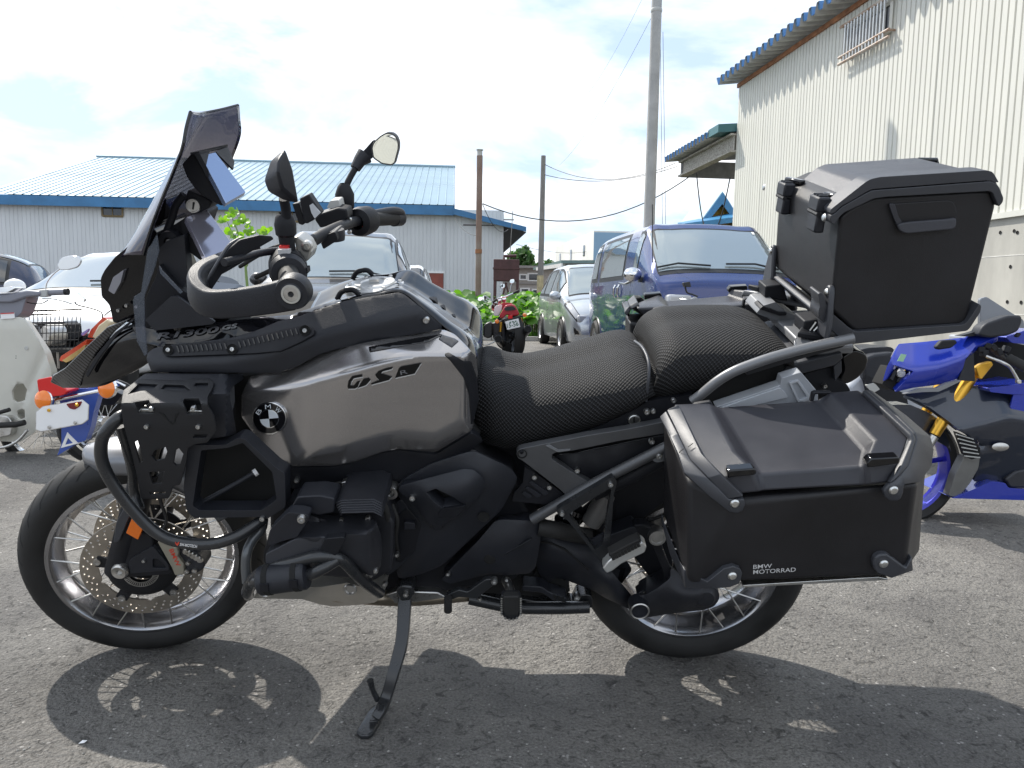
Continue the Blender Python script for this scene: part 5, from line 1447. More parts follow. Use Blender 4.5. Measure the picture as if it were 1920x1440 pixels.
for (x, y, d) in ((512, 990, .010), (690, 972, .012), (704, 1070, .012), (526, 1052, .010), (640, 975, .009), (730, 958, .010), (744, 1040, .011), (722, 1095, .012)): bolt(x, y, head_w(x, y) + .001 if x < 715 else .262, d, parent=eng, m=m_steel)
plate('clip_band', [(640, 905), (648, 903), (650, 921), (642, 923)], .272, .02, m_steel, eng)
plate('head_bracket', CE([(240, 312), (330, 225), (395, 228), (440, 240), (438, 262), (380, 352), (300, 375), (230, 400)]), .402, .03, m_plastic2, head, r=4, bevel=.006)
bolt(*CE([(404, 255)])[0], .404, .018, parent=head)
plate('head_ridge', CE([(525, 360), (625, 352), (628, 372), (590, 440), (560, 450), (480, 445)]), .416, .02, m_plastic, head, r=3, bevel=.004)
plate('head_wedge', CE([(215, 440), (370, 360), (520, 350), (545, 365), (470, 445), (380, 470), (215, 495)]), lambda x, y: .412 - (1046 - y) * .0003, .03, m_engine, head, r=4, bevel=.006)
plate('coil_cover', CE([(350, 195), (380, 142), (500, 136), (575, 152), (572, 225), (490, 240), (380, 205)]), .36, .06, m_plastic2, eng, r=5, bevel=.008)
bolt(*CE([(755, 533)])[0], .345, .022, parent=head, m=m_steel)
plate('timing_cover', CE([(815, 240), (860, 200), (920, 150), (960, 200), (1000, 300), (1000, 420), (900, 520), (840, 560), (815, 480)]), .235, .08, m_plastic2, eng, r=8, bevel=.008)
plate('info_sticker', CE([(848, 318), (870, 320), (876, 405), (858, 410)]), .2365, .001, m_darkprint, eng, bevel=0)
plate('sensor', CE([(935, 275), (990, 280), (995, 312), (935, 315)]), .25, .03, m_plastic2, eng, r=2, bevel=.004)
MB().lathe([(0, .004), (.006, .004), (.008, .008), (.015, .008), (.017, .004), (.017, -.02)], B(*CE([(868, 117)])[0], .25), (0, -1, 0), 22).out('throttle_cap', m_steel, eng)
CCV = CC
cover = relief('frame_cover', CC([(890, 830), (960, 770), (1100, 690), (1290, 628), (1345, 615), (1400, 640), (1555, 715), (1592, 765), (1580, 800), (1500, 950), (1330, 1110), (1170, 1260), (1050, 1310), (920, 1340), (905, 1250), (940, 1130), (1040, 1010), (960, 930)]),
    [(740, 918, .235), (800, 872, .24), (870, 850, .238), (888, 847, .235), (958, 880, .225), (970, 896, .22), (940, 958, .225), (885, 1010, .23), (830, 1060, .228), (790, 1078, .222), (747, 1086, .215), (755, 1020, .225), (800, 975, .238), (860, 900, .252), (910, 880, .25), (930, 905, .247), (890, 960, .25), (840, 1010, .248), (790, 1050, .238)], m_plastic2, bike, step=9, th=.04, r=9, bevel=.006, lam=.0003)
relief('throttle_cover', CC([(918, 838), (930, 812), (1100, 765), (1290, 716), (1345, 722), (1395, 765), (1408, 805), (1385, 870), (1300, 950), (1235, 995), (1150, 1060), (1110, 1055), (1020, 930), (985, 900)]),
    [(746, 919, .262), (806, 895, .27), (870, 879, .27), (888, 881, .268), (909, 908, .264), (900, 930, .266), (873, 957, .268), (852, 972, .266), (823, 993, .26), (780, 950, .264), (800, 925, .285), (850, 905, .29), (885, 905, .284), (875, 935, .288), (840, 965, .28)], m_plastic2, cover, step=8, th=.03, r=6, bevel=.006, holes=[CC([(1075, 850), (1130, 828), (1235, 880), (1300, 925), (1225, 935), (1170, 940), (1120, 905)])], lam=.0002)
plate('recess', CC([(1060, 840), (1140, 815), (1310, 920), (1230, 950), (1160, 950)]), .252, .005, m_hole, cover, bevel=0)
plate('recess_lip', CC([(1172, 940), (1228, 936), (1302, 924), (1245, 990), (1150, 995), (1145, 975)]), lambda x, y: .287 - (972 - y) * -.0002, .008, m_plastic, cover, r=2, bevel=.002)
plate('cover_window', CC([(905, 985), (970, 930), (1090, 1065), (1100, 1120), (930, 1250), (905, 1240)]), .236, .02, m_plastic, cover, r=4, bevel=.004)
bolt(*CC([(1000, 880)])[0], .272, .014, parent=cover)
MB().lathe([(0, 0), (.012, .0005), (.0135, .002)], B(*CC([(1400, 985)])[0], .247), (0, -1, 0), 20).out('plug_hole', m_hole, cover)
MB().lathe([(0, .004), (.011, .003), (.013, 0)], B(*CC([(1140, 1035)])[0], .262), (0, -1, 0), 20).out('plug', m_plastic, cover)
CEE = lambda pts: K(860, 820, 3.6, pts)
rear_cov = relief('gearbox_cover', CEE([(245, 562), (300, 555), (545, 566), (556, 610), (552, 700), (520, 880), (480, 920), (330, 930), (200, 925), (60, 960), (-60, 990), (-120, 960), (0, 830), (130, 700)]),
    [(928, 976, .21), (1010, 977, .205), (1013, 1000, .205), (1004, 1064, .2), (990, 1075, .2), (915, 1076, .205), (840, 1092, .2), (828, 1085, .2), (860, 1050, .21), (900, 1015, .22), (960, 1000, .225), (990, 1030, .22), (950, 1055, .225), (900, 1055, .22)], m_plastic2, bike, step=9, th=.05, r=6, bevel=.005)
plate('cover_rib', CEE([(300, 793), (310, 785), (490, 686), (494, 692), (318, 798)]), .231, .01, m_plastic, rear_cov, bevel=.002)
MB().lathe([(0, .001), (.012, .001), (.014, 0)], B(*CEE([(210, 822)])[0], .225), (0, -1, 0), 18).out('plug', m_hole, rear_cov)
for (x, y, w, d) in ((840, 1076, .21, .012), (734, 922, .25, .012), (927, 1090, .2, .012), (950, 1087, .2, .009)): bolt(x, y, w, d)
# engine guard bars with slider pad, skid plate
lb = empty('lower_crash_bar', parent=bike)
tubep('crash_tube', [(712, 1112, .30), (695, 1100, .34), (673, 1082, .37), (645, 1053, .40), (624, 1045, .41), (592, 1044, .42), (557, 1053, .42), (505, 1066, .41), (475, 1085, .38), (464, 1108, .35), (466, 1116, .30)], .0125, m_crash, lb, n=16)
tubep('crash_tube', [(631, 1050, .41), (600, 1068, .43), (575, 1078, .43), (490, 1088, .43), (476, 1092, .40)], .0125, m_crash, lb, n=16)
tubep('crash_tube', [(463, 1092, .36), (461, 1060, .35), (463, 1036, .34), (472, 1015, .32), (490, 992, .30), (494, 974, .30)], .0105, mat('crash_bar_grey', (.09, .095, .10), .3, metal=.3, coat=.2), lb, n=14)
a = B(487, 1089, .43); b = B(576, 1077, .43); ax = (b - a).normalized()
pd = empty('slider_pad', parent=bike)
MB().lathe([(.012, -.002), (.027, 0), (.030, .004), (.030, (b - a).length - .004), (.027, (b - a).length), (.012, (b - a).length + .002)], a, ax, 28).out('pad_body', m_plastic2, pd)
for t in (.2, .8):
    c = a.lerp(b, t)
    MB().lathe([(.0302, -.006), (.0315, -.005), (.0315, .005), (.0302, .006)], c, ax, 28).out('pad_strap', m_hole, pd)
    MB().box(c + Vector((0, -.031, .004)), (.016, .004, .018)).out('strap_buckle', m_plastic, pd)
skid = plate('skid_plate', CE([(150, 670), (160, 655), (178, 618), (500, 612), (640, 590), (682, 600), (740, 622), (815, 638), (832, 652), (782, 692), (700, 705), (560, 712), (500, 702), (410, 675)]), lambda x, y: .27 - max(0, y - 1118) * .004, .5, mat('skid_alu', (.50, .48, .44), .42, metal=.75, var=.12, vscale=12, bump=.2), bike, r=2, bevel=.003)
plate('skid_tail', CE([(780, 690), (832, 652), (900, 632), (1110, 640), (1160, 668), (1000, 690), (800, 706)]), .18, .36, m_steel, skid, bevel=.003)
for (x, y) in ((212, 638), (655, 624)):
    MB().lathe([(0, .001), (.008, .001), (.010, .004), (.014, .004), (.016, 0)], B(*CE([(x, y)])[0], .271), (0, -1, 0), 20).out('rivet', m_steel, skid)
tubep('exhaust_pipe', [(600, 1112, .2), (700, 1120, .18), (780, 1122, .14), (900, 1112, .1)], .019, mat('exhaust_steel', (.42, .36, .28), .35, metal=1, var=.2), bike)
# side stand
foot = RXI @ (G(692, 1371) - BIKE_LOC)
fw_ = -foot.y
st = empty('side_stand', parent=bike)
def stp(px, py, w): return B(px, py, w)
pts = [stp(760, 1108, .20), stp(758, 1150, .235), stp(753, 1205, .28), stp(737, 1265, .33), stp(724, 1308, fw_ - .055), stp(714, 1332, fw_ - .022), stp(704, 1348, fw_ - .006)]
legm = MB()
Q, _ = spline(pts, 5); n = len(Q); vs = []
for i, p in enumerate(Q):
    t = (Q[min(i + 1, n - 1)] - Q[max(i - 1, 0)]).normalized(); x = Vector((1, 0, 0)); x = (x - t * x.dot(t)).normalized(); y = t.cross(x)
    hw = .0165 - .006 * i / n; ht = .011
    vs += [p + x * hw + y * ht, p - x * hw + y * ht, p - x * hw - y * ht, p + x * hw - y * ht]
f = [(i * 4 + j, i * 4 + (j + 1) % 4, (i + 1) * 4 + (j + 1) % 4, (i + 1) * 4 + j) for i in range(n - 1) for j in range(4)] + [(0, 1, 2, 3), tuple((n - 1) * 4 + j for j in range(4))]
mesh('leg', vs, f, m_crash, st, bevel=.003)
plate('pivot', [(742, 1104), (752, 1098), (772, 1100), (778, 1112), (770, 1126), (752, 1128), (744, 1116)], .225, .05, m_crash, st, r=4, bevel=.004)
bolt(761, 1114, .228, .014, parent=st, m=m_steel)
tubep('tab', [(708, 1312, fw_ - .05), (699, 1294, fw_ - .05), (694, 1276, fw_ - .05)], [.007, .006, .008], m_crash, st, sm=3)
MB().tube([stp(707, 1327, fw_ - .02), stp(719, 1329, fw_ - .025)], .009, 8).out('collar', m_crash, st)
# foot pad lying on the asphalt
gp_ = [RXI @ (G(x, y, .012) - BIKE_LOC) for x, y in ((668, 1370), (689, 1334), (704, 1322), (719, 1326), (713, 1350), (700, 1372), (690, 1378), (676, 1378))]
slab('foot', gp_, m_crash, (RXI @ Vector((0, 0, -.012))), st, bevel=.003)
slab('foot_rib', [RXI @ (G(x, y, .022) - BIKE_LOC) for x, y in ((692, 1352), (704, 1324), (717, 1327), (708, 1350))], m_crash, (RXI @ Vector((0, 0, -.02))), st, bevel=.003)
# foot controls
fp = empty('rider_footpeg', parent=bike)
plate('peg_frame', CEE([(283, 1080), (290, 1068), (412, 1068), (424, 1100), (424, 1190), (400, 1225), (350, 1238), (310, 1225), (288, 1190)]), .30, .02, m_guard, fp, r=4, bevel=.003)
plate('peg_rubber', CEE([(298, 1075), (408, 1075), (412, 1180), (395, 1205), (320, 1205), (300, 1180)]), .306, .02, m_rubber, fp, r=4, bevel=.003)
for i in range(20):
    t = i / 19
    if t < .38: x, y = 290, 1085 + t / .38 * 110
    elif t < .62: q = (t - .38) / .24; x, y = 295 + q * 118, 1205 + math.sin(q * math.pi) * 22
    else: x, y = 419, 1195 - (t - .62) / .38 * 110
    c = CEE([(x, y)])[0]
    MB().lathe([(0, .004), (.0028, .003), (.0028, 0)], B(c[0], c[1], .301), (0, -1, 0), 8).out('peg_tooth', m_alu, fp)
tubep('peg_mount', [(948, 1088, .2), (955, 1100, .25), (957, 1114, .28)], .011, m_steel, fp, sm=2)
lev = plate('shift_lever', CEE([(-90, 1070), (0, 1030), (60, 1045), (180, 960), (250, 955), (255, 985), (170, 1050), (130, 1090), (80, 1085), (0, 1080), (-80, 1110)]), .24, .014, m_crash, bike, r=3, bevel=.003)
tubep('lever_rubber', [(840, 1120, .26), (840, 1146, .26)], .0095, m_rubber, lev, sm=1)
bolt(*CEE([(240, 970)])[0], .245, .016, parent=lev); bolt(*CEE([(322, 962)])[0], .245, .009, parent=lev)
bolt(*CEE([(143, 1092)])[0], .23, .010, m=m_steel)
cs = empty('centre_stand', parent=bike)
tubep('stand_bar', [(880, 1122, .12), (960, 1138, .13), (1040, 1140, .14), (1105, 1138, .14)], .016, m_crash, cs, sm=3)
plate('stand_arm', CEE([(110, 1100), (150, 1090), (420, 1090), (600, 1120), (720, 1110), (770, 1140), (800, 1075), (860, 1060), (900, 1070), (905, 1150), (840, 1165), (700, 1150), (560, 1145), (130, 1140)]), .12, .05, m_crash, cs, r=4, bevel=.004)
plate('stand_step', CEE([(430, 1000), (560, 1010), (620, 1050), (730, 1085), (730, 1118), (640, 1105), (560, 1050), (430, 1040)]), .17, .04, m_plastic2, cs, r=4, bevel=.004)
for i in range(3): plate('step_rib', CEE([(640 + i * 28, 1065 + i * 8), (658 + i * 28, 1070 + i * 8), (662 + i * 28, 1105 + i * 4), (648 + i * 28, 1102 + i * 4)]), .174, .004, m_hole, cs, bevel=0)
bolt(*CEE([(798, 1077)])[0], .15, .018, parent=cs)
plate('gearbox_bottom', [(830, 1085), (1000, 1080), (1010, 1060), (1060, 1090), (1070, 1110), (1000, 1118), (900, 1112), (835, 1108)], .12, .24, m_hole, bike, r=4)

# ---------------------------------------------------------------- rear suspension
sw = relief('swingarm', CEE([(520, 560), (560, 585), (700, 640), (800, 680), (900, 740), (985, 850), (1120, 1010), (1180, 1080), (1175, 1170), (1130, 1150), (990, 1085), (900, 1030), (820, 1000), (700, 955), (660, 950), (600, 985), (570, 960), (530, 900)]),
    [(1010, 985, .15), (1060, 1000, .155), (1100, 1015, .15), (1132, 1050, .15), (1180, 1110, .15), (1185, 1140, .14), (1132, 1118, .14), (1090, 1095, .14), (1050, 1080, .14), (1015, 1070, .14), (1040, 1030, .185), (1090, 1050, .185), (1140, 1090, .18), (1165, 1120, .175)], m_plastic2, bike, step=10, th=.1, r=8, bevel=.008)
MB().tube([B(1010, 988, .2), B(1040, 993, .2), B(1070, 1000, .18), B(1100, 1005, .15)], .020, 16, smooth_n=3).out('drive_boot', m_rubber, sw)
plate('swingarm_groove', CEE([(545, 705), (620, 712), (720, 755), (880, 895), (872, 900), (712, 762), (615, 720), (545, 712)]), .187, .004, m_hole, sw, bevel=0)
bev = relief('final_drive', CEE([(1150, 1120), (1180, 1075), (1270, 1060), (1340, 1020), (1430, 950), (1430, 880), (1560, 960), (1700, 1000), (1760, 1080), (1730, 1140), (1660, 1165), (1400, 1195), (1280, 1215), (1180, 1215), (1150, 1180)]),
    [(1182, 1130, .17), (1190, 1156, .17), (1215, 1110, .19), (1250, 1095, .19), (1258, 1075, .18), (1300, 1095, .19), (1340, 1110, .18), (1335, 1135, .16), (1250, 1150, .17), (1215, 1157, .17), (1280, 1120, .21), (1200, 1140, .19), (1320, 1120, .205)], m_engine, bike, step=9, th=.08, r=6, bevel=.006)
plate('drive_strut', CEE([(1290, 690), (1360, 690), (1385, 780), (1450, 940), (1445, 985), (1250, 1100), (1200, 1100), (1240, 1070), (1400, 965), (1350, 830)]), .17, .05, m_plastic, bev, r=6, bevel=.005)
c = B(1199, 1143, .205)
MB().lathe([(0, .0), (.018, .002), (.019, .006), (.0215, .008), (.0235, .006), (.025, -.03)], c, (0, -1, 0), 32).out('pivot_cap', m_plastic2, bev)
MB().lathe([(.0195, .0075), (.0215, .0085), (.0238, .0068)], c, (0, -1, 0), 32).out('pivot_ring', m_steel, bev)
MB().lathe([(0, .012), (.020, .010), (.026, .004), (.034, .002), (.036, -.02)], B(1322, 1119, .195), (0, -1, 0), 32).out('axle_cap', m_engine, bev)
MB().lathe([(0, .002), (.014, .002), (.016, .006), (.020, .006), (.021, -.02)], B(1232, 1007, .18), (0, -1, 0), 24).out('strut_bolt', m_steel, bev)
plate('strut_link', CEE([(1180, 590), (1250, 590), (1380, 650), (1390, 720), (1330, 740), (1200, 660)]), .17, .03, m_plastic, bev, r=6, bevel=.004)
tubep('brake_hose', [(1195, 985, .12), (1220, 975, .13), (1250, 965, .14)], .004, m_rubber, bike); tubep('brake_hose', [(1150, 985, .12), (1210, 990, .13), (1250, 985, .14), (1255, 945, .14)], .0035, m_rubber, bike)
hug = plate('rear_hugger', [(1040, 905), (1110, 905), (1246, 850), (1262, 900), (1250, 940), (1190, 985), (1140, 1010), (1100, 985), (1060, 960)], .10, .20, m_plastic, bike, r=8, bevel=.01)
plate('hugger_side', [(1150, 985), (1190, 1045), (1235, 1105), (1262, 1060), (1250, 1000), (1230, 985), (1200, 975)], .08, .12, m_plastic, bike, r=6, bevel=.006)
shock = empty('rear_shock', parent=bike)
MB().tube([B(1138, 928, .13), B(1124, 955, .13), B(1108, 980, .13)], [.020, .026, .024], 20).out('reservoir', mat('shock_grey', (.16, .155, .15), .45, metal=.3), shock)
MB().tube([B(1122, 922, .115), B(1092, 948, .115)], .006, 10).out('shaft', m_chrome, shock)
MB().lathe([(.03, 0), (.034, .01), (.03, .02), (.034, .03), (.03, .04), (.034, .05), (.03, .06)], B(1060, 985, .1), Vector((.4, 0, 1)), 20).out('spring', m_gloss, shock)

# ---------------------------------------------------------------- rear frame
chs = plate('chassis_core', [(880, 820), (1000, 835), (1150, 800), (1260, 775), (1480, 690), (1500, 700), (1490, 760), (1280, 840), (1246, 862), (1110, 905), (1000, 960), (940, 960), (900, 900)], .09, .18, m_plastic, bike, r=5)
sf = plate('subframe', [(968, 851), (971, 844), (979, 841), (1030, 831), (1100, 817), (1180, 804), (1250, 790), (1250, 812), (1160, 827), (1074, 845), (1043, 848), (1034, 853), (1036, 862), (1070, 884), (1111, 908), (1106, 916), (1062, 940), (1059, 926), (1048, 916), (980, 864), (971, 859)], .215, .022, m_greymetal, bike, r=3, bevel=.003, seg=3)
MB().lathe([(0, -.004), (.007, -.004), (.009, .001), (.011, .001)], B(979, 851, .216), (0, -1, 0), 20).out('bolt_well', m_hole, sf)
bolt(978, 847.5, .2165, .009, parent=sf, m=m_plastic)
plate('subframe_weld', [(1023, 836), (1030, 834), (1047, 844), (1070, 842), (1068, 845), (1046, 848)], .2175, .003, m_rack, sf, r=1, bevel=.001)
tubep('frame_tube', [(998, 974, .215), (1060, 938, .22), (1110, 909, .222), (1180, 873, .224), (1250, 838, .226)], .0125, m_greymetal, sf, n=16)
tubep('frame_tube', [(1112, 925, .20), (1180, 893, .2), (1250, 855, .2)], .018, m_plastic, sf, n=16)
ip = relief('inner_panel', [(1040, 860), (1046, 853), (1075, 850), (1160, 833), (1252, 816), (1252, 838), (1180, 872), (1112, 904), (1104, 903), (1075, 884)],
    [(1040, 860, .18), (1110, 845, .185), (1250, 816, .185), (1250, 838, .19), (1112, 903, .19), (1080, 868, .20), (1150, 855, .205), (1200, 840, .2)], m_plastic, bike, step=8, th=.01)
for (x, y, w) in ((1082, 882, .205), (1222, 828, .205)): bolt(x, y, w, .013)
vp = plate('vent_panel', [(984, 876), (1000, 884), (1062, 930), (1046, 940), (1022, 946), (960, 940), (963, 925), (980, 906)], .20, .012, m_plastic, bike, r=2)
for i, (a, b) in enumerate((((978, 925), (994, 934)), ((985, 916), (1012, 932)), ((992, 906), (1026, 928)))):
    plate('vent_slot', [a, (a[0] + 5, a[1] - 3), (b[0] + 4, b[1] - 4), b, (b[0] - 6, b[1] + 1)], .204, .004, m_plastic2, vp, bevel=.0006)
bolt(1002, 894, .202, .013, parent=vp); bolt(1030, 913, .202, .013, parent=vp)
bolt(1225, 771, .20, .011); bolt(1213, 772, .2, .013); bolt(1263, 751, .2, .011)
plate('seat_base', [(1000, 838), (1060, 820), (1110, 806), (1190, 768), (1215, 752), (1300, 740), (1310, 770), (1250, 790), (1100, 817), (1030, 831)], .17, .02, m_plastic, bike, r=3)
MB().lathe([(0, .002), (.0105, .002), (.0115, .004), (.013, .003), (.014, -.003)], B(1189, 787.5, .172), (0, -1, 0), 22).out('seat_lock', m_alu, bike)
plate('lock_slot', [(1187.5, 783), (1190.5, 783), (1190.5, 792), (1187.5, 792)], .1755, .002, m_hole, bike, bevel=0)
plate('carrier_lug', CEE([(1300, 130), (1330, 95), (1390, 60), (1395, 160), (1340, 172), (1310, 160)]), .235, .012, m_rack, sf, r=4)
bolt(*CEE([(1352, 128)])[0], .238, .013, parent=sf)
pf = empty('passenger_footrest', parent=bike)
HG = CEE
plate('footrest_bracket', HG([(655, 500), (680, 478), (1000, 290), (1040, 265), (1070, 300), (1060, 340), (1048, 380), (1020, 760), (1012, 850), (975, 860), (955, 830), (735, 560), (690, 530)]), .25, .018, m_crash, pf, r=4, holes=[HG([(770, 500), (960, 380), (1010, 350), (1030, 350), (1022, 420), (1005, 500), (975, 720), (920, 760), (900, 730), (760, 545), (745, 520)])], bevel=.003)
plate('heel_plate', HG([(840, 670), (900, 690), (990, 640), (990, 720), (920, 765), (900, 740)]), .235, .006, m_plastic2, pf, r=2)
for (x, y) in ((697, 515), (1025, 318), (988, 832)): bolt(*HG([(x, y)])[0], .255, .012, parent=pf)
plate('peg', HG([(972, 885), (1010, 838), (1060, 800), (1200, 728), (1240, 705), (1270, 735), (1258, 778), (1100, 855), (1040, 902), (1000, 920)]), .305, .03, mat('peg_silver', (.72, .72, .70), .35, metal=.7), pf, r=3, bevel=.003)
plate('peg_rubber', HG([(1010, 795), (1150, 720), (1220, 688), (1236, 706), (1200, 726), (1030, 815)]), .31, .03, m_rubber, pf, r=3, bevel=.003)
for i in range(9):
    t = i / 8; c = HG([(1042 + t * 170, 814 - t * 88)])[0]
    MB().box(B(c[0], c[1], .311), (.007, .004, .010), Matrix.Rotation(R(-27), 3, 'Y')).out('peg_tooth', m_rubber, pf)
plate('brake_pedal_box', HG([(1020, 660), (1180, 602), (1208, 625), (1206, 680), (1100, 722), (1025, 735)]), .17, .05, m_plastic2, pf, r=3, bevel=.004)
# grab rail, tail, rack
gr = empty('grab_rail', parent=bike); m_rail2 = mat('rail_grey', (.17, .173, .18), .4, metal=.5, rvar=.06)
tubep('rail', [(1298, 752, .215), (1318, 737, .22), (1345, 715, .225), (1375, 697, .23), (1410, 683, .23), (1455, 668, .23), (1520, 651, .23), (1600, 634, .23)], .0108, m_rail2, gr, n=18)
tubep('rail', [(1298, 752, -.215), (1345, 715, -.225), (1410, 683, -.23), (1455, 668, -.23), (1600, 634, -.23)], .0108, m_rail2, gr, n=18)
plate('rail_plate', K(1400, 480, 5.54, [(0, 1130), (500, 985), (1000, 872), (1040, 910), (1000, 950), (600, 1060), (0, 1240)]), .222, .02, m_guard, gr, r=2)
plate('seat_side', [(1300, 748), (1345, 716), (1410, 684), (1462, 668), (1470, 690), (1450, 720), (1330, 765), (1300, 765)], .15, .03, m_hole, bike)
rack = empty('luggage_rack', parent=bike)
for sg in (1, -1):
    def rk(px, py, w): 
        p = B(px, py, w); return Vector((p.x, p.y * sg, p.z))
    a = [rk(1488, 650, .20), rk(1490, 636, .19), rk(1498, 620, .15), rk(1540, 622, .12), rk(1600, 634, .12), rk(1600, 644, .2), rk(1530, 650, .21)]
    slab('rack_arm', a, m_rack, (0, 0, -.012), rack, bevel=.004)
    slab('rack_pad', [p + Vector((0, 0, .014)) for p in (rk(1494, 634, .185), rk(1500, 624, .155), rk(1545, 628, .15), rk(1545, 642, .19))], m_plastic, (0, 0, -.013), rack, bevel=.003)
    cl = MB(); c = rk(1528, 616, .14)
    slab('case_clamp', [rk(1506, 626, .165), rk(1508, 602, .165), rk(1548, 598, .165), rk(1556, 634, .165)], m_plastic, (0, sg * .06, 0), rack, bevel=.003)
    for i in range(4):
        p0 = rk(1517 + i * 9, 604 + i * 4 - (10 if i < 2 else 0), .172); 
        MB().tube([rk(1513 + i * 8, 627 - i * 1.5, .168), rk(1530 + i * 8.5, 604 + i * 3, .168)], .0022, 6).out('clamp_rib', m_alu, rack)
plate('rack_arm', K(1400, 480, 5.54, [(105, 590), (160, 520), (300, 478), (420, 590), (500, 612), (600, 690), (590, 772), (470, 702), (350, 690), (110, 602)]), -.06, .10, m_rack, rack, r=2, bevel=.004)
plate('rack_pad', K(1400, 480, 5.54, [(135, 552), (170, 520), (340, 590), (420, 590), (410, 618), (340, 622)]), -.05, .05, m_plastic, rack, r=2, bevel=.003)
slab('rack_bridge', [Vector((B(1500, 640, .12).x + .01, -.13, B(1500, 640, .12).z - .01)), Vector((B(1500, 640, .12).x + .01, .13, B(1500, 640, .12).z - .01)), Vector((B(1600, 640, .12).x + .0, .13, B(1600, 640, .12).z - .005)), Vector((B(1600, 640, .12).x + .0, -.13, B(1600, 640, .12).z - .005))], m_rack, (0, 0, -.02), rack, bevel=.004)
tail = empty('tail_unit', parent=bike)
plate('tail_cover', K(1400, 480, 5.54, [(350, 1225), (430, 1135), (990, 1000), (1005, 1060), (920, 1140), (600, 1222), (380, 1258)]), .14, .28, m_caseframe, tail, r=3, bevel=.006)
plate('tail_lower', K(1400, 480, 5.54, [(600, 1225), (920, 1140), (985, 1080), (990, 1200), (930, 1290), (1040, 1330), (1080, 1400), (1000, 1440), (600, 1440)]), .12, .24, m_plastic, tail, r=3, bevel=.006)
plate('tail_bracket', K(1400, 480, 5.54, [(905, 1150), (985, 1080), (990, 1200), (920, 1300)]), .135, .02, m_caseframe, tail, r=2)
plate('tail_light', K(1400, 480, 5.54, [(985, 1060), (1040, 1020), (1130, 970), (1240, 1015), (1266, 1080), (1240, 1180), (1160, 1270), (1060, 1330), (960, 1330), (960, 1290), (1010, 1180)]), .09, .18, m_gloss, tail, r=6, bevel=.012, seg=3)
plate('undertray', [(1290, 760), (1490, 700), (1570, 720), (1600, 740), (1560, 760), (1290, 800)], .10, .2, m_plastic, tail, r=4)
bolt(1546, 724, .13, .011, m=m_steel)
# light grey inner tray of the near case carrier, sky light painted into its colour
CFf = lambda pts: K(1200, 680, 3.31, pts)
m_tray = mat('tray_sky_lit', (.40, .42, .45), .4, metal=.25, var=.08, vscale=8)
tray = plate('case_carrier', CFf([(470, 275), (870, 140), (882, 95), (1000, 60), (1105, 185), (1105, 260), (500, 330)]), .20, .03, m_tray, bike, r=2, bevel=.003)
plate('carrier_rib', CFf([(500, 283), (870, 158), (900, 185), (920, 215), (880, 225), (560, 300)]), .204, .008, mat('rack_pale', (.50, .52, .55), .4, metal=.2), tray, r=2, bevel=.002)
plate('carrier_rib', CFf([(925, 125), (985, 108), (1070, 225), (985, 255)]), .205, .008, mat('rack_pale', (.50, .52, .55), .4), tray, r=3, bevel=.002, holes=[CFf([(942, 132), (978, 122), (1040, 215), (992, 235)])])

# ---------------------------------------------------------------- seats with mesh covers
m_mesh = bpy.data.materials.new('mesh_seat_cover'); m_mesh.use_nodes = True
t = m_mesh.node_tree; b = t.nodes['Principled BSDF']
uvn = _n(t, 'ShaderNodeTexCoord'); mp = _n(t, 'ShaderNodeMapping'); mp.inputs['Scale'].default_value = (1 / .0098, 1 / .0098, 1)
t.links.new(uvn.outputs['UV'], mp.inputs['Vector'])
def hexdist(t, vec):
    """distance to the nearest centre of a staggered grid of cells"""
    ds = []
    for off in ((0, 0), (.5, .5)):
        a = _n(t, 'ShaderNodeVectorMath', operation='ADD'); a.inputs[1].default_value = (off[0], off[1], 0); t.links.new(vec, a.inputs[0])
        fr = _n(t, 'ShaderNodeVectorMath', operation='FRACTION'); t.links.new(a.outputs[0], fr.inputs[0])
        s_ = _n(t, 'ShaderNodeVectorMath', operation='SUBTRACT'); s_.inputs[1].default_value = (.5, .5, .5); t.links.new(fr.outputs[0], s_.inputs[0])
        m_ = _n(t, 'ShaderNodeVectorMath', operation='MULTIPLY'); m_.inputs[1].default_value = (1, 1, 0); t.links.new(s_.outputs[0], m_.inputs[0])
        l_ = _n(t, 'ShaderNodeVectorMath', operation='LENGTH'); t.links.new(m_.outputs[0], l_.inputs[0]); ds.append(l_.outputs[1 if len(l_.outputs) > 1 else 0])
    mn = _n(t, 'ShaderNodeMath', operation='MINIMUM'); t.links.new(ds[0], mn.inputs[0]); t.links.new(ds[1], mn.inputs[1]); return mn.outputs[0]
hd = hexdist(t, mp.outputs[0])
ra = _n(t, 'ShaderNodeValToRGB'); ra.color_ramp.elements[0].position = .22; ra.color_ramp.elements[0].color = (.003, .003, .003, 1); ra.color_ramp.elements[1].position = .34; ra.color_ramp.elements[1].color = (.040, .040, .042, 1)
t.links.new(hd, ra.inputs[0]); t.links.new(ra.outputs[0], b.inputs['Base Color']); b.inputs['Roughness'].default_value = .7; b.inputs['Specular IOR Level'].default_value = .28
mr = _n(t, 'ShaderNodeMapRange'); mr.inputs['From Min'].default_value = .2; mr.inputs['From Max'].default_value = .42; t.links.new(hd, mr.inputs['Value'])
bp = _n(t, 'ShaderNodeBump'); bp.inputs['Strength'].default_value = 1; bp.inputs['Distance'].default_value = .004; t.links.new(mr.outputs[0], bp.inputs['Height']); t.links.new(bp.outputs[0], b.inputs['Normal'])
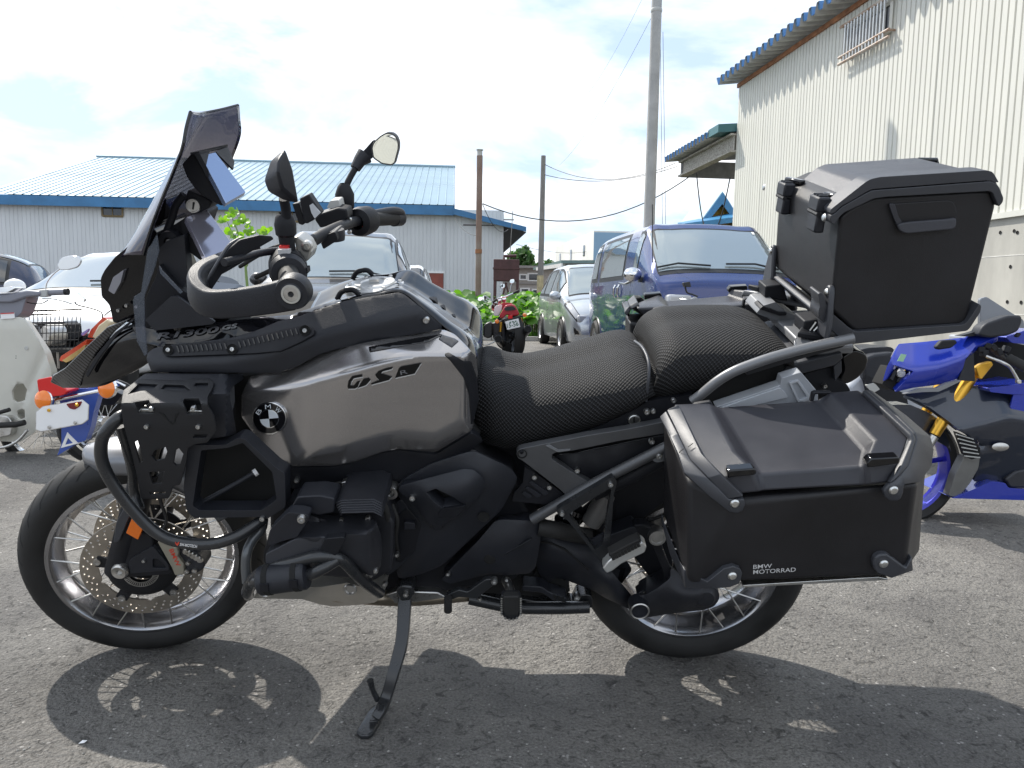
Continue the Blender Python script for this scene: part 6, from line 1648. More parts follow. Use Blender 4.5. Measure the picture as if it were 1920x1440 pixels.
def seat(name, stn, hw, crown=.02):
    """stn: (px, py_top silhouette, py_bottom, half width factor)"""
    rows = []
    for (px, pt, pb, kf, kz) in stn:
        c = B(px, pt + 9, 0); bt = B(px, pb, .16 * kf)
        h = hw * kf; H = c.z - bt.z
        sec = [(h * .88, 0), (h * .98, .22), (h, .45), (h * .94, .68), (h * .80, .86), (h * .55, .965), (h * .28, 1.0), (0, 1.0 - kz)]
        half = [Vector((c.x + (1 - q) * (bt.x - c.x), -w_, bt.z + H * q)) for w_, q in sec]
        rows.append(half + [Vector((p.x, -p.y, p.z)) for p in half[-2::-1]])
    v, f, nk, nm = grid_surface(rows, 10, 6)
    me = bpy.data.meshes.new(name); 
    n0 = len(v)
    f2 = f + [tuple(range(nm)), tuple((nk - 1) * nm + j for j in range(nm))]
    me.from_pydata([tuple(p) for p in v], [], f2); me.materials.append(m_mesh)
    us = [0]; 
    for i in range(1, nk): us.append(us[-1] + (v[i * nm + nm // 2] - v[(i - 1) * nm + nm // 2]).length)
    vsum = []
    for i in range(nk):
        a = [0]
        for j in range(1, nm): a.append(a[-1] + (v[i * nm + j] - v[i * nm + j - 1]).length)
        mid = a[nm // 2]; vsum.append([x - mid for x in a])
    uv = me.uv_layers.new(name='uv')
    for p in me.polygons:
        for li in p.loop_indices:
            vi = me.loops[li].vertex_index; i, j = divmod(vi, nm)
            if len(p.vertices) > 4:
                uv.data[li].uv = (v[vi].y, v[vi].z)
            else: uv.data[li].uv = (us[i], vsum[i][j])
    bm = bmesh.new(); bm.from_mesh(me); bmesh.ops.recalc_face_normals(bm, faces=bm.faces); bm.to_mesh(me); bm.free()
    smooth(me, 60)
    return link(name, me, bike)
seat('rider_seat', [(893, 700, 806, .80, .0), (898, 668, 820, .86, .0), (908, 660, 832, .90, 0), (925, 663, 838, .96, .02), (950, 675, 843, 1.0, .03), (985, 679, 840, 1.02, .04), (1030, 672, 829, 1.04, .04), (1075, 661, 815, 1.06, .03), (1120, 649, 801, 1.08, .03), (1160, 640, 783, 1.10, .02), (1190, 640, 769, 1.10, .02), (1205, 650, 757, 1.06, .0), (1215, 675, 740, .98, 0)], .175)
seat('pillion_seat', [(1219, 662, 735, .90, 0), (1216, 640, 746, .98, 0), (1220, 612, 750, 1.04, .02), (1245, 592, 749, 1.08, .03), (1280, 587, 742, 1.1, .03), (1320, 586, 731, 1.1, .03), (1365, 587, 716, 1.1, .02), (1405, 590, 702, 1.08, .02), (1435, 600, 690, 1.04, .0), (1455, 620, 680, 1.0, 0), (1462, 645, 675, .94, 0)], .165)

tubep('seat_piping', [(1190, 640, .03), (1203, 650, .09), (1213, 668, .14), (1217, 690, .172), (1215, 720, .186), (1211, 752, .18)], .0035, m_caseframe, bike)
# ---------------------------------------------------------------- panniers
def poly(name, V, F, m, parent, bevel=.004, seg=2, ang=35):
    return mesh(name, V, F, m, parent, ang=ang, bevel=bevel, seg=seg)
pan = empty('pannier', parent=bike)
def b4(l): return [B3(p) for p in K(1200, 680, 3.31, [(a, b) + tuple(r) for a, b, *r in l])]
IN = .265
# body: near face, chamfered front and rear ends, inner side
near = b4([(296, 735, .452), (300, 1378, .495), (1640, 1318, .495), (1690, 1290, .485), (1722, 745, .485), (1560, 752, .497), (600, 870, .497)])
front = b4([(170, 420, .31), (165, 1010, .31)])
rear_t = B3(K(1200, 680, 3.31, [(1775, 640)])[0], .36); rear_b = B3(K(1200, 680, 3.31, [(1735, 1180)])[0], .36)
def inner(p, w=IN): return Vector((p.x, -w, p.z))
V = [near[0], near[1], near[2], near[4], front[0], front[1], rear_t, rear_b, inner(front[0]), inner(front[1]), inner(rear_t), inner(rear_b), near[6]]
F_ = [(12, 1, 2, 3), (0, 1, 12), (4, 5, 1, 0), (3, 2, 7, 6), (8, 9, 5, 4), (6, 7, 11, 10), (9, 8, 10, 11), (1, 5, 9, 11, 7, 2), (0, 12, 3, 6, 10, 8, 4)]
poly('case_body', V, F_, m_case, pan, bevel=.010, seg=4)
# lid: five strips across, three bands down
cols = [
 [(215, 280, .285), (355, 585, .425), (500, 735, .482), (600, 822, .497)],
 [(440, 272, .285), (588, 550, .43), (690, 645, .486), (742, 806, .499)],
 [(505, 300, .285), (692, 612, .422), (742, 690, .478), (764, 800, .494)],
 [(1120, 255, .285), (1392, 546, .422), (1372, 640, .478), (1380, 766, .494)],
 [(1200, 206, .285), (1458, 480, .43), (1405, 600, .486), (1420, 762, .499)],
 [(1385, 190, .285), (1675, 460, .425), (1612, 632, .482), (1560, 748, .497)]]
g = [b4(c) for c in cols]
V = [p for c in g for p in c]
F_ = [(i * 4 + j, i * 4 + j + 1, (i + 1) * 4 + j + 1, (i + 1) * 4 + j) for i in range(5) for j in range(3)]
n = len(V)
V += [inner(c[0]) for c in g] + [Vector((c[3].x, -IN, c[3].z - .004)) for c in g]
for i in range(5):
    F_ += [(i * 4, (i + 1) * 4, n + i + 1, n + i), (n + i, n + i + 1, n + 6 + i + 1, n + 6 + i), (i * 4 + 3, n + 6 + i, n + 6 + i + 1, (i + 1) * 4 + 3)]
for i, o_ in ((0, 0), (5, 20)):
    F_ += [(o_, o_ + 1, o_ + 2, o_ + 3, n + 6 + i, n + i)]
poly('lid', V, F_, m_caselid, pan, bevel=.006, seg=3)
def strip(name, pts, m=m_caseframe, th=.010, bevel=.003):
    q = [(a, b) for a, b, *r in pts]; lut = {}
    P = K(1200, 680, 3.31, pts)
    return prism(name, P, lambda p: B(p[0], p[1], p[2] if len(p) > 2 else .45), Y_(th), m, pan, bevel=bevel)
def ribbon(name, pairs, th=.012, m=m_caseframe):
    V = [B3(q) for a, b in pairs for q in K(1200, 680, 3.31, [a, b])]
    return mesh(name, V, [(2 * i, 2 * i + 1, 2 * i + 3, 2 * i + 2) for i in range(len(pairs) - 1)], m, pan, bevel=.003, solid=th, off=0, ang=40)
ribbon('lid_rim', [((180, 290, .287), (236, 266, .288)), ((172, 305, .290), (252, 286, .292)), ((246, 456, .358), (320, 430, .364)), ((322, 612, .443), (390, 572, .447)), ((430, 716, .488), (504, 690, .494)), ((548, 836, .505), (640, 822, .508))])
ribbon('body_rim', [((130, 345, .285), (170, 308, .29)), ((190, 470, .355), (244, 458, .358)), ((238, 582, .425), (320, 615, .441)), ((276, 692, .460), (430, 718, .486)), ((420, 815, .497), (500, 786, .500)), ((552, 918, .506), (548, 838, .506)), ((600, 926, .507), (600, 838, .507)), ((630, 912, .507), (634, 838, .507)), ((648, 870, .507), (642, 838, .507))])
ribbon('lid_rim', [((1376, 188, .291), (1402, 178, .288)), ((1520, 322, .362), (1548, 306, .354)), ((1668, 460, .434), (1688, 442, .427)), ((1674, 486, .440), (1698, 480, .434)), ((1614, 630, .488), (1646, 640, .480)), ((1540, 746, .507), (1604, 694, .495))])
ribbon('body_rim', [((1404, 178, .286), (1424, 182, .278)), ((1550, 306, .352), (1640, 340, .32)), ((1690, 442, .424), (1788, 466, .385)), ((1700, 480, .430), (1806, 540, .388)), ((1648, 640, .478), (1792, 640, .395)), ((1606, 694, .492), (1722, 742, .468)), ((1534, 752, .507), (1626, 754, .505)), ((1502, 790, .507), (1626, 800, .507)), ((1512, 826, .507), (1612, 834, .507)), ((1545, 850, .507), (1585, 850, .507))])
strip('corner_guard', [(140, 950, .31), (152, 1000, .32), (250, 1250, .44), (272, 1285, .47), (418, 1362, .506), (520, 1280, .506), (578, 1264, .506), (620, 1280, .506), (636, 1310, .506), (618, 1372, .506), (560, 1395, .506), (420, 1405, .500), (280, 1400, .47), (190, 1200, .38), (140, 1010, .31)], th=.016)
strip('corner_guard', [(1448, 1240, .506), (1460, 1210, .506), (1490, 1192, .506), (1535, 1190, .506), (1655, 1280, .503), (1690, 1205, .49), (1697, 1292, .485), (1560, 1340, .503), (1480, 1312, .506), (1452, 1280, .506)], th=.03)
strip('base_rail', [(640, 1382, .48), (1480, 1330, .48), (1540, 1342, .48), (1540, 1350, .48), (640, 1396, .48)], m_alu, .02, .001)
for (x, y) in ((588, 875), (1573, 793), (573, 1325), (1513, 1250)):
    c = K(1200, 680, 3.31, [(x, y)])[0]; sz = .518 if y < 1000 else .5112
    MB().lathe([(0, .0035), (.006, .003), (.0085, .0005), (.0085, -.004)], B(c[0], c[1], .5145 if y < 1000 else .5075), (0, -1, 0), 18).out('screw', m_alu, pan)
    slab('screw_slot', [B(c[0] - 4.5, c[1] + .3, sz), B(c[0] + 4.5, c[1] - .5, sz), B(c[0] + 4.5, c[1] + .5, sz), B(c[0] - 4.5, c[1] + 1.3, sz)], m_steel, (0, .001, 0), pan)
for pts, w in (([(542, 680), (556, 668), (712, 656), (724, 676), (722, 690), (712, 700), (570, 712), (546, 722)], .500), ([(1410, 628), (1438, 597), (1610, 588), (1614, 618), (1606, 628), (1440, 650), (1414, 652)], .500)):
    h = strip('lashing_hook', [(a, b, w) for a, b in pts], m_gloss, .022, .004)
strip('carry_loop', [(330, 270, .27), (345, 258, .27), (440, 242, .27), (470, 285, .27), (455, 290, .27), (432, 256, .27), (350, 270, .27)], m_plastic, .012, .002)
strip('carry_loop', [(1058, 245, .27), (1072, 190, .27), (1090, 182, .27), (1190, 182, .27), (1200, 205, .27), (1185, 210, .27), (1180, 195, .27), (1090, 198, .27), (1078, 245, .27)], m_plastic, .012, .002)
strip('latch', [(180, 440, .325), (206, 436, .335), (218, 490, .345), (205, 486, .34)], m_hole, .004, .001)
for k in ((230, 566, 272, 534), (298, 524, 330, 500), (202, 330, 240, 318)):
    strip('rim_seam', [(k[0], k[1], .42 if k[1] > 450 else .292), (k[2], k[3], .42 if k[1] > 450 else .292), (k[2], k[3] + 3, .42 if k[1] > 450 else .292), (k[0], k[1] + 3, .42 if k[1] > 450 else .292)], m_hole, .002, 0)
for b_, y0, y1 in (('BMW', 1281, 1269), ('MOTORRAD', 1313, 1296)):
    x1 = 818 if b_ == 'BMW' else 966
    p = K(1200, 680, 3.31, [(702, y0), (x1, y0 - (x1 - 702) * .062)])
    lettering('case_lettering', b_, p[0], p[1], 7.6, .4955, m_text, pan, off=.0012, bold=.005, updir=(.4, -7.8))
# the far pannier, a mirrored twin
pan2 = copy_tree(pan, bike); pan2.scale = (1, -1, 1); pan2.location = (.0, 0, .04)
for ch in list(pan2.children):
    if ch.name.startswith('case_lettering'): bpy.data.objects.remove(ch)
# bracket arms holding the cases
for sg in (1, -1):
    MB().tube([Vector((B(1300, 800, .2).x, -sg * .14, B(1300, 800, .2).z)), Vector((B(1300, 800, .2).x, -sg * .27, B(1300, 800, .2).z))], .012, 10).tube([Vector((B(1500, 760, .2).x, -sg * .12, B(1500, 760, .2).z)), Vector((B(1500, 760, .2).x, -sg * .27, B(1500, 760, .2).z))], .012, 10).out('case_bracket', m_guard, bike)

# ---------------------------------------------------------------- top case
tcs = empty('top_case', parent=bike)
HW = .186
def g4(l): return K(1380, 250, 3.556, l)
def tc_plate(name, pts, w, th, m, r=0, bevel=.004, seg=3, holes=()):
    return plate(name, g4(pts), w, th, m, tcs, [g4(h) for h in holes], r, bevel, seg)
tc_plate('case_body', [(694, 560), (632, 1175), (792, 1322), (1525, 1278), (1545, 1240), (1735, 480), (1700, 380), (930, 425), (760, 500)], HW, 2 * HW, m_case, r=6, bevel=.016, seg=5)
tc_plate('lid', [(655, 560), (690, 515), (880, 352), (950, 322), (1668, 272), (1712, 290), (1745, 345), (1740, 420), (930, 440), (720, 545)], HW - .045, 2 * HW - .09, m_caselid, r=5, bevel=.012, seg=4)
tc_plate('lid', [(655, 560), (700, 512), (884, 372), (960, 345), (1650, 296), (1712, 310), (1740, 420), (930, 440)], HW - .09, 2 * HW - .18, m_caselid, r=5, bevel=.010, seg=4)
for w0, th in ((HW + .010, .05), (-HW + .040, .05)):
    tc_plate('lid_rim', [(630, 508), (868, 322), (900, 305), (960, 291), (1664, 247), (1706, 254), (1724, 275), (1752, 325), (1740, 328), (1692, 312), (905, 372), (872, 388), (700, 486), (655, 528), (628, 540)], w0, th, m_caseframe, r=4, bevel=.005)
    tc_plate('body_rim', [(630, 548), (660, 534), (704, 492), (876, 395), (908, 380), (1692, 319), (1736, 334), (1755, 355), (1786, 432), (1780, 462), (1752, 492), (1712, 398), (1690, 386), (1000, 425), (920, 436), (720, 530), (690, 560), (662, 602), (640, 606), (628, 580)], w0, th, m_caseframe, r=4, bevel=.006)
    tc_plate('base_rim', [(548, 1070), (566, 1062), (584, 1075), (612, 1168), (640, 1200), (764, 1305), (800, 1324), (1510, 1278), (1540, 1262), (1624, 1138), (1636, 1150), (1632, 1190), (1560, 1300), (1540, 1318), (770, 1408), (730, 1400), (560, 1240), (548, 1200), (562, 1150)], w0 + .002, th, m_caseframe, r=5, bevel=.006)
tc_plate('base_plate', [(560, 1225), (600, 1200), (790, 1330), (1530, 1285), (1560, 1300), (1535, 1318), (770, 1404), (730, 1395)], HW - .02, 2 * HW - .04, m_caseframe, r=4, bevel=.005)
# recessed grip on the near side
tc_plate('grip_recess', [(1020, 470), (1460, 440), (1480, 560), (1450, 640), (1130, 672), (1075, 640), (1045, 560)], HW + .002, .006, m_case, r=26, bevel=.004)
tc_plate('grip_lip', [(1075, 605), (1150, 590), (1400, 572), (1475, 560), (1470, 620), (1450, 642), (1140, 672), (1090, 655)], lambda x, y: HW + .0105 - (y - 412) * -.0002, .006, m_caselid, r=12, bevel=.004)
tc_plate('grip_lip', [(1018, 470), (1060, 468), (1085, 560), (1110, 590), (1085, 640), (1050, 560)], HW + .008, .006, m_caselid, r=10, bevel=.003)
# latches on the front
fx = B3(g4([(694, 560)])[0], HW)
def fr_pt(px, py, w): return B3(g4([(px, py)])[0], w)
for (x, y, w) in ((590, 500, .135), (362, 400, -.125)):
    c = fr_pt(x, y, w)
    MB().box(c + Vector((-.012, 0, .010)), (.026, .052, .030)).out('latch', m_plastic2, tcs, bevel=.004)
    MB().box(c + Vector((-.012, 0, -.028)), (.020, .046, .036)).out('latch_lever', m_plastic2, tcs, bevel=.004)
    for i in range(3): MB().box(c + Vector((-.012, -.014 + i * .014, .026)), (.018, .004, .004)).out('latch_rib', m_plastic2, tcs)
    MB().tube([c + Vector((-.020, -.026, -.008)), c + Vector((-.020, .026, -.008))], .005, 8).out('latch_pin', m_guard, tcs)
for (x, y, w) in ((655, 385, .12), (385, 285, -.13)):
    c = fr_pt(x, y, w)
    MB().box(c + Vector((.004, 0, -.012)), (.016, .058, .014), Matrix.Rotation(R(20), 3, 'Z')).out('lashing_hook', m_gloss, tcs, bevel=.004)
c = fr_pt(1275, 212, -.19)
MB().tube([c + Vector((-.03, 0, -.012)), c + Vector((-.022, 0, .012)), c + Vector((.018, 0, .012)), c + Vector((.03, 0, -.012))], .006, 8).out('lashing_hook', m_gloss, tcs)
for sg in (1, -1):                                          # corner tabs on the front face
    x = fr_pt(560, 1130, .16)
    a = [fr_pt(548, 1090, .185), fr_pt(575, 1070, .16), fr_pt(606, 1170, .16), fr_pt(650, 1215, .19), fr_pt(600, 1245, .205)]
    pts = [Vector((p.x - .006, p.y * sg, p.z)) for p in a]
    MB().lathe([(0, .004), (.006, .003), (.008, 0)], Vector((fr_pt(630, 560, .19).x - .014, -sg * .195, fr_pt(630, 565, .2).z)), (-1, 0, 0), 14).out('screw', m_alu, tcs)
    q = fr_pt(632, 1175, .2); z0 = q.z
    tabv = MB()
    tab = [(-.032, -.06), (.032, -.06), (.03, -.02), (.019, .012), (.014, .034), (.008, .045), (0, .048), (-.008, .045), (-.014, .034), (-.019, .012), (-.03, -.02)]
    V = [Vector((q.x - .008 - z * .0, -sg * (.185 + y), z0 + z)) for y, z in tab]
    slab('corner_guard', V, m_caseframe, (.012, 0, 0), tcs, bevel=.004)
    MB().lathe([(0, .004), (.006, .003), (.008, 0)], Vector((q.x - .009, -sg * .185, z0 + .032)), (-1, 0, 0), 14).out('screw', m_alu, tcs)
    for i in range(3): pass
# ================================================================== parked cars and vans
m_glass = mat('car_glass', (0.012, 0.014, 0.016), 0.03, coat=1.0, spec=1.0)
m_glassp = mat('car_glass_sky_tint', (0.30, 0.35, 0.37), 0.03, metal=0.55, coat=0.6)  # pale metallic base puts extra sky reflection into the glass colour
m_trim = mat('black_trim', (0.012, 0.012, 0.013), 0.4)
m_lamp = mat('headlamp_glass', (0.45, 0.46, 0.48), 0.06, coat=1.0)
m_alloy = mat('alloy_wheel', (0.45, 0.45, 0.46), 0.3, metal=.8)
def paint(name, col, metal=0.3, rough=.28):
    return mat(name, col, rough, metal=metal, coat=1.0, var=.05, vscale=2, rvar=.04, coat_rough=.03)
NU, NV = 6, 4
def car(name, label, cat, st, col, place, glass=m_glass, wheels=(-.80, -3.5), wr=.31, side_win=(), ws=(3, 4), lamps=None, track=.74, extras=None, rear_win=None):
    """st: stations front to rear (x, z_bottom, half width low, half width belt, z belt, half width roof, z roof, crown)."""
    h, lp, wp = place
    h = Vector((h[0], h[1], 0)).normalized(); lat = Vector((-h.y, h.x, 0))
    base = Vector((wp.x, wp.y, 0)) - h * lp[0] - lat * lp[1]
    root = empty(name, base, (0, 0, math.atan2(h.y, h.x)))
    tag(root, label, cat)
    rows = []
    for (x, zb, yl, yb, zbelt, yr, zr, cw) in st:
        zm = zb + (zbelt - zb) * .55
        half = [(0, zb), (yl * .86, zb), (yl, zb + .10), (max(yl, yb) * 1.005, zm), (yb, zbelt), (yr, zr), (yr * .6, zr + cw * .8), (0, zr + cw)]
        r = [Vector((x, y, z)) for y, z in half]
        rows.append(r + [Vector((p.x, -p.y, p.z)) for p in half_rev(half, x)])
    v, f, nk, nm = grid_surface(rows, NU, NV)
    def J(c): return int(round(c * NV))
    def I(c): return int(round(c * NU))
    def cells(i0, i1, j0, j1): return {(i, j) for i in range(max(0, i0), min(i1, nk - 1)) for j in range(max(0, j0), min(j1, nm - 1))}
    last = nm - 1
    wins = []
    for (a, b) in side_win:
        for sgn in (0, 1):
            j0, j1 = J(4), J(5)
            if sgn: j0, j1 = last - J(5), last - J(4)
            wins.append(('side_window', I(a), I(b), j0, j1))
    wins.append(('windscreen', I(ws[0]), I(ws[1]), J(5), last - J(5)))
    if rear_win: wins.append(('rear_window', I(rear_win[0]), I(rear_win[1]), J(5), last - J(5)))
    removed = set()
    for w_ in wins: removed |= cells(*w_[1:])
    # wheel arches stay closed; dark sheets proud of the flank paint their shade
    body_f = [q for q in f if (q[0] // nm, q[0] % nm) not in removed]
    body_f += [tuple(range(nm)), tuple((nk - 1) * nm + j for j in range(nm))]
    body = mesh('body', v, body_f, col, root, ang=38)
    for nm_, i0, i1, j0, j1 in wins:
        k = MB(); idx = sorted(cells(i0, i1, j0, j1))
        fr = [(i * nm + j, i * nm + j + 1, (i + 1) * nm + j + 1, (i + 1) * nm + j) for i, j in idx]
        used = sorted({a for q in fr for a in q}); mp_ = {a: b for b, a in enumerate(used)}
        t = mesh('window_trim', [v[a] for a in used], [tuple(mp_[a] for a in q) for q in fr], m_trim, body, ang=60)
        # the pane: same patch pulled in from its border and set slightly proud
        def S_(a, b):
            a = min(max(a, 0), nk - 1.001); b = min(max(b, 0), nm - 1.001); i, j = int(a), int(b); s, t_ = a - i, b - j
            return (v[i * nm + j] * (1 - s) + v[(i + 1) * nm + j] * s) * (1 - t_) + (v[i * nm + j + 1] * (1 - s) + v[(i + 1) * nm + j + 1] * s) * t_
        cI = .45 if nm_ != 'windscreen' else .35; cJ = .40 if nm_ != 'windscreen' else .30
        a0, a1, b0, b1 = i0 + cI, i1 - cI, j0 + cJ, j1 - cJ
        na, nb = 10, 12; V = []
        for p in range(na + 1):
            for q in range(nb + 1): V.append(S_(a0 + (a1 - a0) * p / na, b0 + (b1 - b0) * q / nb))
        c = Vector((st[len(st) // 2][0], 0, .9))
        V2 = []
        for p in range(na + 1):
            for q in range(nb + 1):
                i = p * (nb + 1) + q
                dx_ = V[min(p + 1, na) * (nb + 1) + q] - V[max(p - 1, 0) * (nb + 1) + q]; dy_ = V[p * (nb + 1) + min(q + 1, nb)] - V[p * (nb + 1) + max(q - 1, 0)]
                nrm = dx_.cross(dy_).normalized(); nrm = nrm if nrm.dot(V[i] - c) > 0 else -nrm
                V2.append(V[i] + nrm * .006)
        mesh(nm_, V2, [(p * (nb + 1) + q, p * (nb + 1) + q + 1, (p + 1) * (nb + 1) + q + 1, (p + 1) * (nb + 1) + q) for p in range(na) for q in range(nb)], glass, body, ang=60)
    for x in wheels:
        for sg in (1, -1):
            wl = empty('wheel', (x, sg * (track + .06), wr), parent=root)
            MB().lathe([(wr * .64, -.09), (wr * .9, -.10), (wr, -.07), (wr, .07), (wr * .9, .10), (wr * .64, .09)], (0, 0, 0), (0, sg, 0), 32, closed=True).out('tyre', m_rubber, wl)
            k = MB().lathe([(wr * .64, .085), (wr * .60, .07), (wr * .58, .03), (wr * .58, -.05)], (0, 0, 0), (0, sg, 0), 32)
            for s in range(7):
                a = 2 * math.pi * s / 7
                k.box((math.cos(a) * wr * .33, sg * .055, math.sin(a) * wr * .33), (wr * .56, .03, .05), Matrix.Rotation(-a, 3, 'Y'))
            k.lathe([(0, .07), (.05, .07), (.06, .05)], (0, 0, 0), (0, sg, 0), 16)
            k.out('rim', m_alloy, wl)
            MB().lathe([(0, .0), (wr * .58, .0)], (0, 0, 0), (0, sg, 0), 24).out('brake', m_trim, wl)
            # arch lip, then a dark sheet painting the shade of the arch
            pts = []; 
            for s in range(15):
                a = math.pi * s / 14
                pts.append(Vector((x + math.cos(a) * (wr + .05), sg * (track + .105), wr + math.sin(a) * (wr + .05) - .01)))
            MB().tube(pts, .022, 6).out('wheel_arch', m_trim, body)
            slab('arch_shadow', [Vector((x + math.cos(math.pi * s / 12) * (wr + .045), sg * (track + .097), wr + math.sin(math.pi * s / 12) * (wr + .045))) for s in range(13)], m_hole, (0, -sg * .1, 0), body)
    z1, y1, x1 = st[1][4], st[1][3], st[1][0]
    for sg in (1, -1): MB().box((x1 + .02, sg * y1 * .72, z1 - .06), (.12, y1 * .42, .13), Matrix.Rotation(-sg * .25, 3, 'Z')).out('headlight', m_lamp, body, bevel=.03)
    gl = MB().box((.0, 0, st[0][1] + .28), (.05, y1 * 1.15, .13)); 
    for k in range(3): gl.box((.01, 0, z1 - .14 + k * .045), (.05, y1 * .8, .022))
    gl.out('grille', m_trim, body, bevel=.006)
    MB().box((.03, 0, st[0][1] + .20), (.03, .33, .165)).out('number_plate', m_white, body, bevel=.004)
    def S2(a, b): return S_(a * NU, b * NV)
    if extras: extras(root, body, S2)
    return root
def half_rev(half, x): return [Vector((x, y, z)) for y, z in half[-2::-1]]
def mirror_unit(root, p, sg, col, m2=None):
    r = empty('wing_mirror', p, parent=root)
    MB().add([(.10, 0, -.02), (.10, sg * .05, -.02), (.02, sg * .05, -.02), (.02, 0, -.02), (.10, 0, .04), (.10, sg * .05, .04), (.02, sg * .05, .04), (.02, 0, .04)], [(0, 1, 2, 3), (4, 7, 6, 5), (0, 4, 5, 1), (1, 5, 6, 2), (2, 6, 7, 3), (3, 7, 4, 0)]).out('arm', m_trim, r)
    rows = []
    for t, s in ((-.0, .3), (.03, .85), (.09, 1), (.13, .75), (.15, .25)):
        rows.append([Vector((t, sg * (.13 + math.cos(a) * .11 * s), .07 + math.sin(a) * .085 * s)) for a in [2 * math.pi * i / 10 for i in range(10)]])
    v, f, k_, m_ = grid_surface(rows, 3, 3, True)
    mesh('shell', v, f + [tuple(range(m_)), tuple((k_ - 1) * m_ + j for j in range(m_))], col, r, ang=60)
    return r
def quad_on(S2, name, a0, a1, b0, b1, m, parent, off=.008, n=5):
    V = []
    for p in range(n + 1):
        for q in range(n + 1): V.append(S2(a0 + (a1 - a0) * p / n, b0 + (b1 - b0) * q / n))
    nr = []
    for p in range(n + 1):
        for q in range(n + 1):
            dx_ = V[min(p + 1, n) * (n + 1) + q] - V[max(p - 1, 0) * (n + 1) + q]; dy_ = V[p * (n + 1) + min(q + 1, n)] - V[p * (n + 1) + max(q - 1, 0)]
            u = dx_.cross(dy_).normalized(); i = p * (n + 1) + q
            u = u if u.dot(V[i] - Vector((-2, 0, .8))) > 0 else -u; nr.append(V[i] + u * off)
    return mesh(name, nr, [(p * (n + 1) + q, p * (n + 1) + q + 1, (p + 1) * (n + 1) + q + 1, (p + 1) * (n + 1) + q) for p in range(n) for q in range(n)], m, parent, ang=60)
def wipers(root, S2, a, b0, b1):
    MB().tube([S2(a, b0) + Vector((.02, 0, .02)), S2(a + .06, (b0 + b1) / 2) + Vector((.015, 0, .03)), S2(a + .03, b1) + Vector((.01, 0, .03))], .012, 6).out('wiper', m_trim, root)

m_vanblue = paint('van_blue', (0.006, 0.024, 0.135), .3); m_silver = paint('van_silver', (0.50, 0.53, 0.56), .6, .3)
m_black = paint('minivan_black', (0.010, 0.010, 0.012), .2); m_carwhite = paint('car_white', (0.72, 0.73, 0.74), 0.0); m_navy = paint('car_navy', (0.015, 0.020, 0.05), .35)

def van_extra(root, body, S2):
    mirror_unit(root, (-.75, .83, 1.22), 1, m_chrome); mirror_unit(root, (-.75, -.83, 1.22), -1, m_chrome)
    wipers(root, S2, 2.1, 5.4, 6.9); wipers(root, S2, 2.1, 7.3, 9.0)
    quad_on(S2, 'cowl', 1.93, 2.10, 5.05, 8.95, m_trim, body, .004)
    for sg in (0, 1):
        for (a, b) in ((3.98, 4.04), (6.02, 6.06)):
            quad_on(S2, 'door_gap', a, a + .03, *((2.2, 3.98) if not sg else (10.02, 11.8)), m_trim, body, .002)
    for x in (-1.9, -2.15):
        for sg in (1, -1):
            MB().tube([(x, sg * .865, 1.02), (x + .0, sg * .885, 1.06), (x + .02, sg * .885, 1.15), (x + .02, sg * .865, 1.19)], .014, 8).out('door_handle', m_chrome, root)
    for sg in (1, -1): MB().tube([(-1.1, sg * .86, 1.24), (-1.55, sg * .862, 1.2), (-1.9, sg * .862, 1.22)], .010, 6).out('window_moulding', m_chrome, root)
    MB().tube([(-.45, -.77, 1.25), (-.55, -.78, 2.1)], .006, 6).out('antenna', m_trim, root)
    MB().box((-2.9, .3, 1.95), (1.2, .08, .05)).out('roof_hatch', m_vanblue, root)
    mesh('sticker', [S2(2.86, 5.5) + Vector((.012, 0, .004)), S2(2.86, 5.6) + Vector((.012, 0, .004)), S2(2.94, 5.6) + Vector((.012, 0, .004)), S2(2.94, 5.5) + Vector((.012, 0, .004))], [(0, 1, 2, 3)], m_white, body)
hv = (.069, -.998)
car('van', 'deep blue van parked nose out beside the silver minivan', 'van',
    [(.0, .28, .66, .72, .80, .66, 1.0, .02), (-.05, .24, .74, .79, 1.05, .72, 1.16, .03), (-.24, .22, .80, .83, 1.22, .765, 1.28, .05), (-.98, .22, .84, .845, 1.25, .715, 1.80, .08), (-1.25, .22, .845, .845, 1.25, .72, 1.85, .09), (-2.3, .22, .845, .845, 1.25, .73, 1.87, .09), (-3.5, .22, .845, .845, 1.25, .73, 1.87, .09), (-4.3, .24, .84, .84, 1.25, .70, 1.84, .07), (-4.45, .35, .80, .80, 1.2, .66, 1.70, .05)],
    m_vanblue, (hv, (-.26, -.80), PY(1226, 545, 8.75)), ws=(2, 3), side_win=((3.05, 3.95), (4.5, 5.95), (6.1, 6.9)), wheels=(-1.02, -3.6), wr=.33, extras=van_extra, glass=m_glassp)
def freed_extra(root, body, S2):
    mirror_unit(root, (-1.25, .80, .98), 1, m_silver); mirror_unit(root, (-1.25, -.80, .98), -1, m_silver)
    for b0, b1 in ((3.85, 4.7), (9.3, 10.15)):
        q = quad_on(S2, 'headlight', .5, 2.3, b0, b1, m_trim, body, .006); quad_on(S2, 'headlight_lens', .65, 2.0, b0 + .1, b1 - .15, m_lamp, q, .012)
    for b0, b1 in ((2.35, 3.15), (10.85, 11.65)):
        q = quad_on(S2, 'fog_lamp', .25, .85, b0, b1, m_chrome, body, .006); quad_on(S2, 'fog_recess', .32, .8, b0 + .1, b1 - .1, m_trim, q, .010)
    quad_on(S2, 'lower_grille', .0, .4, 1.2, 2.1, m_trim, body, .006)
    for a in (4.02, 5.5): quad_on(S2, 'door_gap', a, a + .03, 10.02, 11.8, m_trim, body, .002)
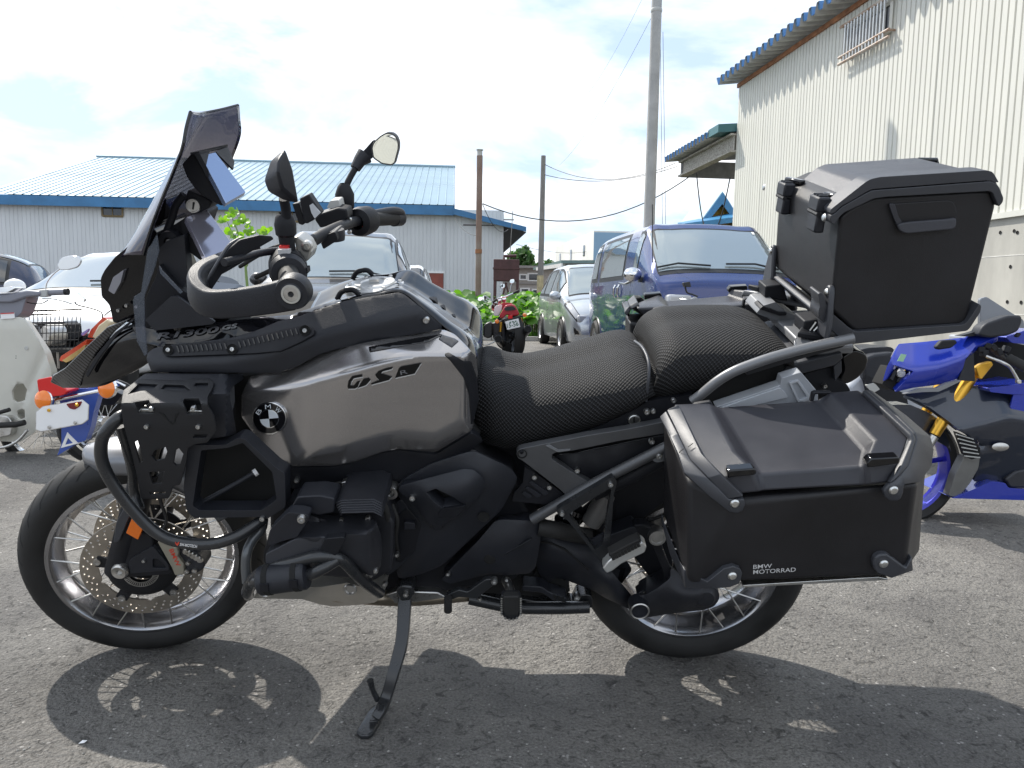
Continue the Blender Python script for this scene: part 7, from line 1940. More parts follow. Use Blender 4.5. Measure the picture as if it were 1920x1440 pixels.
car('minivan', 'silver minivan parked at the kerb left of the blue van', 'minivan',
    [(.0, .24, .55, .62, .50, .50, .60, .02), (-.12, .20, .74, .76, .70, .62, .76, .04), (-.45, .19, .82, .83, .86, .68, .93, .05), (-.98, .19, .845, .845, .98, .70, 1.03, .06), (-1.85, .19, .845, .84, 1.02, .62, 1.54, .10), (-2.6, .19, .845, .84, 1.03, .63, 1.60, .10), (-3.7, .19, .845, .84, 1.05, .62, 1.58, .09), (-4.15, .25, .83, .83, 1.05, .60, 1.45, .06), (-4.27, .40, .78, .78, .98, .58, 1.10, .04)],
    m_silver, ((.10, -1), (-.80, -.84), PY(1053, 660, 14.2)), ws=(3, 4), side_win=((3.5, 4.7), (4.85, 5.6), (5.75, 6.6)), wheels=(-.80, -3.52), extras=freed_extra, glass=m_glassp)
def alph_extra(root, body, S2):
    wipers(root, S2, 3.12, 5.5, 7.2)
    for b0, b1 in ((4.15, 5.1), (8.9, 9.85)): quad_on(S2, 'headlight', .9, 1.9, b0, b1, m_lamp, body, .006)
    mirror_unit(root, (-1.35, -.84, 1.10), -1, m_black); mirror_unit(root, (-1.35, .84, 1.10), 1, m_black)
    mesh('sticker', [S2(3.85, 8.35) + Vector((.012, 0, .004)), S2(3.85, 8.45) + Vector((.012, 0, .004)), S2(3.92, 8.45) + Vector((.012, 0, .004)), S2(3.92, 8.35) + Vector((.012, 0, .004))], [(0, 1, 2, 3)], mat('sticker_blue', (.2, .4, .7), .4), body)
    quad_on(S2, 'inspection_sticker', 3.12, 3.26, 8.25, 8.45, mat('sticker_pale', (.4, .6, .6), .4), body, .014)
car('minivan', 'black minivan with cloud reflections in its windscreen behind the handlebar', 'minivan',
    [(.0, .26, .60, .68, .60, .55, .74, .02), (-.12, .22, .78, .82, .86, .70, .95, .04), (-.5, .2, .88, .89, 1.0, .76, 1.06, .05), (-.95, .2, .915, .90, 1.08, .77, 1.12, .06), (-1.75, .2, .915, .90, 1.12, .67, 1.68, .09), (-2.6, .2, .915, .90, 1.13, .68, 1.76, .10), (-4.2, .2, .915, .90, 1.14, .67, 1.74, .09), (-4.75, .28, .90, .88, 1.12, .62, 1.62, .06), (-4.9, .42, .85, .84, 1.05, .6, 1.2, .04)],
    m_black, ((.11, -1), (-1.1, .74), PY(748, 540, 9.4)), ws=(3, 4), side_win=((3.6, 4.75), (4.9, 5.5), (5.6, 6.6)), wheels=(-.95, -3.85), wr=.33, extras=alph_extra, glass=m_glassp)
def wh_extra(root, body, S2):
    mirror_unit(root, (-1.55, -.80, .96), -1, m_carwhite); mirror_unit(root, (-1.55, .80, .96), 1, m_carwhite)
    for b0, b1 in ((4.1, 5.1), (8.9, 9.9)): quad_on(S2, 'headlight', .75, 1.8, b0, b1, m_lamp, body, .006)
    wipers(root, S2, 3.15, 5.6, 7.2)
car('car', 'glossy white hatchback glaring in the sun behind the cream moped', 'car',
    [(.0, .24, .58, .62, .46, .50, .56, .02), (-.12, .18, .76, .78, .62, .62, .70, .04), (-.5, .16, .85, .85, .78, .70, .84, .05), (-1.15, .16, .87, .87, .90, .74, .95, .06), (-2.3, .16, .87, .865, .95, .60, 1.36, .08), (-2.9, .16, .87, .865, .96, .58, 1.40, .08), (-3.9, .18, .87, .86, .99, .55, 1.28, .07), (-4.4, .28, .84, .83, 1.0, .6, 1.05, .05), (-4.55, .40, .78, .78, .9, .6, .95, .03)],
    m_carwhite, ((.16, -1), (-1.2, -.76), PY(38, 552, 8.3)), ws=(3, 4), side_win=((3.4, 4.9), (5.05, 6.2)), wheels=(-.95, -3.65), extras=wh_extra, glass=m_glassp, rear_win=(6, 7))
car('car', 'small white car half hidden behind the black minivan', 'car',
    [(.0, .26, .55, .6, .5, .50, .62, .02), (-.1, .2, .68, .70, .72, .60, .80, .04), (-.4, .18, .735, .735, .92, .64, .96, .04), (-.75, .18, .735, .735, .98, .64, 1.02, .05), (-1.35, .18, .735, .73, 1.0, .58, 1.46, .06), (-2.0, .18, .735, .73, 1.0, .58, 1.52, .07), (-3.0, .18, .735, .73, 1.0, .57, 1.5, .06), (-3.3, .3, .72, .72, .98, .55, 1.35, .05), (-3.4, .4, .70, .7, .95, .55, 1.0, .03)],
    m_carwhite, ((.06, -1), (-.9, .64), PY(797, 540, 13.6)), ws=(3, 4), side_win=((3.5, 4.8), (5.0, 6.2)), wheels=(-.6, -2.9), wr=.27, track=.62, glass=m_glass,
    extras=lambda root, body, S2: mirror_unit(root, (-1.0, .70, 1.0), 1, m_carwhite))
car('car', 'dark navy wagon at the far left edge behind the white hatchback', 'car',
    [(.0, .26, .6, .65, .55, .55, .66, .02), (-.15, .2, .8, .82, .72, .65, .80, .04), (-.6, .18, .86, .86, .88, .7, .94, .05), (-1.1, .18, .88, .88, .98, .74, 1.02, .06), (-1.9, .18, .88, .875, 1.0, .62, 1.48, .08), (-2.6, .18, .88, .875, 1.02, .62, 1.55, .08), (-3.6, .18, .88, .87, 1.05, .6, 1.5, .07), (-4.2, .26, .85, .85, 1.06, .56, 1.36, .05), (-4.45, .4, .8, .8, 1.0, .56, 1.05, .03)],
    m_navy, ((-.93, -.36), (-4.4, .3), PY(84, 520, 11.6)), ws=(3, 4), side_win=((3.6, 4.9), (5.05, 5.9), (6.05, 6.7)), wheels=(-.9, -3.6), rear_win=(6.4, 7.2))
# ================================================================== the other motorcycles (upright, at their own distance)
class Rig:
    """Builds parts of a vehicle standing at distance d, from points read off the photo; off = metres nearer (-) or farther (+)."""
    def __init__(s, name, label, cat, px, d, group=None):
        p = PY(px, 700, d); s.d = d; s.o = empty(name, (p.x, d, 0)); tag(s.o, label, cat, group); s.b = Vector((p.x, d, 0))
    def p(s, px, py, off=0): return PY(px, py, s.d + off) - s.b
    def plate(s, name, pts, off, th, m, parent=None, r=0, holes=(), bevel=.004, seg=2):
        if r: pts = round_poly(pts, r); holes = [round_poly(h, r) for h in holes]
        return prism(name, pts, lambda q: s.p(q[0], q[1], q[2] if len(q) > 2 else off), Y_(th), m, parent or s.o, holes, bevel, seg)
    def tube(s, name, pts, r, m, parent=None, n=10, sm=4):
        return MB().tube([s.p(*q) for q in pts], r, n, smooth_n=sm).out(name, m, parent or s.o, ang=60)
    def lathe(s, name, prof, px, py, off, ax, m, parent=None, n=28, closed=False):
        return MB().lathe(prof, s.p(px, py, off), ax, n, closed).out(name, m, parent or s.o)
    def relief(s, name, pts, wf, m, r=3, step=8, th=.03, bevel=.006, holes=()):
        return relief(name, pts, wf, m, s.o, step=step, th=th, r=r, holes=holes, bevel=bevel, fmap=lambda x, y, w: s.p(x, y, -w))
    def wheel(s, px, py, off, R_, w_, ax, rim, spokes=0, rimw=None, name='wheel'):
        c = s.p(px, py, off); ax = Vector(ax).normalized(); wl = empty(name, c, parent=s.o); h = w_ / 2; ri = R_ * .80
        MB().lathe([(ri, -h * .8), (ri + (R_ - ri) * .5, -h), (R_ - .006, -h * .6), (R_, 0), (R_ - .006, h * .6), (ri + (R_ - ri) * .5, h), (ri, h * .8)], (0, 0, 0), ax, 48, closed=True).out('tyre', m_rubber, wl)
        MB().lathe([(ri, h * .8), (ri - .012, h * .7), (ri - .02, 0), (ri - .012, -h * .7), (ri, -h * .8)], (0, 0, 0), ax, 48).out('rim', rim, wl)
        MB().lathe([(0, h), (.03, h), (.035, 0), (.03, -h), (0, -h)], (0, 0, 0), ax, 20).out('hub', rim, wl)
        q = ax.orthogonal().normalized(); r_ = ax.cross(q)
        if spokes > 12:
            for i in range(spokes):
                a = 2 * math.pi * i / spokes; b = a + (.5 if i % 2 else -.5)
                MB().tube([(q * math.cos(a) + r_ * math.sin(a)) * (ri - .015), (q * math.cos(b) + r_ * math.sin(b)) * .03 + ax * h * (.6 if i % 4 < 2 else -.6)], .0018, 4).out('spoke', m_steel, wl)
        elif spokes:
            for i in range(spokes):
                a = 2 * math.pi * i / spokes
                MB().tube([(q * math.cos(a) + r_ * math.sin(a)) * (ri - .01), (q * math.cos(a) + r_ * math.sin(a)) * .03], [.012, .018], 6).out('spoke', rim, wl)
        return wl
# ---- red roadster seen from behind
rb = Rig('motorcycle', 'red and white roadster seen from behind with a plate reading 15-56', 'motorcycle', 955, 12.0)
rb.wheel(964, 631, 0, .325, .17, (.95, .32, .05), m_trim, 5, name='rear_wheel')
rb.plate('rear_fender', [(944, 598), (975, 592), (978, 618), (972, 622), (953, 622)], -.22, .10, m_trim, r=2)
pl = rb.plate('number_plate', [(947, 603), (972, 597), (975.5, 613), (951, 618.5)], -.30, .01, m_white, r=.5, bevel=0)
a_, b_ = Vector((951, 614.5)), Vector((973, 610))
text_mesh('plate_number', '15-56', lambda q: rb.p(951 + 21.5 * q[0] + q[1] * -1, 615.2 - 4.6 * q[0] - q[1] * 8, -.304), mat('plate_green', (.01, .10, .05), .5), pl, bold=.01)
for i, x in enumerate((955, 960, 965)): rb.plate('plate_mark', [(x, 603.6 - i), (x + 3, 603 - i), (x + 3.4, 605 - i), (x + .4, 605.6 - i)], -.304, .002, mat('plate_green', (.01, .10, .05), .5), pl, bevel=0)
m_rb = paint('bike_red', (0.42, 0.010, 0.022), 0.1)
rb.plate('tail_cowl', [(938, 596), (936, 592), (943, 580), (948, 572), (958, 570), (966, 572), (974, 588), (972, 592), (958, 594), (950, 590), (942, 598)], -.15, .45, m_rb, r=2, bevel=.02, seg=3)
rb.plate('seat', [(945, 578), (950, 575), (962, 574), (968, 580), (960, 582), (948, 583)], -.17, .5, m_trim, r=1.5, bevel=.01)
rb.plate('tail_light', [(952, 592), (961, 591), (961, 597), (953, 598)], -.24, .08, m_redlens, r=1)
rb.plate('tank_side', [(926, 580), (930, 573), (942, 571), (940, 582), (934, 592), (926, 592)], .25, .3, m_carwhite, r=2, bevel=.02)
rb.plate('tank', [(930, 574), (944, 567), (960, 568), (964, 574), (944, 580), (936, 584)], .3, .4, m_rb, r=2, bevel=.03)
for x, y in ((984, 591), (932, 603)):
    rb.lathe('turn_signal', [(0, .03), (.028, .028), (.034, 0), (.02, -.05), (0, -.06)], x, y, -.1, (.1, -1, 0), m_orangelens)
rb.tube('signal_stalk', [(938, 602, -.05), (980, 592, -.05)], .012, m_trim)
for (x0, y0, x1, y1) in ((990, 617, 970, 645), (934, 635, 948, 652)):
    k = MB().tube([rb.p(x0, y0, -.35), rb.p(x1, y1, .3)], [.062, .045], 18).out('muffler', mat('muffler_dark', (.06, .06, .062), .3, metal=.8), rb.o)
    MB().lathe([(0, .001), (.03, .001), (.035, .006), (.055, .002)], rb.p(x0, y0, -.36), (rb.p(x0, y0, -.35) - rb.p(x1, y1, .3)), 18).out('muffler_end', m_hole, k)
rb.plate('pannier_bag', [(906, 612), (911, 606), (920, 603), (924, 610), (923, 632), (915, 635), (906, 631)], -.1, .35, m_trim, r=3, bevel=.03, seg=3)
rb.plate('engine', [(922, 606), (945, 600), (948, 640), (958, 655), (948, 660), (934, 650), (924, 632)], .1, .4, m_engine, r=3, bevel=.02)
for x, y, z, q in ((940, 604, 938, 622), (978, 596, 977, 612)):
    rb.tube('shock', [(x, y, -.02), (z, q, -.02)], .022, m_gold, sm=1); rb.tube('shock_spring', [(z, q, -.02), (z, q + 14, -.02)], .026, m_trim, sm=1)
rb.tube('handlebar', [(926, 566, .6), (934, 560, .55), (948, 556, .5), (962, 550, .55), (973, 545, .6)], .014, m_chrome); rb.tube('grip', [(962, 550, .55), (973, 545, .6)], .020, m_rubber, sm=1); rb.tube('grip', [(924, 567, .6), (932, 561, .56)], .020, m_rubber, sm=1)
rb.lathe('headlight', [(0, .1), (.07, .08), (.09, 0), (.09, -.05)], 930, 576, .75, (-.3, 1, 0), m_chrome)
for x, y in ((936, 563), (945, 561)): rb.lathe('gauge', [(0, .02), (.035, .02), (.04, 0), (.035, -.04)], x, y, .6, (0, -.6, .8), m_chrome)
for (x, y, x2, y2) in ((942, 537, 936, 556), (960, 528, 955, 550), (900, 561, 912, 566), (908, 559, 918, 566)):
    mk = rb.tube('mirror', [(x, y, .55), (x2, y2, .55)], .006, m_chrome, sm=1)
    rb.plate('mirror_glass', [(x - 5, y + 2), (x - 3, y - 4), (x + 4, y - 5), (x + 5, y + 1), (x, y + 4)], .53, .02, m_mirror, mk, r=2, bevel=.004)
rb.tube('side_stand', [(928, 640, -.1), (916, 646, -.15), (906, 647, -.2)], .010, m_alu, sm=2); rb.tube('centre_stand', [(945, 652, 0), (936, 665, -.05), (932, 667, -.05)], .012, m_trim, sm=1)
rb.plate('lower_frame', [(945, 640), (960, 645), (958, 662), (942, 660)], .0, .3, m_hole, r=2)
rb.wheel(944, 622, 1.35, .3, .12, (.95, .32, .05), m_trim, 5, name='front_wheel')

# ---- machine hidden behind the pillion seat: only bar, lever and mirrors stand clear
hb = Rig('motorcycle', 'dark motorcycle of which only handlebar and two mirrors show in front of the blue van', 'motorcycle', 1350, 5.2)
hb.tube('handlebar', [(1276, 562, .1), (1290, 565, .1), (1310, 572, .05), (1350, 575, 0), (1400, 568, .05), (1440, 580, .1)], .012, m_steel); hb.tube('brake_lever', [(1276, 561, .05), (1290, 563, .0), (1304, 573, 0)], .007, m_alu)
hb.plate('master_cylinder', [(1298, 560), (1306, 556), (1312, 566), (1309, 576), (1299, 574)], .0, .06, mat('grey_reservoir', (.3, .31, .32), .4, metal=.5), r=1.5, bevel=.004)
hb.plate('switch_cluster', [(1312, 566), (1326, 562), (1330, 572), (1318, 580), (1308, 578)], .0, .06, m_plastic, r=2, bevel=.004)
mk = hb.tube('mirror_stem', [(1308, 556, .05), (1298, 552, .05), (1288, 548, .05), (1284, 534, .05)], .006, m_trim); hb.plate('mirror', [(1281, 530), (1294, 528), (1296, 538), (1284, 538)], .02, .05, m_trim, mk, r=1.5, bevel=.004)
mk = hb.tube('mirror_stem', [(1452, 566, .05), (1438, 548, .05), (1434, 540, .05)], .005, m_chrome)
hb.lathe('mirror', [(0, .018), (.02, .016), (.036, .006), (.04, 0), (.036, -.004), (0, -.004)], 1439, 544, .03, (.25, -1, .1), mat('mirror_back_bronze', (.42, .36, .30), .25, metal=.9), mk)
hb.plate('fuel_tank', [(1300, 590), (1340, 580), (1400, 582), (1450, 600), (1450, 650), (1300, 650)], .3, .5, m_gloss, r=8, bevel=.04); hb.plate('seat', [(1190, 640), (1300, 628), (1310, 670), (1180, 680)], .4, .3, m_plastic, r=6, bevel=.03)
hb.wheel(1480, 760, .4, .30, .11, (.1, 1, 0), m_rim, 6); hb.wheel(1150, 760, .4, .30, .13, (.1, 1, 0), m_rim, 6)
hb.plate('engine', [(1240, 660), (1420, 650), (1410, 770), (1250, 775)], .35, .3, m_engine, r=8, bevel=.03)

# ---- blue sport bike on the right
m_sb = paint('sport_blue', (0.010, 0.030, 0.36), 0.25); m_sbn = paint('sport_navy', (0.012, 0.018, 0.034), .3, .4)
sb = Rig('motorcycle', 'blue sport motorcycle with gold forks and blue wheel at the right edge', 'motorcycle', 1800, 3.45)
Q = lambda pts: K(1560, 540, 3.2, pts)
def nose_w(x, y):
    yc = lut(x, (1650, 688), (1713, 698), (1760, 690), (1800, 676), (1880, 630))
    return softmin(.004, .15 - .00012 * (1800 - x), .155 - .0020 * (yc - y), .152 - .0011 * (y - yc), .15 - .0022 * (1690 - x), .13 + .0011 * abs(y - lut(x, (1690, 655), (1800, 650), (1870, 620))) + .0004 * (x - 1700))
def cowl_sw(x, y):
    yc = lut(x, (1690, 742), (1790, 752), (1850, 772), (1935, 790))
    return softmin(.004, .19, .19 - .0016 * (yc - y), .188 - .0006 * (y - yc), .19 - .0010 * (1770 - x), .15 + .0011 * (y - 850) + .0006 * (x - 1840) + .08 * (y < 830))
sb.wheel(1678, 872, .02, .285, .12, (-.05, -1, .04), mat('rim_blue', (.02, .02, .40), .3, metal=.3, coat=.5), 5, name='front_wheel')
sb.lathe('brake_disc', [(.08, 0), (.145, 0), (.145, -.005), (.08, -.005)], 1678, 874, -.07, (-.05, -1, .04), m_steel, closed=True, n=40)
for off in (-.07, .10):
    s_ = 0 if off < 0 else -34
    a = (1776 + s_ * .6, 776 + s_, off); b = (1752 + s_ * .6, 818 + s_, off); c = (1700 + s_ * .6, 880, off)
    k = MB().tube([sb.p(1832 + s_, 690 + s_, off), sb.p(1770 + s_ * .6, 785 + s_, off), sb.p(1752 + s_ * .6, 815 + s_, off)], [.027, .027, .024], 18).out('fork_tube', m_gold, sb.o)
    MB().tube([sb.p(*b), sb.p(1700 + s_ * .6, 895 + s_, off)], .020, 14).out('fork_stanchion', m_steel, sb.o)
sb.plate('front_mudguard', Q([(330, 700), (470, 700), (560, 740), (640, 790), (720, 880), (790, 1075), (760, 1060), (700, 960), (600, 900), (520, 900), (400, 760)]), -.04, .12, m_sbn, r=4, bevel=.015, seg=3)
sb.relief('nose_cowl', Q([(300, 575), (330, 470), (400, 335), (560, 322), (800, 295), (880, 240), (1000, 290), (860, 350), (800, 430), (770, 540), (640, 580), (480, 600), (375, 625), (490, 500), (370, 460), (330, 540)]), nose_w, m_sb)
sb.plate('intake', Q([(300, 578), (355, 470), (420, 485), (490, 500), (378, 622)]), -.08, .1, m_hole, r=2)
for a in ([(350, 545), (375, 490), (392, 500), (366, 556)], [(390, 560), (425, 495), (440, 505), (405, 570)]): sb.plate('intake_fin', Q(a), -.10, .02, m_plastic2, r=1)
sb.lathe('projector_lamp', [(0, .02), (.016, .015), (.02, 0)], 1689, 700, -.09, (-.3, -1, 0), m_lamp)
sb.relief('side_cowl', Q([(430, 640), (520, 610), (660, 590), (770, 555), (860, 590), (940, 615), (1200, 630), (1200, 1190), (850, 1160), (890, 1000), (880, 940), (760, 850), (700, 800), (590, 720)]), cowl_sw, m_sbn)
sb.plate('cowl_blade', Q([(430, 637), (520, 605), (630, 600), (690, 570), (770, 552), (772, 560), (690, 600), (640, 622), (540, 625)]), -.175, .02, m_rack, r=1)
sb.plate('cowl_upper', Q([(940, 600), (1060, 585), (1200, 560), (1200, 640), (1085, 640), (950, 625)]), -.17, .3, m_sb, r=3, bevel=.01); sb.plate('cowl_patch', Q([(1090, 640), (1200, 635), (1200, 800), (1140, 770), (1070, 720)]), -.165, .01, m_sb, r=2)
sb.plate('vent_panel', Q([(740, 860), (840, 900), (890, 960), (890, 1010), (840, 1030), (790, 1000)]), -.17, .02, m_hole, r=2)
for i in range(6): sb.plate('vent_slat', Q([(750 + i * 10, 875 + i * 26), (850 + i * 8, 905 + i * 22), (850 + i * 8, 911 + i * 22), (750 + i * 10, 882 + i * 26)]), -.176, .01, m_greyunder, bevel=0)
sb.plate('engine_cover', Q([(700, 1250), (740, 1120), (800, 1000), (850, 1030), (890, 1000), (880, 1080), (830, 1170), (760, 1255)]), -.14, .05, mat('engine_grey', (.17, .17, .165), .4, metal=.6, var=.2, bump=.3, bscale=60), r=5, bevel=.02)
sb.plate('belly_pan', Q([(740, 1255), (960, 1160), (1040, 1170), (1060, 1200), (1200, 1210), (1200, 1275), (720, 1262)]), -.15, .3, m_sb, r=3, bevel=.015); sb.plate('crank_cover', Q([(1040, 1150), (1100, 1100), (1200, 1080), (1200, 1200), (1070, 1200)]), -.14, .2, m_engine, r=5, bevel=.02)
em = sb.lathe('emblem', [(0, .002), (.03, .002), (.034, 0)], 1876, 838, -.165, (0, -1, 0), m_steel)
em.scale = (1.1, 1, .55)
em.location = sb.p(1876, 838, -.165) - Vector(((sb.p(1876, 838, -.165)).x * 1.1, sb.p(1876, 838, -.165).y, sb.p(1876, 838, -.165).z * .55))
for pts in ([(900, 235), (930, 210), (1060, 165), (1140, 165), (1145, 200), (1120, 260), (1060, 285), (950, 300), (880, 285)],): mk = sb.plate('mirror', Q(pts), -.16, .07, m_plastic2, r=6, bevel=.018, seg=3)
sb.plate('mirror_stem', Q([(760, 290), (860, 262), (910, 232), (900, 285), (800, 292)]), -.12, .04, m_plastic2, mk, r=3)
sb.plate('mount_pad', Q([(625, 355), (660, 315), (745, 310), (755, 330), (720, 360), (640, 372)]), -.14, .03, m_plastic, r=4, bevel=.006)
sb.plate('windscreen_base', Q([(760, 555), (800, 430), (850, 385), (860, 560)]), -.13, .02, m_plastic2, r=3)
sb.plate('headstock', Q([(820, 380), (900, 320), (1000, 310), (1200, 350), (1200, 620), (940, 610), (860, 520)]), .05, .2, m_hole, r=4)
sb.tube('handlebar', [(1905, 690, -.15), (1880, 668, -.1), (1862, 655, -.05)], .016, m_plastic); sb.tube('grip', [(1925, 690, -.2), (1890, 672, -.14)], .022, m_rubber, sm=1)
sb.tube('clutch_lever', [(1850, 668, -.15), (1880, 680, -.2), (1895, 690, -.2), (1908, 712, -.2), (1912, 716, -.2)], .007, m_steel)
for i, (x, y) in enumerate(((1838, 655), (1850, 648), (1862, 652), (1872, 660), (1845, 662), (1886, 655))):
    MB().box(sb.p(x, y, -.12), (.03, .03, .025), Matrix.Rotation(.4 * i, 3, 'Y')).out('switch_block', m_plastic, sb.o, bevel=.004)
sb.plate('lever_ball', round_poly([(1908, 712), (1916, 712), (1916, 720), (1908, 720)], 3), -.21, .02, m_steel, bevel=.003)
sb.plate('fork_cap', Q([(862, 480), (900, 455), (960, 440), (970, 460), (900, 550), (885, 545)]), -.12, .03, m_gold, r=2)
sb.plate('tank', Q([(1040, 295), (1200, 240), (1200, 340), (1080, 330)]), -.1, .25, m_sb, r=4, bevel=.03); sb.plate('bar_end', Q([(1105, 290), (1125, 268), (1138, 275), (1118, 298)]), -.16, .02, m_plastic, r=1)
sb.plate('sticker', Q([(385, 450), (415, 395), (448, 400), (420, 458)]), -.1215, .001, mat('green_sticker', (.30, .52, .34), .5), bevel=0)

# ---- grey machine behind it: pale screen, seat, side panel
gb = Rig('scooter', 'grey scooter with dark seat and pale windscreen behind the blue sport bike', 'scooter', 1700, 4.6)
gb.plate('windscreen', [(1838, 560), (1850, 556), (1900, 588), (1920, 600), (1925, 640), (1838, 640)], 0, .03, mat('grey_screen', (.18, .19, .21), .15, coat=.6), r=4)
gb.plate('seat', [(1618, 672), (1640, 664), (1680, 660), (1690, 680), (1690, 715), (1640, 722), (1620, 712)], 0, .3, m_plastic2, r=6, bevel=.03, seg=3)
gb.plate('rear_seat', [(1590, 662), (1628, 652), (1672, 650), (1690, 672), (1600, 690)], .1, .3, m_plastic2, r=6, bevel=.03, seg=3)
gb.plate('body_panel', [(1590, 725), (1618, 696), (1650, 690), (1720, 700), (1740, 800), (1700, 840), (1600, 800)], .05, .3, mat('pearl_grey', (.40, .42, .46), .3, coat=.6), r=6, bevel=.03)
gb.plate('side_trim', [(1620, 700), (1700, 740), (1710, 800), (1640, 780)], .0, .05, m_plastic, r=4)
gb.plate('vent_badge', [(1624, 722), (1640, 718), (1650, 730), (1636, 738)], -.01, .02, m_greyunder, r=1)
gb.wheel(1640, 820, .2, .26, .12, (.1, -1, 0), m_rim, 5, name='rear_wheel'); gb.wheel(1890, 800, .2, .26, .12, (.1, -1, 0), m_rim, 5, name='front_wheel')
gb.plate('front_cowl', [(1830, 630), (1925, 640), (1940, 790), (1850, 760)], .05, .3, mat('pearl_grey', (.40, .42, .46), .3), r=8, bevel=.04)

# ---- cream moped at the left edge
m_crm = mat('moped_cream', (0.54, 0.53, 0.47), .35, coat=.5, var=.06, vscale=4)
mo = Rig('moped', 'cream moped with leg shield and round mirror at the left edge', 'moped', 40, 4.45)
Q2 = lambda pts: K(0, 440, 3, pts)
mo.wheel(84, 800, .25, .245, .065, (.62, -.78, 0), m_chrome, 28, name='front_wheel')
mo.relief('leg_shield', Q2([(-120, 470), (0, 470), (125, 462), (160, 500), (245, 640), (290, 760), (290, 820), (250, 1000), (200, 1110), (110, 1170), (60, 1165), (-120, 1160)]), lambda x, y: .075 - max(0, x - 20) ** 2 * .000011 - max(0, 620 - y) ** 2 * .00001 - max(0, y - 780) ** 2 * .000006 - .012 * math.exp(-((x - 40 - (760 - y) * .45) / 9) ** 2), m_crm, r=7, bevel=.008, step=7, th=.02,
         holes=[Q2([(65, 880), (90, 842), (130, 838), (150, 870), (140, 930), (100, 945), (72, 930)]), Q2([(98, 990), (120, 980), (138, 985), (140, 1030), (110, 1040), (96, 1020)])])
mo.plate('shield_back', Q2([(-120, 480), (110, 480), (230, 660), (270, 780), (190, 1080), (-120, 1140)]), .05, .1, m_crm, r=5, bevel=.02)
mo.plate('shield_vent', Q2([(-20, 680), (92, 680), (92, 685), (-20, 685)]), -.074, .006, m_hole, bevel=0); mo.plate('shield_vent', Q2([(-20, 692), (92, 692), (92, 697), (-20, 697)]), -.074, .006, m_hole, bevel=0)
mo.lathe('shield_plug', [(0, .002), (.010, .002), (.012, 0)], 49, 653, -.066, (0, -1, 0), m_greyunder)
mo.plate('front_fork', [(60, 740), (80, 745), (92, 800), (82, 806), (70, 790)], .2, .12, m_crm, r=3, bevel=.01)
m_hbg = mat('moped_grey', (.20, .205, .24), .4)
mo.plate('steering_head', Q2([(-100, 370), (40, 360), (150, 345), (120, 440), (90, 470), (0, 470), (-100, 460)]), -.02, .12, m_hbg, r=5, bevel=.015); mo.plate('handlebar_cover', Q2([(-100, 350), (60, 330), (150, 312), (225, 318), (225, 345), (150, 350), (60, 382), (-100, 384)]), -.04, .1, m_hbg, r=5, bevel=.015)
mo.tube('grip', [(82, 549, 0), (126, 547, 0)], .019, m_hbg, sm=1); mo.tube('bar_end', [(122, 547, 0), (128, 547, 0)], .021, m_plastic, sm=1); mo.plate('switch_box', Q2([(218, 312), (262, 308), (262, 348), (222, 352)]), -.03, .05, mat('switch_pale', (.4, .41, .4), .4), r=2)
mo.tube('brake_lever', [(80, 560, -.03), (100, 560, -.05), (118, 564, -.06), (135, 570, -.06)], .005, m_alu); mo.tube('brake_cable', [(48, 566, 0), (62, 569, 0), (78, 569, 0), (90, 563, 0)], .003, m_trim)
mk = mo.tube('mirror_stem', [(85, 545, 0), (88, 530, 0), (98, 516, 0), (112, 504, 0)], .004, m_chrome)
mo.plate('mirror', round_poly([(107, 497), (113, 484), (128, 479), (147, 480), (153, 489), (146, 501), (128, 506), (110, 506)], 5), -.01, .015, mat('mirror_pale', (.62, .64, .66), .1, metal=.6), mk, bevel=.004); mo.plate('speedometer', Q2([(-60, 330), (-30, 300), (60, 290), (90, 300), (40, 325)]), -.05, .08, m_chrome, r=4, bevel=.01)
mo.plate('label', Q2([(2, 442), (78, 438), (82, 470), (4, 475)]), -.080, .004, m_white, bevel=0); mo.plate('label_line', Q2([(2, 442), (78, 438), (78, 443), (2, 447)]), -.083, .002, m_red, bevel=0)
mo.plate('engine', Q2([(-120, 1010), (40, 1020), (70, 1060), (60, 1130), (-120, 1160)]), -.12, .14, m_steel, r=6, bevel=.02); mo.tube('foot_bar', [(-20, 798, -.2), (30, 796, -.2), (46, 792, -.2)], .017, m_rubber, sm=1); mo.tube('gear_pedal', [(-20, 840, -.2), (10, 838, -.2), (34, 826, -.2), (52, 806, -.2)], .008, m_steel); mo.tube('peg', [(-10, 776, -.2), (18, 768, -.2)], .012, m_rubber, sm=1)

# ---- black moped with the wire basket, between the cream one and the white car
bk = Rig('moped', 'black moped with a large wire front basket and small square mirror', 'moped', 120, 5.4)
wb = bk.plate('wire_basket', [(38, 661), (40, 655), (150, 655), (148, 661)], .0, .3, m_trim, bevel=0); wires_ = MB()
for j, y in enumerate((583, 590, 612, 626, 640, 655)):
    for off in (-.15, .17):
        wires_.tube([bk.p(36 + j * 1.5, y + (2 if off > 0 else 0), off), bk.p(153 - j * 1.5, y - 3, off)], .0035 if j else .006, 5)
    wires_.tube([bk.p(153 - j * 1.5, y - 3, -.15), bk.p(153 - j * 1.5, y - 3, .17)], .0035, 5)
for i in range(15):
    x = 38 + i * 8.2
    for off in (-.15, .17): wires_.tube([bk.p(x, 584 - i * .2, off), bk.p(42 + i * 7.4, 656, off)], .003, 4)
wires_.out('basket_wires', m_trim, bk.o)
bk.plate('headlight_unit', [(95, 612), (125, 606), (128, 642), (98, 648)], .2, .2, m_plastic, r=6, bevel=.03); bk.lathe('engine_barrel', [(0, .06), (.06, .06), (.075, .04), (.075, -.06)], 100, 628, .0, (-.6, -1, 0), m_steel)
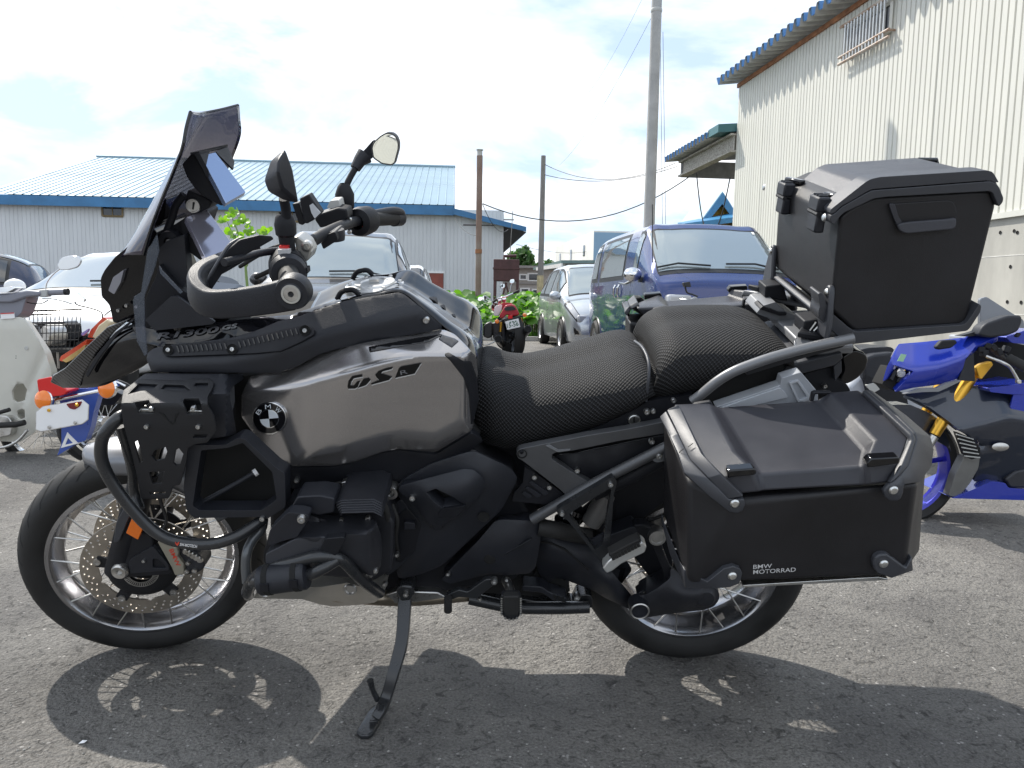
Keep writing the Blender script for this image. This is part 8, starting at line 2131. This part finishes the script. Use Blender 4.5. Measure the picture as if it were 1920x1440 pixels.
bk.plate('body', [(50, 604), (120, 602), (130, 640), (128, 720), (60, 720)], .25, .2, m_gloss, r=6, bevel=.03); mk = bk.tube('mirror_stem', [(192, 600, 0), (190, 586, 0), (170, 578, 0), (146, 572, 0), (140, 566, 0)], .005, m_trim)
bk.plate('mirror', [(137, 548), (145, 548), (159, 560), (158, 566), (149, 566), (140, 558)], -.01, .02, m_mirror, mk, r=1.5, bevel=.004); bk.tube('basket_stay', [(108, 660, 0), (110, 690, .05)], .008, m_steel, sm=1); bk.tube('basket_rail', [(56, 608, -.1), (72, 614, -.1), (76, 640, -.1), (70, 660, -.1)], .008, m_rack)
bk.wheel(96, 740, .3, .25, .07, (.5, -.87, 0), m_chrome, 0); bk.plate('rear_body', [(120, 640), (190, 620), (200, 700), (130, 740)], .3, .2, m_gloss, r=6, bevel=.03)

# ---- blue moped with red tail light and blank plate
bl = Rig('moped', 'blue moped with red tail light, orange signals and blank white plate', 'moped', 150, 3.75)
m_blm = paint('moped_blue', (0.025, 0.075, 0.36), .2)
bl.plate('mudflap', Q2([(330, 890), (400, 868), (520, 862), (555, 900), (525, 1000), (510, 1080), (480, 1160), (440, 1170), (320, 1245), (345, 1180), (345, 1000)]), .0, .05, m_blm, r=3, bevel=.008)
tri = bl.plate('reflector_triangle', Q2([(342, 1200), (378, 1112), (440, 1174)]), -.004, .004, m_white, holes=[Q2([(366, 1182), (382, 1142), (410, 1172)])], bevel=0)
bl.plate('fender_tail', Q2([(300, 900), (340, 820), (540, 820), (560, 880), (520, 880), (340, 900)]), .03, .2, m_blm, r=3, bevel=.02)
bl.plate('tail_light', Q2([(205, 815), (290, 798), (330, 835), (385, 880), (350, 905), (290, 912), (265, 885), (215, 888)]), -.10, .10, m_redlens, r=4, bevel=.012, seg=3)
for x, y in ((81, 749.5), (200, 728.5)):
    bl.lathe('turn_signal', [(0, .018), (.03, .016), (.046, .004), (.048, -.004), (.03, -.04), (0, -.05)], x, y, -.10, (-.2, -1, .1), m_orangelens); bl.lathe('signal_rim', [(.047, .002), (.050, -.004), (.046, -.02)], x, y, -.10, (-.2, -1, .1), m_chrome)
bl.tube('signal_stalk', [(95, 752, -.05), (190, 732, -.05)], .009, m_chrome, sm=1)
pl = bl.plate('number_plate', Q2([(204, 1000), (240, 970), (460, 932), (496, 960), (492, 1040), (462, 1062), (232, 1106), (202, 1096)]), -.14, .006, m_white, r=1, bevel=.001)
bl.plate('plate_rim', Q2([(200, 998), (240, 966), (462, 928), (500, 958), (496, 1042), (464, 1066), (230, 1110), (198, 1098)]), -.1385, .004, m_steel, r=1, bevel=.001)
bl.plate('lamp_glass', Q2([(370, 952), (462, 936), (450, 965), (420, 985), (390, 978)]), -.143, .004, mat('dark_red_lens', (.16, .01, .012), .2, coat=.5), pl, r=3)
for x, y, m_ in ((275, 988, m_gold), (432, 958, m_gold), (276, 1084, m_steel), (422, 1058, m_steel)):
    c = Q2([(x, y)])[0]; bl.lathe('plate_bolt', [(0, .006), (.006, .006), (.009, 0)], c[0], c[1], -.147, (0, -1, 0), m_, pl, n=12)
bl.wheel(196, 790, .35, .24, .07, (.75, -.66, 0), m_chrome, 26, name='rear_wheel'); bl.plate('chain_case', Q2([(520, 900), (640, 880), (690, 900), (640, 960), (540, 960)]), .2, .08, m_trim, r=4, bevel=.01)
bl.tube('rear_rack', [(184, 720, .1), (215, 716, .1), (235, 724, .1)], .006, m_chrome)

# ---- red and gold machine peeking out over the beak
rg = Rig('motorcycle', 'red and gold painted small motorcycle behind the black beak', 'motorcycle', 160, 4.7)
m_rg = paint('orange_red', (0.60, 0.060, 0.015), .1); m_gd = paint('pale_gold', (0.55, 0.38, 0.14), .5)
rg.plate('fairing', [(111, 676), (114, 668), (150, 645), (163, 636), (160, 650), (140, 668), (118, 678)], 0, .12, m_rg, r=2, bevel=.012, seg=3); rg.plate('fairing_stripe', [(116, 676), (150, 654), (160, 646), (158, 656), (136, 674), (124, 680)], -.012, .03, m_gd, r=2, bevel=.004)
rg.plate('screen_cowl', [(164, 632), (170, 618), (194, 594), (200, 598), (190, 616), (176, 634)], .02, .1, m_rg, r=2, bevel=.012); rg.plate('headlight', [(172, 632), (184, 610), (200, 598), (208, 604), (192, 634), (178, 636)], -.0, .1, mat('gold_lens', (.6, .5, .32), .15, coat=.8), r=3, bevel=.01)
rg.plate('frame', [(128, 690), (200, 640), (240, 640), (240, 800), (140, 780)], .15, .15, m_hole, r=4); rg.tube('brake_cable', [(196, 592, 0), (205, 584, 0), (214, 580, 0)], .004, m_trim)
rg.plate('side_badge', [(152, 625), (166, 616), (164, 622), (154, 630)], -.01, .02, mat('violet_print', (.30, .22, .5), .4), r=1); rg.wheel(205, 790, .2, .26, .09, (.5, -.87, 0), m_rim, 5)
